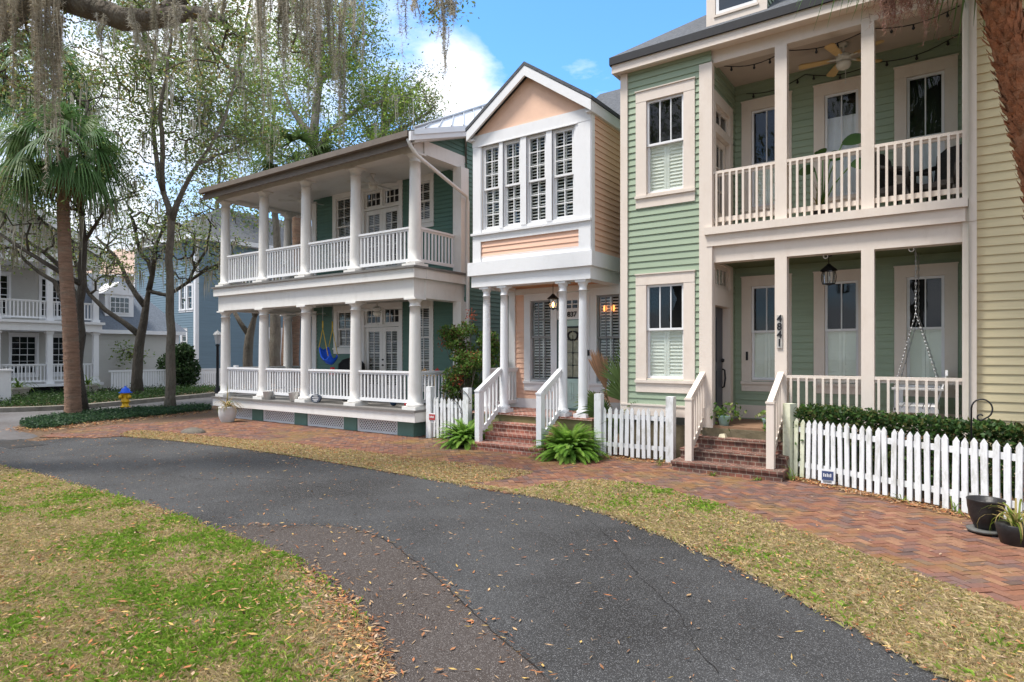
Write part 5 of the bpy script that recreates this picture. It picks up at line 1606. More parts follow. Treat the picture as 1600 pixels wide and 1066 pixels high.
m.add([(-13.30 + a, 10.19 + .1 * b, .64 + b) for a, b in pts] + [(-13.30 + a, 10.24 + .1 * b, .64 + b) for a, b in pts], [tuple(range(n)), tuple(range(2 * n - 1, n - 1, -1))] + [(i, n + i, n + (i + 1) % n, (i + 1) % n) for i in range(n)])
pq = m.build('slab', mat('dark_slate', (.045, .055, .075), .8, .3, 20), t)
m = MB()
for zz, l in ((.17, .08), (.125, .12), (.08, .10), (.045, .06)):
    u = -l
    while u < l: m.box(-13.30 + u, -13.30 + u + .018, 10.183 + .1 * zz, 10.189 + .1 * zz, .64 + zz, .64 + zz + .02); u += .028
m.build('lettering', M_white, pq)
def ball(loc, r, m_, label):
    t = thing('toy_ball', loc, label, 'ball'); m = MB()
    m.lathe(loc, [(r * math.sin(a), r - r * math.cos(a)) for a in np.linspace(0, math.pi, 9)], 14, cap=False); m.build('ball_skin', m_, t)
ball((-11.05, 10.75, .64), .085, mat('navy_rubber', (.03, .06, .12), .5, .1, 5), 'dark blue ball on the teal porch floor')
ball((-10.45, 10.62, .64), .08, M_redp, 'red ball beside the corner column base')
t = thing('porch_table', (-10.55, 11.45, .64), 'small table of autumn trinkets on the teal porch', 'table')
m = MB(); m.box(-10.98, -10.15, 11.25, 11.65, 1.36, 1.40); m.build('tabletop', M_wood, t)
for sx in (-10.94, -10.19):
    for sy in (11.29, 11.61): m = MB(); m.box(sx - .02, sx + .02, sy - .02, sy + .02, .64, 1.36); m.build('leg', M_wood, t)
for i in range(6):
    x = -10.92 + i * .14; o = thing('trinket', (x, 11.40, 1.40), ['orange gourd', 'brown jar', 'tan fir cone', 'orange candle', 'pale shell', 'red apple'][i] + ' on the porch table', 'ornament', 'trinkets on the porch table')
    m = MB(); r = .045 + .015 * (i % 3); m.lathe((x, 11.40, 1.40), [(0, 0), (r * .8, .01), (r, r * .8), (r * .6, r * 1.6), (.01, r * 1.9), (0, r * 2.4)], 10, cap=False)
    m.build('shell', mat('trinket_%d' % i, [(.6, .2, .05), (.3, .12, .05), (.5, .33, .18), (.65, .3, .1), (.7, .6, .5), (.5, .05, .04)][i], .5, .1, 9), o)

def wicker_chair(loc, rz, label):
    t = thing('wicker_chair', (0, 0, 0), label, 'chair', 'dark wicker chairs on the balcony')
    m = MB(); m.box(-.28, .28, -.27, .27, .36, .44); m.build('seat', M_wicker, t)
    m = MB(); m.add([(-.30, .22, .40), (.30, .22, .40), (.31, .36, 1.0), (.18, .40, 1.10), (-.18, .40, 1.10), (-.31, .36, 1.0), (-.30, .28, .40), (.30, .28, .40), (.31, .41, 1.0), (.18, .45, 1.10), (-.18, .45, 1.10), (-.31, .41, 1.0)],
                    [(0, 1, 2, 3, 4, 5), (11, 10, 9, 8, 7, 6)] + [(i, i + 6, (i + 1) % 6 + 6, (i + 1) % 6) for i in range(6)]); m.build('backrest', M_wicker, t)
    for s in (-1, 1):
        m = MB(); m.tube([(s * .30, .30, .80), (s * .32, .0, .70), (s * .31, -.24, .64), (s * .30, -.26, .40)], .035, 8); m.build('armrest', M_wicker, t)
        for yy in (-.24, .24): m = MB(); m.tube([(s * .26, yy, 0), (s * .27, yy, .37)], .022, 8); m.build('leg', M_wicker, t)
    t.location = loc; t.rotation_euler[2] = rz; OFF[t] = Vector(loc)
wicker_chair((-.62, 11.45, 4.04), 1.1, 'dark wicker armchair by the left of the last balcony window')
wicker_chair((-.08, 11.55, 4.04), -.5, 'dark wicker armchair in the balcony corner by the yellow wall')
t = thing('balcony_plant', (-1.72, 11.25, 4.04), 'broad-leaved plant in a dark pot on the balcony', 'potted plant')
m = MB(); m.lathe((-1.72, 11.25, 4.04), [(0, 0), (.13, 0), (.17, .24), (.18, .26), (.16, .25), (0, .22)], 18, cap=False); m.build('pot', M_wicker, t)
def paddle(P0, P1, w, V, F, C, c):
    a = Vector(P0); b = Vector(P1); d = (b - a).normalized(); s = d.cross(Vector((.3, -1, .2))).normalized(); k = len(V); n = 7
    for j in range(n + 1):
        f = j / n; p = a.lerp(b, f) + Vector((0, 0, -.10 * f * f)); ww = w * math.sin(math.pi * min(1, .06 + f * .92)) ** .8
        V += [p - s * ww / 2, p + Vector((0, 0, -.015)), p + s * ww / 2]; C += [c] * 3
    for j in range(n):
        for q in (0, 1): F.append((k + 3 * j + q, k + 3 * j + q + 1, k + 3 * j + q + 4, k + 3 * j + q + 3))
V, F, C = [], [], []
st = MB()
for dx, h, l, ang in ((-.10, .62, .30, 2.6), (.30, .98, .42, .5), (.42, .62, .30, .2), (.12, .75, .34, .9), (.02, .85, .3, 1.8)):
    p0 = Vector((-1.72 + dx, 11.22, 4.28 + h)); st.tube([(-1.72, 11.25, 4.26), (-1.72 + dx * .4, 11.24, 4.28 + h * .55), p0], .011, 6)
    paddle(p0, p0 + Vector((math.cos(ang) * l, -.05, math.sin(ang) * l * .6)), .20, V, F, C, (.03 + .03 * random.random(), .10, .02))
st.build('stalk', mat('green_stalk', (.06, .12, .03), .5, .1, 5), t)
npmesh('leaves', [tuple(v) for v in V], F, M_leaf, t, np.array(C))
strap_plant(t, (-1.76, 11.25, 4.26), 16, .5, .02, [(.16, .2, .04), (.3, .24, .08), (.08, .13, .02)], up=1.3, arch=.3, name='strap_leaves')
def string_lights(pts, label, n):
    t = thing('string_lights', pts[0], label, 'string lights', 'string lights on the sage balcony')
    P = []
    for a, b in zip(pts, pts[1:]):
        a, b = Vector(a), Vector(b)
        for i in range(9): f = i / 8; P.append(a.lerp(b, f) - Vector((0, 0, .10 * math.sin(math.pi * f))))
    m = MB(); m.tube(P, .008, 5); m.build('cable', M_black, t)
    for i in range(n):
        p = P[int((i + .5) * len(P) / n)]; m = MB(); m.lathe((p.x, p.y, p.z - .085), [(0, 0), (.02, .015), (.022, .035), (.012, .05), (.013, .085), (0, .085)], 8, cap=False); m.build('bulb', M_black, t)
string_lights([(-3.2, 10.92, 6.86), (-2.2, 10.92, 6.85), (-1.0, 10.92, 6.85), (.1, 10.92, 6.84)], 'dark string lights along the front beam of the sage balcony', 10)
string_lights([(-3.1, 11.98, 6.72), (-2.1, 11.98, 6.82), (-1.0, 11.98, 6.74), (.1, 11.98, 6.88)], 'dark string lights along the back wall of the sage balcony', 9)

# ================================================================== PLANTS
def fern(loc, r, h, n, label):
    t = thing('fern', loc, label, 'fern', 'lush ferns at the foot of the brick steps')
    V = []; F = []; C = []
    for i in range(n):
        az = RNG.uniform(0, 6.283); L_ = (r ** 2 + h ** 2) ** .5 * RNG.uniform(.75, 1.15); a = RNG.uniform(.25, 1.52)
        p = np.array(loc, float) + np.array([math.cos(az), math.sin(az), 0]) * .05 + np.array([0, 0, .06]); d = np.array([math.cos(az), math.sin(az), 0]); s = np.array([-math.sin(az), math.cos(az), 0])
        c = np.array([(.15, .29, .035), (.20, .36, .05), (.11, .23, .03), (.25, .40, .07)][RNG.integers(4)]) * RNG.uniform(.8, 1.2)
        ns = 26
        for j in range(ns):
            f = j / ns; ll = .062 * math.sin(math.pi * (.12 + .84 * f)) ** .7
            step = (d * math.cos(a) + np.array([0, 0, math.sin(a)])) * L_ / ns
            up = np.array([-d[0] * math.sin(a), -d[1] * math.sin(a), math.cos(a)])
            for sg in (-1, 1):
                k = len(V); q = p + step * .5
                tip = q + s * sg * ll + step * .6 - up * ll * .25
                V += [tuple(q - step * .42), tuple(q + s * sg * ll * .5 - step * .25 + up * .004), tuple(tip), tuple(q + step * .42)]
                F.append((k, k + 1, k + 2, k + 3)); C += [c * (.85 + .3 * f)] * 4
            p = p + step; a -= (.03 + .095 * f) * 17 / 26
            if p[2] < .03: p[2] = .03
    npmesh('fronds', V, F, M_leaf, t, np.array(C))
    st = MB()
    for i in range(9):
        az = i * .7; st.tube([loc, (loc[0] + .06 * math.cos(az), loc[1] + .06 * math.sin(az), .18)], .006, 5)
    st.build('stems', mat('fern_stem', (.10, .12, .03), .7, .2, 5), t)
fern((-8.12, 9.92, 0), .33, .50, 230, 'lush green fern left of the clean brick steps')
fern((-5.62, 9.84, 0), .38, .56, 290, 'larger lush green fern right of the clean brick steps')

def fan_frond(V, F, C, base_, hub, r, spread, nseg, col, droop=.35, w=.035, fold=.25, pet=.012, side=None):
    base_, hub = Vector(base_), Vector(hub)
    d = (hub - base_).normalized(); up = Vector((0, 0, 1)); s = d.cross(up)
    s = s.normalized() if s.length > .1 else Vector((1, 0, 0))
    if side is not None: s = (Vector(side) - d * d.dot(Vector(side))).normalized()
    n = s.cross(d).normalized()
    k = len(V); ps = s * pet
    V += [base_ - ps, base_ + ps, hub + ps * .7, hub - ps * .7]; F.append((k, k + 1, k + 2, k + 3)); C += [np.array(col) * 1.1] * 4
    for i in range(nseg):
        a = spread * (i / (nseg - 1) - .5) + random.gauss(0, .02)
        dd = (d * math.cos(a) + s * math.sin(a)) + n * (-fold * abs(math.sin(a)))
        dd.normalize(); L_ = r * (1 - .28 * abs(a / spread * 2) ** 2) * random.uniform(.88, 1.06); sd = dd.cross(n).normalized()
        c = np.array(col) * random.uniform(.75, 1.25); k = len(V)
        for j, (f, ww) in enumerate(((0, .35), (.4, 1), (.72, .75), (1, .06))):
            p = hub + dd * (L_ * f) + Vector((0, 0, -droop * L_ * f ** 2.4)); V += [p - sd * w * ww / 2, p + sd * w * ww / 2]; C += [c, c]
        for j in range(3): F.append((k + 2 * j, k + 2 * j + 1, k + 2 * j + 3, k + 2 * j + 2))
def pushfr(name, VFC, parent, m_=None):
    V, F, C = VFC
    return npmesh(name, [tuple(v) for v in V], F, m_ or M_leaf, parent, np.array(C))
def fan_palm():
    b = Vector((-5.18, 11.0, 0)); t = thing('fan_palm', b, 'young fan palm with a dead tan frond by the peach porch', 'palm')
    X = ([], [], [])
    for ox, oy, oz, r, dr, sp in ((.26, .05, 1.50, .88, .04, 1.9), (.40, -.05, 1.38, .80, .06, 2.0), (.10, -.10, 1.30, .72, .08, 2.2), (.18, -.08, .98, .66, .10, 2.6), (-.05, .12, 1.05, .62, .12, 2.4), (.42, -.12, .75, .58, .25, 2.6), (-.40, -.15, .62, .55, .35, 2.6), (-.52, .0, .88, .55, .30, 2.4), (.10, -.30, .55, .5, .4, 2.8), (-.22, -.32, .72, .55, .35, 2.8), (.36, .15, 1.0, .6, .1, 2.2)):
        sd_ = RT + Vector((random.uniform(-.35, .35), random.uniform(-.35, .35), random.uniform(-.2, .2)))
        fan_frond(*X, b + Vector((0, 0, .1)), b + Vector((ox, oy, oz)), r, sp, 26, random.choice([(.10, .17, .045), (.13, .21, .05), (.16, .24, .08)]), dr, .036, .3, side=sd_)
    pushfr('fronds', X, t)
    X = ([], [], [])
    fan_frond(*X, b + Vector((0, 0, .1)), b + Vector((-.26, -.10, 1.22)), .85, .62, 24, (.50, .29, .17), .05, .05, .2, side=RT)
    fan_frond(*X, b + Vector((0, 0, .1)), b + Vector((-.16, -.2, 1.0)), .4, .6, 12, (.40, .25, .15), .5, .03, .3)
    pushfr('dead_frond', X, t)
    m = MB(); m.lathe((b.x, b.y, 0), [(.10, 0), (.12, .15), (.08, .35), (.0, .4)], 10); m.build('trunk', M_palmbark, t)
fan_palm()

def leafy(name, loc, label, cat, clumps, nleaf, size, pal, stems=None, group=None, extra=None, aspect=.5, kind=None):
    t = thing(name, loc, label, cat, group, kind)
    P = []
    for c, r, w in clumps:
        n = int(nleaf * w); q = RNG.normal(0, 1, (n, 3)); q /= np.linalg.norm(q, axis=1)[:, None]; q *= (RNG.random((n, 1)) ** .45)
        P.append(np.array(c) + q * np.array(r))
    P = np.vstack(P); P = P[P[:, 2] > .02]
    shade = np.ones((len(P), 1))
    V, F, C = leaf_quads(P, size, pick(pal, len(P)), aspect)
    npmesh('foliage', V, F, M_leaf, t, C)
    if stems:
        m = MB()
        for pts, r in stems: m.tube(pts, [r * (1 - .6 * i / (len(pts) - 1)) for i in range(len(pts))], 6)
        m.build('stems', M_bark, t)
    if extra:
        for nm, pts, sz, pl_ in extra:
            V, F, C = leaf_quads(np.array(pts), sz, pick(pl_, len(pts)), .6); npmesh(nm, V, F, M_leaf, t, C)
    return t
nb = (-8.95, 11.1, 0)
def nandina():
    cl = []; st = []; red = []
    rr = random.Random(4)
    for i in range(22):
        x, y, z = nb[0] + rr.uniform(-.55, .55), nb[1] + rr.uniform(-.3, .3), rr.uniform(.75, 2.45)
        cl.append(((x, y, z), (.30, .24, .20), .045)); st.append(([(nb[0] + rr.uniform(-.15, .15), nb[1], 0), ((nb[0] + x) / 2, y, z * .6), (x, y, z)], .016))
    for c in ((nb[0] + .10, 11.0, 2.75), (nb[0] - .60, 10.9, 2.15), (nb[0] + .35, 10.8, 1.85), (nb[0] - .1, 10.8, 1.3)):
        red += [(c[0] + rr.gauss(0, .08), c[1] + rr.gauss(0, .06), c[2] + rr.gauss(0, .07)) for _ in range(60)]
        st.append(([(nb[0], nb[1], .4), (c[0], c[1], c[2])], .012))
    leafy('heavenly_bamboo', nb, 'tall feathery shrub with red leaf tips by the teal porch', 'shrub', cl, 9500, .08, [(.08, .16, .03), (.13, .23, .045), (.055, .11, .025), (.17, .27, .06), (.15, .10, .04)], st,
          extra=[('berries', red, .05, [(.35, .06, .04), (.45, .10, .05), (.28, .12, .05)])], aspect=.42)
nandina()
def hedge():
    a, b = Vector((-1.88, 10.42, 0)), Vector((1.15, 9.35, 0)); cl = []; st = []
    for i in range(30):
        f = i / 29; p = a.lerp(b, f); h = 1.10 - .07 * f + random.uniform(-.03, .03)
        for zz in (.25, .5, .75): cl.append(((p.x, p.y, h * zz + .08), (.17, .26, .20), .011))
        cl.append(((p.x, p.y, h - .05), (.15, .27, .09), .010)); st.append(([(p.x, p.y, 0), (p.x + random.uniform(-.05, .05), p.y + random.uniform(-.1, .1), h * .75)], .012))
    leafy('hedge', ((a + b) / 2), 'clipped dark green hedge behind the long picket fence', 'hedge', cl, 13500, .06, [(.03, .075, .02), (.05, .11, .026), (.075, .15, .035), (.04, .08, .027), (.12, .13, .04)], st, aspect=.55)
hedge()
def weeds(loc, n, label, ln=.22):
    t = thing('weed', loc, label, 'weed', 'weeds growing along the foot of fences and steps')
    strap_plant(t, loc, n, ln, .012, [(.13, .22, .03), (.2, .27, .05), (.08, .15, .02)], arch=.7)
weeds((-1.92, 9.95, .02), 16, 'clump of long weeds at the left end of the long picket fence', .34)
weeds((-3.0, 9.66, .02), 22, 'low weeds left of centre before the mossy steps', .12)
weeds((-2.35, 9.70, .02), 22, 'low weeds right of centre before the mossy steps', .12)
weeds((-.50, 9.32, .02), 9, 'thin weeds at the middle of the long picket fence', .30)
weeds((.05, 9.0, .02), 9, 'thin weeds nearest the black pot at the long picket fence', .32)
weeds((-4.0, 10.0, .02), 8, 'few blades beside the right post of the short fence', .3)

# ================================================================== BACKGROUND HOUSES
def bg_white():
    H = thing('porch_house', (-35.5, 9, 0), 'white two storey house with square porch posts beyond the street', 'house')
    fw = Fr(-36.4, 0, 0, 1)     # faces +x
    for z0, z1, us in ((.95, 2.75, (4.4, 6.4, 8.6, 10.6, 12.2)), (3.75, 5.6, (4.6, 7.0, 9.5, 11.8))):
        for u in us: window(H, fw, u, u + 1.0, z0, z1, .10, .14, .1, M_white, M_white, (3, 3), (3, 3), 'dark', 'dark')
    w = MB(); clap(w, fw, 2, 13.3, .45, 3.2, .16, .02); clap(w, fw, 2, 13.3, 3.2, 6.6, .16, .02)
    clap(w, Fr(-50, 13.3 - .001, 1, 0), 0, 0, 0, 0)
    clap(w, Fr(-34.2, 0, 0, 1), 2.0, 13.4, 6.55, 10.2, .16, .02, lim=lambda z: (8.0 - 5.6 * (1 - (z - 6.55) / 3.2), 8.0 + 5.6 * (1 - (z - 6.55) / 3.2)))
    flatwall(w, Fr(-36.4, 13.3, -1, 0), 0, 12, 0, 6.6)
    w.build('wall', M_greysiding, H)
    f = MB(); f.box(-36.4, -33.75, 1, 13.5, .40, .52); f.build('porch_floor', M_white, H)
    f = MB(); f.box(-36.4, -34.1, 1, 13.3, 0, .399); f.build('foundation', M_dark, H)
    f = MB(); f.box(-36.4, -33.8, 1, 13.45, 2.95, 3.30); f.box(-36.4, -33.7, 1, 13.55, 3.301, 3.42); f.build('beam', M_white, H)
    f = MB(); f.box(-36.4, -33.8, 1, 13.45, 6.05, 6.55); f.build('beam', M_white, H)
    for y in (1.7, 3.6, 5.5, 7.45, 9.4, 11.35, 13.25):
        for z0, z1 in ((.52, 2.95), (3.42, 6.05)):
            m = MB(); m.box(-34.15, -33.93, y - .11, y + .11, z0, z1); m.box(-34.19, -33.89, y - .15, y + .15, z1 - .12, z1 - .002); m.box(-34.19, -33.89, y - .15, y + .15, z0, z0 + .12); m.build('post', M_white, H)
    fr = Fr(-34.04, 0, 0, 1)
    for a, b in zip((1.7, 3.6, 5.5, 7.45, 9.4, 11.35), (3.6, 5.5, 7.45, 9.4, 11.35, 13.25)):
        for z in (.52, 3.42): rail(H, fr, a + .12, b - .12, z, .92, M_white, .14, .04)
    r = MB()
    a = [(-33.6, 2.1, 6.5), (-33.6, 8.0, 10.0), (-33.6, 13.9, 6.5)]
    for p, q in ((a[0], a[1]), (a[1], a[2])):
        r.hexa([p, q, (-48, q[1], q[2]), (-48, p[1], p[2]), (p[0], p[1], p[2] + .2), (q[0], q[1], q[2] + .2), (-48, q[1], q[2] + .2), (-48, p[1], p[2] + .2)])
    r.build('roof', M_shingle, H)
    r = MB()
    for p, q in ((a[0], a[1]), (a[1], a[2])): r.bar((-33.58, p[1], p[2] - .1), (-33.58, q[1], q[2] - .1), .08, .36)
    r.build('rake_board', M_white, H)
    # lower wing with slate roof and dormer
    ww = Fr(-36.0, 0, 0, 1); w = MB(); clap(w, ww, 13.3, 18.2, .1, 3.0, .15, .02); clap(w, Fr(-36.0, 18.2, -1, 0), 0, 6, .1, 3.0, .15, .02); w.build('wing_wall', M_greysiding, H)
    t = MB(); t.box(-36.0, -35.94, 18.05, 18.25, 0, 3.0); t.box(-35.75, -35.68, 13.3, 18.5, 2.95, 3.15); t.build('wing_trim', M_white, H)
    r = MB(); r.add([(-35.7, 13.0, 3.15), (-35.7, 18.6, 3.15), (-38.6, 16.2, 6.3), (-38.6, 13.0, 6.3), (-41.5, 18.6, 3.15)], [(0, 1, 2, 3), (1, 4, 2)]); r.build('wing_roof', mat('blue_slate', (.13, .15, .18), .8, .3, 12, bump=.4), H)
    m = MB(); m.box(-37.9, -36.35, 14.6, 16.0, 3.9, 5.1); m.add([(-36.3, 14.4, 5.05), (-36.3, 15.3, 5.75), (-36.3, 16.2, 5.05), (-38.6, 14.4, 5.05), (-38.6, 15.3, 5.75), (-38.6, 16.2, 5.05)], [(0, 2, 1), (0, 1, 4, 3), (1, 2, 5, 4)]); d = m.build('dormer', M_white, H)
    dw = Fr(-36.34, 0, 0, 1)
    m = MB(); sash_part(m, dw, 14.8, 15.8, 4.05, 4.95, (4, 3), .0, .03, .06, .03); m.build('sash', M_white, d)
    m = MB(); m.quad(dw.P(14.85, .006, 4.1), dw.P(15.75, .006, 4.1), dw.P(15.75, .006, 4.9), dw.P(14.85, .006, 4.9)); m.build('pane', mat('dark_pane', (0, 0, 0)), d)
bg_white()
def bg_blue():
    H = thing('blue_house', (-43, 26, 0), 'tall blue clapboard house with white corner boards', 'house')
    a = Fr(0, 21.1, 1, 0); b = eastside(-39.5)
    for fr, u, z0, z1, ww in ((a, -41.2, 2.0, 3.4, .55), (a, -40.5, 4.8, 6.3, .55), (a, -41.4, 4.8, 6.3, .5), (b, 26.4, 1.3, 3.6, .9), (b, 31.8, 1.3, 3.6, .9), (b, 26.4, 5, 7, .9)):
        window(H, fr, u, u + ww, z0, z1, .16, .16, .12, M_white, M_white, (1, 2), (1, 2), 'dark', 'dark')
    w = MB(); clap(w, a, -47.5, -39.5, .9, 9.3, .16, .022); clap(w, b, 21.1, 48, .9, 9.3, .16, .022); flatwall(w, Fr(-47.5, 40, 0, -1), 0, 19, 0, 9.3); w.build('wall', M_blue, H)
    for x, y in ((-39.5, 21.1), (-47.5, 21.1)):
        m = MB(); m.box(x - .18, x + .05, y - .05, y + .18, .6, 9.3); m.build('corner_board', M_white, H)
    m = MB(); m.box(-47.5, -39.44, 21.03, 21.1, .62, .92); m.box(-39.5, -39.44, 21.1, 48, .62, .92); m.build('skirt_board', M_white, H)
    m = MB(); m.box(-47.4, -39.6, 21.3, 48, 0, .9); m.build('foundation', M_dark, H)
    m = MB(); m.box(-48, -39.0, 20.6, 48, 9.2, 9.5); m.build('eave_board', M_white, H)
    r = MB(); r.add([(-48, 20.6, 9.5), (-39, 20.6, 9.5), (-39, 48, 9.5), (-48, 48, 9.5), (-43.5, 25, 12.5), (-43.5, 45, 12.5)], [(0, 1, 4), (1, 2, 5, 4), (2, 3, 5), (3, 0, 4, 5)]); r.build('roof', M_shingle, H)
bg_blue()
def bg_tan():
    H = thing('tan_house', (-60, 28, 0), 'tan house with a pale roof showing behind the trees', 'house')
    p = spot(185, 470, 62); w = MB(); fr = Fr(p.x - 5, p.y, .82, .57)
    for u in (1, 4, 7): window(H, fr, u, u + 1, 7.2, 9.2, .12, .15, .1, M_white, M_white, (2, 2), (2, 2), 'dark', 'dark')
    clap(w, fr, -3, 10, 0, 10.2, .2, .02); w.build('wall', M_tan, H)
    r = MB(); P = fr.P; r.add([P(-3.5, .5, 10.1), P(10.5, .5, 10.1), P(8, -5, 13.6), P(-1, -5, 13.6)], [(0, 1, 2, 3)]); r.build('roof', mat('tan_roof', (.36, .26, .21), .9, .2, 8), H)
    r = MB(); r.fbox(fr, -3.5, 10.5, .45, .52, 9.9, 10.1); r.build('eave_board', M_white, H)
bg_tan()
def arbor():
    # pale timber carport frame beside the blue house
    H = thing('carport', (-37.2, 32, 0), 'white timber carport with diagonal braces behind the porch columns', 'carport')
    fr = Fr(-37.0, 0, 0, 1)
    for u in (29.0, 31.2, 34.4, 37.5): m = MB(); m.fbox(fr, u, u + .28, -.28, 0, 0, 4.4); m.build('post', M_white, H)
    m = MB(); m.fbox(fr, 28.6, 39, -.32, .03, 4.4, 5.0); m.build('beam', M_white, H)
    for u, s in ((29.3, 1), (34.2, -1), (34.7, 1)):
        m = MB(); m.bar(fr.P(u, -.14, 2.9), fr.P(u + s * 1.4, -.14, 4.35), .2, .2); m.build('brace', M_white, H)
    m = MB(); m.fbox(fr, 28.4, 39.2, -4, .3, 5.0, 5.25); m.build('roof', M_white, H)
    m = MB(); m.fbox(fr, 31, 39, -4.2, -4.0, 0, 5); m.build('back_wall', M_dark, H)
arbor()
def board_fence():
    H = thing('board_fence', (-33.2, 15.5, 0), 'low white board fence across the street', 'fence')
    fr = Fr(-33.2, 0, 0, 1); m = MB(); u = 13.6
    while u < 20.0: m.fbox(fr, u, u + .095, -.02, 0, .08, 1.02); u += .12
    m.build('board_panel', M_white, H)
    m = MB(); m.fbox(fr, 13.5, 20.1, -.03, .03, 1.02, 1.10); m.build('cap_rail', M_white, H)
    m = MB(); m.fbox(fr, 19.95, 20.15, -.1, .1, 0, 1.25); m.build('post', M_white, H)
board_fence()
t = thing('gate_post', (-29.3, 6.4, 0), 'white gate post at the left edge across the street', 'post')
m = MB(); gx, gy = gp(4, 633); m.box(gx - .2, gx + .2, gy - .2, gy + .2, 0, 1.25); m.build('shaft', M_white, t)
m = MB(); m.box(gx - .25, gx + .25, gy - .25, gy + .25, 1.251, 1.33); m.build('cap', M_white, t)
def trough(px, py, label):
    x, y = gp(px, py); t = thing('stone_planter', (x, y, 0), label, 'planter', 'pale stone planters across the street')
    m = MB(); m.lathe((x, y, 0), [(0, 0), (.28, 0), (.30, .05), (.40, .42), (.45, .44), (.45, .52), (.38, .52), (.36, .45), (0, .44)], 4, a0=.8, sx=1.3, cap=False, smooth=False); m.build('bowl', M_concrete, t)
    strap_plant(t, (x, y, .45), 26, .9, .07, [(.16, .26, .04), (.22, .32, .06), (.10, .18, .03)], arch=.9)
trough(28, 625, 'pale stone planter with arching leaves near the white gate post')
trough(137, 619, 'pale stone planter with arching leaves behind the palm trunk')

# ================================================================== STREET SIDE THINGS
hx, hy = gp(196, 645)
t = thing('fire_hydrant', (hx, hy, 0), 'yellow fire hydrant with a blue cap in the ground cover', 'fire hydrant')
m = MB(); m.lathe((hx, hy, .18), [(0, 0), (.14, 0), (.14, .04), (.10, .05), (.10, .16), (.135, .165), (.135, .20), (.115, .21), (.11, .42), (.13, .43), (.13, .46), (0, .46)], 18, cap=False); m.build('barrel', M_yel, t)
for a in (0.2, 3.34, -1.3):
    m = MB(); c, s = math.cos(a), math.sin(a); m.tube([(hx + .09 * c, hy + .09 * s, .52), (hx + .16 * c, hy + .16 * s, .52), (hx + .165 * c, hy + .165 * s, .52), (hx + .20 * c, hy + .20 * s, .52)], [.05, .05, .062, .062], 10); m.build('nozzle', M_yel, t)
m = MB(); m.lathe((hx, hy, .18), [(.19, .461), (.20, .48), (.14, .50), (.115, .58), (.06, .63), (.03, .64), (.03, .68), (0, .68)], 18, cap=False); m.build('bonnet', M_bluep, t)
lp = spot(340, 612, 26)
t = thing('street_lamp', (lp.x, lp.y, 0), 'black post lamp with a pale lantern beside the porch', 'street lamp')
m = MB(); m.lathe((lp.x, lp.y, 0), [(.12, 0), (.12, .4), (.06, .55), (.05, 2.2), (.09, 2.25), (.05, 2.3), (0, 2.32)], 12, cap=False); m.build('pole', M_black, t)
m = MB(); m.lathe((lp.x, lp.y, 2.32), [(.08, 0), (.15, .36), (.15, .37)], 8, cap=False, smooth=False); m.build('lamp_glass', mat('frosted_glass', (.55, .56, .58), .3, .05, 4), t)
m = MB(); m.lathe((lp.x, lp.y, 2.69), [(.19, 0), (.12, .10), (.03, .16), (0, .22)], 8, cap=False); m.build('lamp_roof', M_potwhite, t)
gr = gp(25, 694)
t = thing('storm_drain', (gr[0], gr[1], 0), 'dark iron storm drain grate in the street', 'drain')
m = MB(); m.box(gr[0] - .75, gr[0] + .75, gr[1] - .32, gr[1] + .32, .004, .014); m.build('grate', mat('rusted_iron', (.035, .033, .033), .8, .3, 12, bump=.5), t)
m = MB()
for i in range(11): m.box(gr[0] - .68 + i * .125, gr[0] - .63 + i * .125, gr[1] - .28, gr[1] + .28, .0145, .02)
m.build('bars', mat('worn_iron', (.08, .075, .07), .6, .3, 12), t)
k = gp(302, 677)
t = thing('stepping_rock', (k[0], k[1], 0), 'low grey rock in the straw verge', 'rock')
m = MB(); m.lathe((k[0], k[1], 0), [(.30, 0), (.29, .05), (.20, .10), (.08, .13), (0, .13)], 11, cap=False, sx=1.25, sy=.8); m.build('rock', mat('brown_rock', (.13, .115, .095), .95, .4, 9, bump=.8), t)

def kerb():
    pts = smooth_poly([gp(*p) for p in ((-300, 648), (-100, 646), (0, 645), (100, 641), (150, 637.5), (300, 623), (345, 618), (420, 610))], False, 4)
    m = MB(); L_ = []; R2 = []
    for i, p in enumerate(pts):
        d = (pts[min(i + 1, len(pts) - 1)] - pts[max(i - 1, 0)]).normalized(); n = Vector((-d.y, d.x)); L_.append(p); R2.append(p + n * .35)
    for i in range(len(pts) - 1):
        a, b, c, d = L_[i], L_[i + 1], R2[i + 1], R2[i]
        m.hexa([(a.x, a.y, 0), (b.x, b.y, 0), (c.x, c.y, 0), (d.x, d.y, 0), (a.x, a.y, .15), (b.x, b.y, .15), (c.x, c.y, .15), (d.x, d.y, .15)])
    o = m.build('kerb', mat('old_kerb', (0.21, 0.19, 0.16), 0.9, 0.25, 4, bump=0.4, dirt=(0.09, 0.08, 0.06), dirt_amt=0.7), None); tag(o, 'weathered concrete kerb along the far side of the street', 'kerb', kind='structure')
kerb()
def cover(name, poly, n, h, size, label, pal, mound=True):
    P = sample(poly, n); z = np.abs(RNG.normal(0, 1, len(P))) * h * .5 + RNG.random(len(P)) * h * .6 + .02
    V, F, C = leaf_quads(np.column_stack([P, z]), size, pick(pal, len(P)), .6, flat=.35)
    o = npmesh(name, V, F, M_leaf, None, C); tag(o, label, 'ground cover', kind='stuff')
bed = smooth_poly([gp(*p) for p in ((33, 668), (66, 672), (124, 664), (186, 657), (268, 649), (322, 643), (330, 640), (322, 637), (256, 640), (134, 647), (103, 651), (41, 661))], True, 3)
cover('ground_cover', bed, 32000, .10, .07, 'dark ivy-like ground cover round the palm and oak trunks', [(.03, .07, .03), (.045, .09, .04), (.06, .11, .045), (.025, .055, .025)])
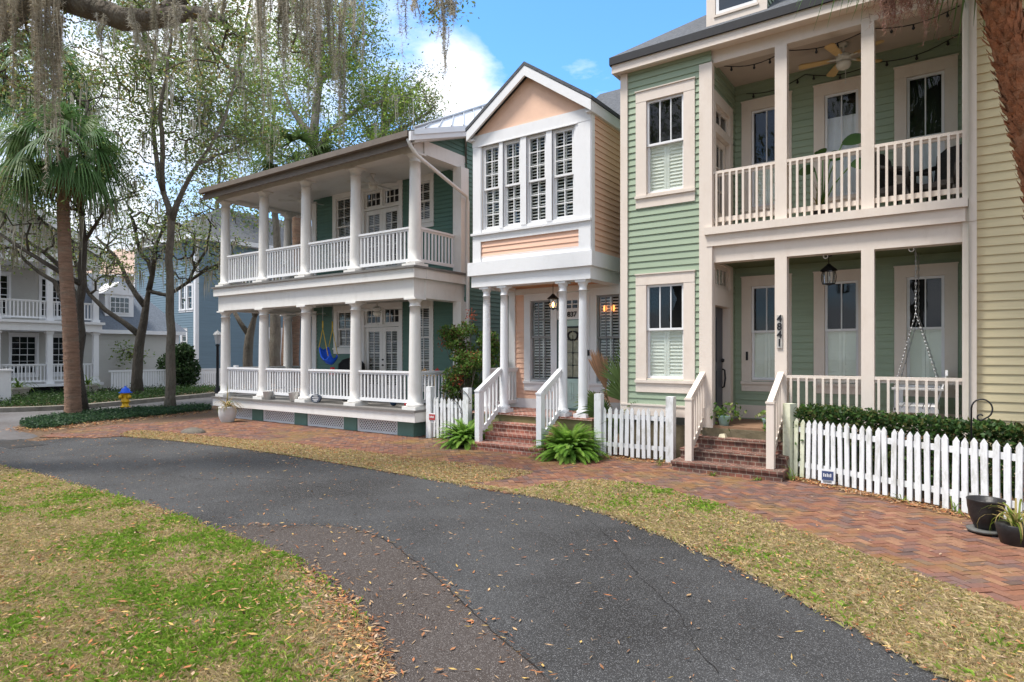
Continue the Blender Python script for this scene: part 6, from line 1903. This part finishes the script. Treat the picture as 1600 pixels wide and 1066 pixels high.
bed2 = [Vector(gp(*p)) for p in ((-250, 643), (0, 641), (100, 638), (150, 634.5), (300, 620), (345, 615), (345, 609), (280, 609), (160, 616), (0, 621), (-250, 622))]
cover('ground_cover', bed2, 52000, .20, .085, 'clipped dark green ground cover behind the far kerb', [(.035, .075, .02), (.05, .10, .025), (.025, .055, .016)])

# ================================================================== TREES
def grow(paths, targets, seg=.45, wob=.12, sag=.0):
    pos = []; par = []; rad = []
    for pts in paths:
        prev = None
        for i, (p, r) in enumerate(pts):
            p = Vector(p)
            if i == 0 and pos:
                prev = min(range(len(pos)), key=lambda k: (pos[k] - p).length)
                continue
            if prev is not None:
                q = pos[prev]; n = max(1, int((p - q).length / seg)); r0 = rad[prev]
                for j in range(1, n + 1):
                    f = j / n; w = Vector([random.gauss(0, wob * .22) for _ in range(3)]) if j < n else Vector()
                    pos.append(q.lerp(p, f) + w); par.append(prev); rad.append(min(r0, r + (r0 - r) * (1 - f)) if r0 > r else r); prev = len(pos) - 1
            else:
                pos.append(p); par.append(-1); rad.append(r); prev = 0
    A = np.array([tuple(p) for p in pos]); tips = []
    T = np.array(targets); root = A.copy()
    order = np.argsort([np.min(np.linalg.norm(root - t, axis=1)) for t in T])
    A = list(A)
    for ti in order:
        t = T[ti]; AA = np.array(A); d = np.linalg.norm(AA - t, axis=1)
        cost = d + np.maximum(0, AA[:, 2] - t[2]) * .8
        k = int(np.argmin(cost)); q = AA[k]; n = max(2, int(d[k] / seg)); prev = k
        bend = RNG.normal(0, .10, 3) * d[k] + np.array([0, 0, .10 * d[k]])
        for j in range(1, n + 1):
            f = j / n; p = q + (t - q) * f + bend * math.sin(math.pi * f) + (RNG.normal(0, wob * .4, 3) if j < n else 0)
            A.append(p); par.append(prev); rad.append(0); prev = len(A) - 1
        tips.append(prev)
    return np.array(A), par, rad, tips
def skeleton_mesh(name, A, par, rad, tips, m_, parent, rt=.012, e=.42, sides=6, rmax=.12):
    n = len(A); cnt = np.zeros(n); ch = [[] for _ in range(n)]
    for i, p in enumerate(par):
        if p >= 0: ch[p].append(i)
    for t in tips: cnt[t] += 1
    for i in range(n - 1, -1, -1):
        if par[i] >= 0: cnt[par[i]] += cnt[i]
    R2 = np.array([r if r > 0 else min(rmax, rt * max(1, c) ** e) for r, c in zip(rad, cnt)])
    m = MB(); stack = [(0, None)]
    while stack:
        i, p = stack.pop(); chain = [p, i] if p is not None else [i]
        while ch[chain[-1]]:
            cs = sorted(ch[chain[-1]], key=lambda c: (rad[c] > 0, cnt[c]), reverse=True)
            for c in cs[1:]: stack.append((c, chain[-1]))
            chain.append(cs[0])
        if len(chain) > 1:
            rr = [R2[k] for k in chain]
            if p is not None: rr[0] = min(rr[0], rr[1] * 1.3)
            sd = sides + 3 if max(rr) > .1 else (sides if max(rr) > .03 else 4)
            m.tube([A[k] for k in chain], rr, sd)
    return m.build(name, m_, parent), R2, cnt
def cloud_targets(ells):
    T = []
    for c, r, n in ells:
        c = np.array(c); q = RNG.normal(0, 1, (n, 3)); q /= np.linalg.norm(q, axis=1)[:, None]; q *= RNG.random((n, 1)) ** .4
        T.append(c + q * np.array(r))
    return np.vstack(T)
def moss_mesh(name, anchors, parent, lmin, lmax, strands, w, pal, spread=.12, segs=7, hair=0):
    V = []; F = []; C = []
    pal = np.array(pal)
    for a in anchors:
        a = np.array(a); l0 = RNG.uniform(lmin, lmax)
        for s in range(strands):
            L_ = l0 * RNG.uniform(.35, 1.1); p = a + np.append(RNG.normal(0, spread, 2), RNG.uniform(-.05, .05)); az = RNG.uniform(0, 3.14); sd = np.array([math.cos(az), math.sin(az), 0]); c = pal[RNG.integers(len(pal))] * RNG.uniform(.7, 1.25)
            k = len(V); ph = RNG.uniform(0, 6, 2); ww = w * RNG.uniform(.5, 1.3)
            for j in range(segs + 1):
                f = j / segs; wd = ww * (1 - f ** 1.6) * (.65 + .5 * abs(math.sin(j * 2.1 + ph[0]))) + .001
                q = p + np.array([.03 * math.sin(4 * f + ph[0]), .03 * math.sin(3.3 * f + ph[1]), -L_ * f])
                V += [q - sd * wd / 2, q + sd * wd / 2]; C += [c, c]
                if hair and j < segs:
                    for h in range(hair):
                        g = RNG.random(); q2 = q + np.array([0, 0, -L_ / segs * g]); hv = np.append(RNG.normal(0, 1, 2), RNG.normal(-.7, .8)); hv *= RNG.uniform(.03, .085) / np.linalg.norm(hv); kk = len(V)
                        tw = np.cross(hv, RNG.normal(0, 1, 3)); tw = tw / np.linalg.norm(tw) * .0035
                        V += [q2 - tw, q2 + tw, q2 + hv + tw * .3, q2 + hv - tw * .3]; C += [c * 1.1] * 4; F.append((kk, kk + 1, kk + 2, kk + 3))
            # ring indices are not contiguous when hair is added, so rebuild the strip quads
            idx = []
            kk = k
            for j in range(segs + 1):
                idx.append((kk, kk + 1)); kk += 2 + (4 * hair if j < segs else 0)
            for j in range(segs): F.append((idx[j][0], idx[j][1], idx[j + 1][1], idx[j + 1][0]))
    if V: return npmesh(name, V, F, M_moss, parent, np.array(C))
MOSS = [(0.38, 0.351, 0.276), (0.46, 0.425, 0.345), (0.287, 0.265, 0.201), (0.529, 0.494, 0.414)]
MOSSB = [(.36, .315, .24), (.43, .38, .29), (.28, .24, .18), (.48, .43, .34)]
def tree(name, label, paths, ells, nleaf, lsize, pal, bark, cat='tree', group=None, moss=None, rt=.012, e=.42, cl=.38, seg=.5, wob=.14, twigfrac=1.0, rmax=.12):
    base_ = paths[0][0][0]; t = thing(name, (base_[0], base_[1], 0), label, cat, group)
    T = cloud_targets(ells); A, par, rad, tips = grow(paths, T, seg, wob)
    skeleton_mesh('trunk', A, par, rad, tips, bark, t, rt, e, rmax=rmax)
    c = A[tips]
    if nleaf:
        dens = RNG.gamma(1.3, 1, len(c)); dens /= dens.sum(); who = RNG.choice(len(c), nleaf, p=dens)
        P = c[who] + RNG.normal(0, cl, (nleaf, 3)) * np.array([1, 1, .75])
        tint = RNG.uniform(.75, 1.3, (len(c), 1))[who]
        V, F, C = leaf_quads(P, lsize, pick(pal, nleaf) * tint, .52, flat=.15)
        npmesh('crown', V, F, M_leaf, t, C)
    if moss:
        n, lo, hi, st, w, zr = moss
        fine = np.array([i for i in range(len(A)) if rad[i] == 0 and zr[0] < A[i][2] < zr[1]])
        if len(fine): moss_mesh('moss', A[RNG.choice(fine, min(n, len(fine)), replace=False)], t, lo, hi, st, w, MOSS, spread=.10)
    return t
def pth(dist, *pts):   # (px, py, radius[, extra distance])
    return [(tuple(spot(p[0], p[1], dist + (p[3] if len(p) > 3 else 0))), p[2]) for p in pts]
def el(px, py, d, rx, ry, rz, n): return (tuple(spot(px, py, d)), (rx, ry, rz), n)

# tall oak between the hydrant and the urn
d = 21.1
tree('oak_tree', 'tall straight-trunked oak with a forked top between hydrant and porch', [
    pth(d, (266, 645, 0.229), (266, 620, 0.163), (268, 520, 0.137), (266, 430, 0.122), (268, 345, 0.115)),
    pth(d, (268, 345, 0.096), (255, 300, 0.085), (243, 235, 0.074, .5), (238, 150, 0.059, 1), (225, 60, 0.052, 1), (215, -60, 0.037, 1)),
    pth(d, (268, 345, 0.089), (285, 300, 0.078), (310, 255, 0.063, -.5), (350, 190, 0.048, -1), (372, 110, 0.044, -1), (390, 10, 0.030, -1)),
    pth(d, (262, 280, 0.074), (250, 180, 0.067, -1), (262, 90, 0.044, -1.4), (280, -40, 0.030, -1.4)),
    pth(d, (310, 255, 0.067), (350, 240, 0.044, .8), (400, 215, 0.030, 1))],
    [el(250, 70, d, 2.9, 2.6, 2.5, 70), el(340, 130, d, 2.3, 2.2, 1.9, 60), el(230, 190, d, 1.8, 2.0, 1.4, 34), el(380, 190, d + 1, 1.6, 1.6, 1.2, 28), el(300, 10, d, 3.4, 2.5, 2.0, 50), el(330, 225, d, 1.6, 1.6, .9, 22), el(190, 110, d, 1.8, 1.8, 2, 30)],
    25000, .11, OAKG, M_bark, group='oaks along the side street', moss=(80, .5, 1.8, 7, .045, (6, 20)))
# vase-shaped tree across the street
d = 26.9
tree('oak_tree', 'dark vase-shaped oak with bare spreading limbs across the street', [
    pth(d, (215, 622, 0.288), (214, 590, 0.216), (217, 545, 0.192), (220, 525, 0.184)),
    pth(d, (220, 525, 0.136), (195, 505, 0.112), (165, 485, 0.096), (140, 460, 0.080), (122, 430, 0.080), (112, 385, 0.056)),
    pth(d, (220, 525, 0.160), (228, 480, 0.136), (238, 430, 0.104), (245, 380, 0.072), (262, 330, 0.064)),
    pth(d, (232, 455, 0.096), (262, 462, 0.080), (295, 440, 0.072), (325, 420, 0.056), (360, 405, 0.048)),
    pth(d, (225, 490, 0.112), (200, 440, 0.088), (180, 400, 0.064), (150, 370, 0.048)),
    pth(d, (238, 430, 0.096), (215, 380, 0.072), (205, 340, 0.048)),
    pth(d, (295, 440, 0.072), (320, 395, 0.056), (330, 350, 0.040))],
    [el(180, 385, d, 2.4, 2.4, 1.3, 70), el(290, 385, d, 2.4, 2.0, 1.5, 70), el(235, 330, d, 3.0, 2.4, 1.4, 70), el(140, 420, d, 1.2, 1.6, 1.2, 30), el(340, 400, d, 1.4, 1.6, 1.0, 34)],
    6500, .12, OAKG, M_darkbark, group='oaks along the side street', moss=(55, .4, 1.4, 6, .05, (4, 12)), rt=.016)
# tree behind the palm
d = 19.6
tree('oak_tree', 'slim dark oak standing close behind the palm trunk', [
    pth(d, (127, 647, 0.234), (124, 600, 0.148), (124, 500, 0.129), (128, 420, 0.117), (131, 380, 0.105)),
    pth(d, (131, 385, 0.086), (127, 330, 0.070), (129, 280, 0.055), (126, 200, 0.039)),
    pth(d, (124, 470, 0.086), (98, 420, 0.078, .6), (70, 395, 0.066, .6), (35, 372, 0.051, .6), (-10, 350, 0.039, .6)),
    pth(d, (124, 455, 0.078), (85, 420, 0.070, -.6), (45, 395, 0.055, -.6), (-5, 362, 0.039, -.6)),
    pth(d, (122, 520, 0.078), (85, 440, 0.070, 0), (60, 425, 0.055), (20, 385, 0.039)),
    pth(d, (131, 390, 0.070), (150, 350, 0.047), (170, 320, 0.035))],
    [el(60, 330, d, 2.2, 2, 1.2, 50), el(150, 280, d, 1.6, 1.8, 1.5, 40), el(20, 250, d, 2.0, 2, 2.0, 45), el(120, 200, d, 2.4, 2, 1.8, 45), el(10, 390, d, 1.2, 1.2, .5, 18)],
    7500, .10, OAKG, M_darkbark, group='oaks along the side street', moss=(90, .5, 1.7, 8, .04, (4.2, 14)))
# bright trees behind the white-columned porch
d = 28
tree('laurel_oak', 'bright green pale-barked tree rising behind the porch roof', [
    pth(d, (492, 330, .30), (487, 260, .24), (492, 190, .19), (500, 130, .13), (505, 50, .08)),
    pth(d, (488, 260, .15), (515, 205, .12), (560, 170, .08), (620, 150, .05)), pth(d, (490, 220, .13), (455, 170, .09), (430, 110, .06)),
    pth(d, (500, 130, .09), (535, 90, .07), (570, 50, .05))],
    [el(540, 110, d, 2.4, 2.4, 2.0, 60), el(600, 165, d, 1.7, 1.8, 1.2, 44), el(490, 60, d, 2.6, 2.4, 1.9, 55), el(545, 40, d, 1.4, 1.6, 1.3, 30), el(430, 150, d, 2.0, 2, 1.6, 40), el(450, 235, d, 2.2, 2, .9, 36), el(560, 225, d, 2.0, 2, .8, 30)],
    24000, .13, BRIGHT + OAKG[:2], M_palebark, moss=(34, .6, 2.4, 6, .05, (8, 20)))
d = 31
tree('laurel_oak', 'thin-topped tree directly behind the porch roof end', [
    pth(d, (598, 330, .26), (598, 240, .19), (600, 180, .15), (605, 120, .09)), pth(d, (600, 210, .10), (630, 160, .08), (660, 125, .05)), pth(d, (599, 225, .09), (640, 195, .07), (680, 165, .04)), pth(d, (598, 240, .09), (565, 190, .06), (540, 150, .04))],
    [el(640, 150, d, 1.9, 1.8, 1.2, 46), el(665, 170, d, 1.0, 1.2, .9, 20), el(590, 170, d, 1.8, 1.8, 1.4, 36), el(620, 215, d, 2.0, 2, .6, 24)],
    9000, .12, OAKG + [(.06, .08, .03)], M_palebark)
# fillers further off
for px, d, h, w, pal, lab in ((345, 46, 330, 4.2, OAKG, 'mid-green oak behind the blue house'), (430, 40, 250, 3.8, OAKG + BRIGHT, 'dense mixed green oak behind the left end of the porch roof')):
    tree('oak_tree', lab, [pth(d, (px, 600, .4), (px, 480, .32), (px + 4, 400, .25), (px - 6, h, .14), (px, h - 80, .08))],
         [el(px, h - 40, d, w, w, w * .6, 50), el(px - 50, h + 40, d, w * .7, w * .7, w * .45, 34), el(px + 45, h + 30, d, w * .7, w * .7, w * .5, 34), el(px + 10, h - 120, d, w * .8, w * .8, w * .5, 30)],
         5200, .22, pal, M_bark, group='oaks along the side street', cl=.6, seg=.9, rt=.02)
# small bare tree and palm trunk seen through the porch
d = 30
tree('crape_myrtle', 'small forked tree seen between the first two porch columns', [pth(d, (388, 600, .24), (388, 545, .22), (390, 525, .20)), pth(d, (390, 527, .13), (376, 505, .11), (362, 480, .09)), pth(d, (390, 525, .13), (398, 495, .11), (410, 470, .09)), pth(d, (395, 505, .09), (392, 470, .07))],
     [el(385, 440, d, 1.6, 1.6, .8, 30)], 900, .12, OAKG, M_bark, rt=.016)
sx_, sy_ = spot(456, 600, 27).xy
t = thing('sabal_palm', (sx_, sy_, 0), 'rough brown palm trunk seen between the middle porch columns', 'palm')
m = MB(); m.tube([spot(455, 605, 27), spot(453, 560, 27), spot(456, 500, 27), spot(462, 440, 27), spot(465, 262, 27)], [.42, .37, .35, .34, .32], 14); m.build('trunk', M_palmbark, t)
X = ([], [], []); hb = spot(465, 258, 27)
for i in range(14):
    a = i * 2.4; e_ = random.uniform(-.2, 1.2); dd = Vector((math.cos(a) * math.cos(e_), math.sin(a) * math.cos(e_), math.sin(e_)))
    fan_frond(*X, hb, hb + dd * 1.3, 1.2, 3.6, 26, (.06, .10, .03), .5, .07, .3, .03)
pushfr('crown', X, t)

def cabbage_palm(base_, pts, rads, label, nf, fr, seedcol, boots=False, dead=6, lim=None):
    t = thing('cabbage_palm', (base_[0], base_[1], 0), label, 'palm', 'cabbage palms by the lane')
    m = MB(); P = []; Rr = []
    pts = [Vector(p) for p in pts]
    sp = smooth_path(pts, 8); rr = np.interp(np.linspace(0, 1, len(sp)), np.linspace(0, 1, len(rads)), rads)
    # ringed trunk
    cum = [0]
    for a, b in zip(sp, sp[1:]): cum.append(cum[-1] + (b - a).length)
    n = int(cum[-1] / .055)
    for i in range(n + 1):
        s_ = cum[-1] * i / n; j = min(int(np.searchsorted(cum, s_, 'right')) - 1, len(sp) - 2); f = (s_ - cum[j]) / (cum[j + 1] - cum[j])
        P.append(sp[j].lerp(sp[j + 1], f)); Rr.append(float(np.interp(s_, cum, rr)) * (1 + (.035 if i % 2 else -.02) + random.uniform(-.015, .015)))
    m.tube(P, Rr, 16); m.build('trunk', M_boot if boots else M_palmbark, t)
    if boots:
        V = []; F = []; C = []; s_ = 0
        bm_ = MB()
        for i in range(0, len(P) - 1):
            ax = (P[i + 1] - P[i]).normalized(); x = ax.cross(Vector((0, 1, 0))).normalized(); y = ax.cross(x)
            for k in range(15):
                if random.random() < .25: continue
                a = 2 * math.pi * (k + random.random() * .8 + .5 * (i % 2)) / 15; r = Rr[i] * random.uniform(.97, 1.03); o = x * math.cos(a) + y * math.sin(a); s = x * -math.sin(a) + y * math.cos(a)
                h = random.uniform(.06, .16); w = random.uniform(.02, .05); ou = random.uniform(.01, .06); c = P[i] + o * r
                bm_.add([c - s * w, c + s * w, c + s * w * .8 + ax * h * .6 + o * ou * .7, c + ax * h + o * ou + s * random.uniform(-.02, .02), c - s * w * .7 + ax * h * .65 + o * ou * .8], [(0, 1, 2, 3, 4)])
        bm_.build('boots', M_boot, t)
    hub0 = pts[-1]; X = ([], [], []); D = ([], [], [])
    for i in range(nf):
        az = i * 2.399 + random.uniform(-.2, .2); e_ = 1.35 - 2.0 * (i / nf) ** .8 + random.uniform(-.1, .1)
        dd = Vector((math.cos(az) * math.cos(e_), math.sin(az) * math.cos(e_), math.sin(e_))); l = fr * random.uniform(.75, 1.0)
        h = hub0 + dd * l + Vector((0, 0, -.12 * l)); c = [(.08, .16, .05), (.10, .185, .06), (.065, .13, .04), (.13, .20, .07)][i % 4]
        fan_frond(*X, hub0, h, fr * random.uniform(.9, 1.15), 3.3, 34, c, .75, .045, .5, .018)
    for i in range(dead):
        az = i * 2.1; dd = Vector((math.cos(az) * .45, math.sin(az) * .45, -1)); fan_frond(*D, hub0, hub0 + dd * fr * .6, fr * .7, 1.6, 18, (.24, .16, .08), .4, .045, .4, .018)
    pushfr('crown', X, t)
    if dead: pushfr('dead_fronds', D, t)
    return t
def smooth_path(pts, k):
    o = []; n = len(pts)
    for i in range(n - 1):
        p0, p1, p2, p3 = (pts[min(max(i + j, 0), n - 1)] for j in (-1, 0, 1, 2))
        for t in range(k):
            t /= k; o.append(0.5 * ((2 * p1) + (p2 - p0) * t + (2 * p0 - 5 * p1 + 4 * p2 - p3) * t * t + (3 * p1 - p0 - 3 * p2 + p3) * t ** 3))
    o.append(pts[-1]); return o
d = 18.74
cabbage_palm(gp(113, 652), [spot(113, 655, d), spot(114, 630, d), spot(110, 520, d), spot(103, 420, d), spot(99, 330, d), spot(98, 262, d), spot(98, 232, d)], [.27, .215, .20, .175, .16, .155, .15],
             'cabbage palm with a ringed brown trunk in the ground cover', 30, 1.15, None)
d = 22.5
cabbage_palm(spot(-62, 645, d).xy, [spot(-62, 648, d), spot(-42, 480, d), spot(-8, 330, d), spot(35, 200, d), spot(62, 120, d)], [.24, .2, .17, .15, .15], 'taller cabbage palm leaning in at the left edge', 30, 1.35, None)
d = 7.1
cabbage_palm(spot(1642, 800, d).xy, [spot(1640, 806, d), spot(1642, 640, d), spot(1650, 500, d), spot(1636, 340, d), spot(1606, 190, d), spot(1582, 90, d), spot(1562, 0, d), spot(1540, -130, d), spot(1530, -330, d)], [.20, .18, .17, .165, .165, .165, .165, .165, .16],
             'rough red-brown palm trunk leaning in at the right edge', 22, 1.15, None, boots=True, dead=0)
t = thing('palm_flower_stalk', tuple(spot(1420, -10, 7.3)), 'dry pinkish flower stalks hanging before the balcony', 'flower stalk')
an = [tuple(spot(px, py, 7.3)) for px, py in ((1385, -30), (1398, -25), (1410, -20), (1455, -25), (1440, -30), (1390, -10))]
moss_mesh('sprays', an, t, .32, .62, 16, .008, [(.30, .16, .13), (.24, .14, .10), (.36, .22, .17)], .09, 6, 5)

# great live oak overhead : trunk out of view to the left, limb and moss above the lane
d = 10
lim = [((-15.2, 1.4, 0), .55), ((-14.9, 1.6, 2.5), .46), ((-14.2, 2.0, 5.4), .40)]
tree('live_oak', 'great live oak limb hung with moss over the top of the lane', [
    lim, [((-14.2, 2.0, 5.4), .32), (tuple(spot(60, -20, d)), .24), (tuple(spot(130, 8, d)), .20), (tuple(spot(190, 30, d)), .18), (tuple(spot(250, 28, d)), .155), (tuple(spot(315, 22, d)), .11), (tuple(spot(345, 30, d)), .06)],
    [(tuple(spot(250, 28, d)), .10), (tuple(spot(300, -20, d)), .09), (tuple(spot(370, -60, d)), .08), (tuple(spot(480, -90, d)), .07), (tuple(spot(600, -80, d + .5)), .05), (tuple(spot(690, -40, d + .5)), .03)],
    [(tuple(spot(60, -20, d)), .12), (tuple(spot(70, -150, d - 1)), .10), (tuple(spot(200, -260, d - 1)), .08)]],
    [el(40, 60, d + .5, 1.0, .9, 1.0, 40), el(90, 0, d + .5, 1.2, .9, .7, 26), el(330, 20, d + .3, .9, .8, .55, 30), el(240, -20, d, 1.3, 1, .5, 26), el(490, 40, d + .8, .55, .6, .8, 34), el(470, -40, d, 1.0, 1, .6, 26), el(690, 10, d + 1, .35, .5, .3, 9), el(645, -30, d + 1, .3, .4, .3, 8), el(300, 110, d + 1.5, .8, .8, .4, 14), el(20, 130, d + .5, .6, .6, .6, 16)],
    8200, .075, OAKG + [(.16, .10, .03)], M_bark, rt=.006, cl=.18, seg=.25, wob=.08, rmax=.05)
for cen, n, lo, hi, lab, seed in (((78, -20), 26, 1.6, 2.9, 'longest grey-brown moss curtain hanging before the palm', 1), ((475, -25), 30, .9, 2.1, 'broad grey moss curtain hanging beside the bright tree', 2), ((672, -10), 7, .35, .95, 'small tuft of moss hanging against the blue sky', 3), ((15, -10), 12, .8, 1.8, 'dim moss curtain in the top left corner', 4), ((280, 30), 12, .4, 1.0, 'short moss tufts under the heavy oak limb', 5)):
    d_ = 9.6; c = spot(cen[0], cen[1], d_); t = thing('hanging_moss', tuple(c), lab, 'moss', 'curtains of hanging moss')
    sprd = {1: .20, 2: .55, 3: .18, 4: .3, 5: .6}[seed]
    an = [tuple(c + RT * random.gauss(0, sprd) + FW * random.gauss(0, .25) + Vector((0, 0, random.uniform(-.1, .25)))) for _ in range(n)]
    if seed == 2: an += [tuple(spot(px, py, d_)) for px, py in ((437, -20), (440, -10), (536, -10), (530, 20), (538, 60), (533, 100), (500, 10), (486, 60))]
    if seed == 1: an = [tuple(spot(px + random.gauss(0, 2.5), random.uniform(-40, 20), d_)) for px in (60, 62, 64, 72, 76, 80, 84, 86, 88, 90, 92, 68, 56, 90, 85)]
    moss_mesh('strands', an, t, lo, hi, 4, .016, MOSSB if seed in (1, 4) else MOSS, .035, 14, 10)

# bush by the blue house and young tree by the wing
bx = spot(286, 600, 33)
leafy('camellia', (bx.x, bx.y, 0), 'rounded dark glossy bush before the blue house', 'bush', [((bx.x, bx.y, 1.0), (.85, .85, 1.0), .6), ((bx.x, bx.y, 1.9), (.6, .6, .6), .3), ((bx.x - .9, bx.y - .3, 1.1), (.6, .6, .9), .25)], 6000, .16, DARKG, [([(bx.x, bx.y, 0), (bx.x, bx.y, 1.6)], .06)])
d = 33.5
tree('crape_myrtle', 'small twisted tree against the pale wing wall', [pth(d, (185, 600, .12), (183, 575, .09), (170, 555, .07), (150, 545, .05)), pth(d, (196, 598, .10), (194, 575, .09), (205, 552, .06))], [el(160, 552, d, 1.0, .6, .35, 18), el(200, 550, d, .8, .6, .4, 18)], 900, .15, BRIGHT, M_bark, rt=.016)
# trees on the inner side of the lane, seen in the window glass
for x, y, h, s, lab in ((-20, -9, 11, 5, 'oak across the lane, mirrored in the gabled house windows'), (-11, -8, 11.5, 5, 'oak across the lane, mirrored in the bay windows of the sage house'), (-1.5, -10, 12, 5, 'oak across the lane, mirrored in the balcony windows'), (8, -9, 11, 4.6, 'oak across the lane nearest the yellow house')):
    tree('oak_tree', lab, [[((x, y, 0), .4), ((x + .3, y, h * .4), .3), ((x - .2, y, h * .7), .2), ((x, y, h), .1)]],
         [((x, y, h), (s, s, s * .55), 50), ((x + 2, y - 1, h * .7), (s * .8, s * .7, s * .45), 40), ((x - 2, y + 1, h * .75), (s * .8, s * .7, s * .45), 40)], 11000, .26, OAKG, M_bark, group='oaks along the side street', cl=.55, seg=.9, rt=.02)
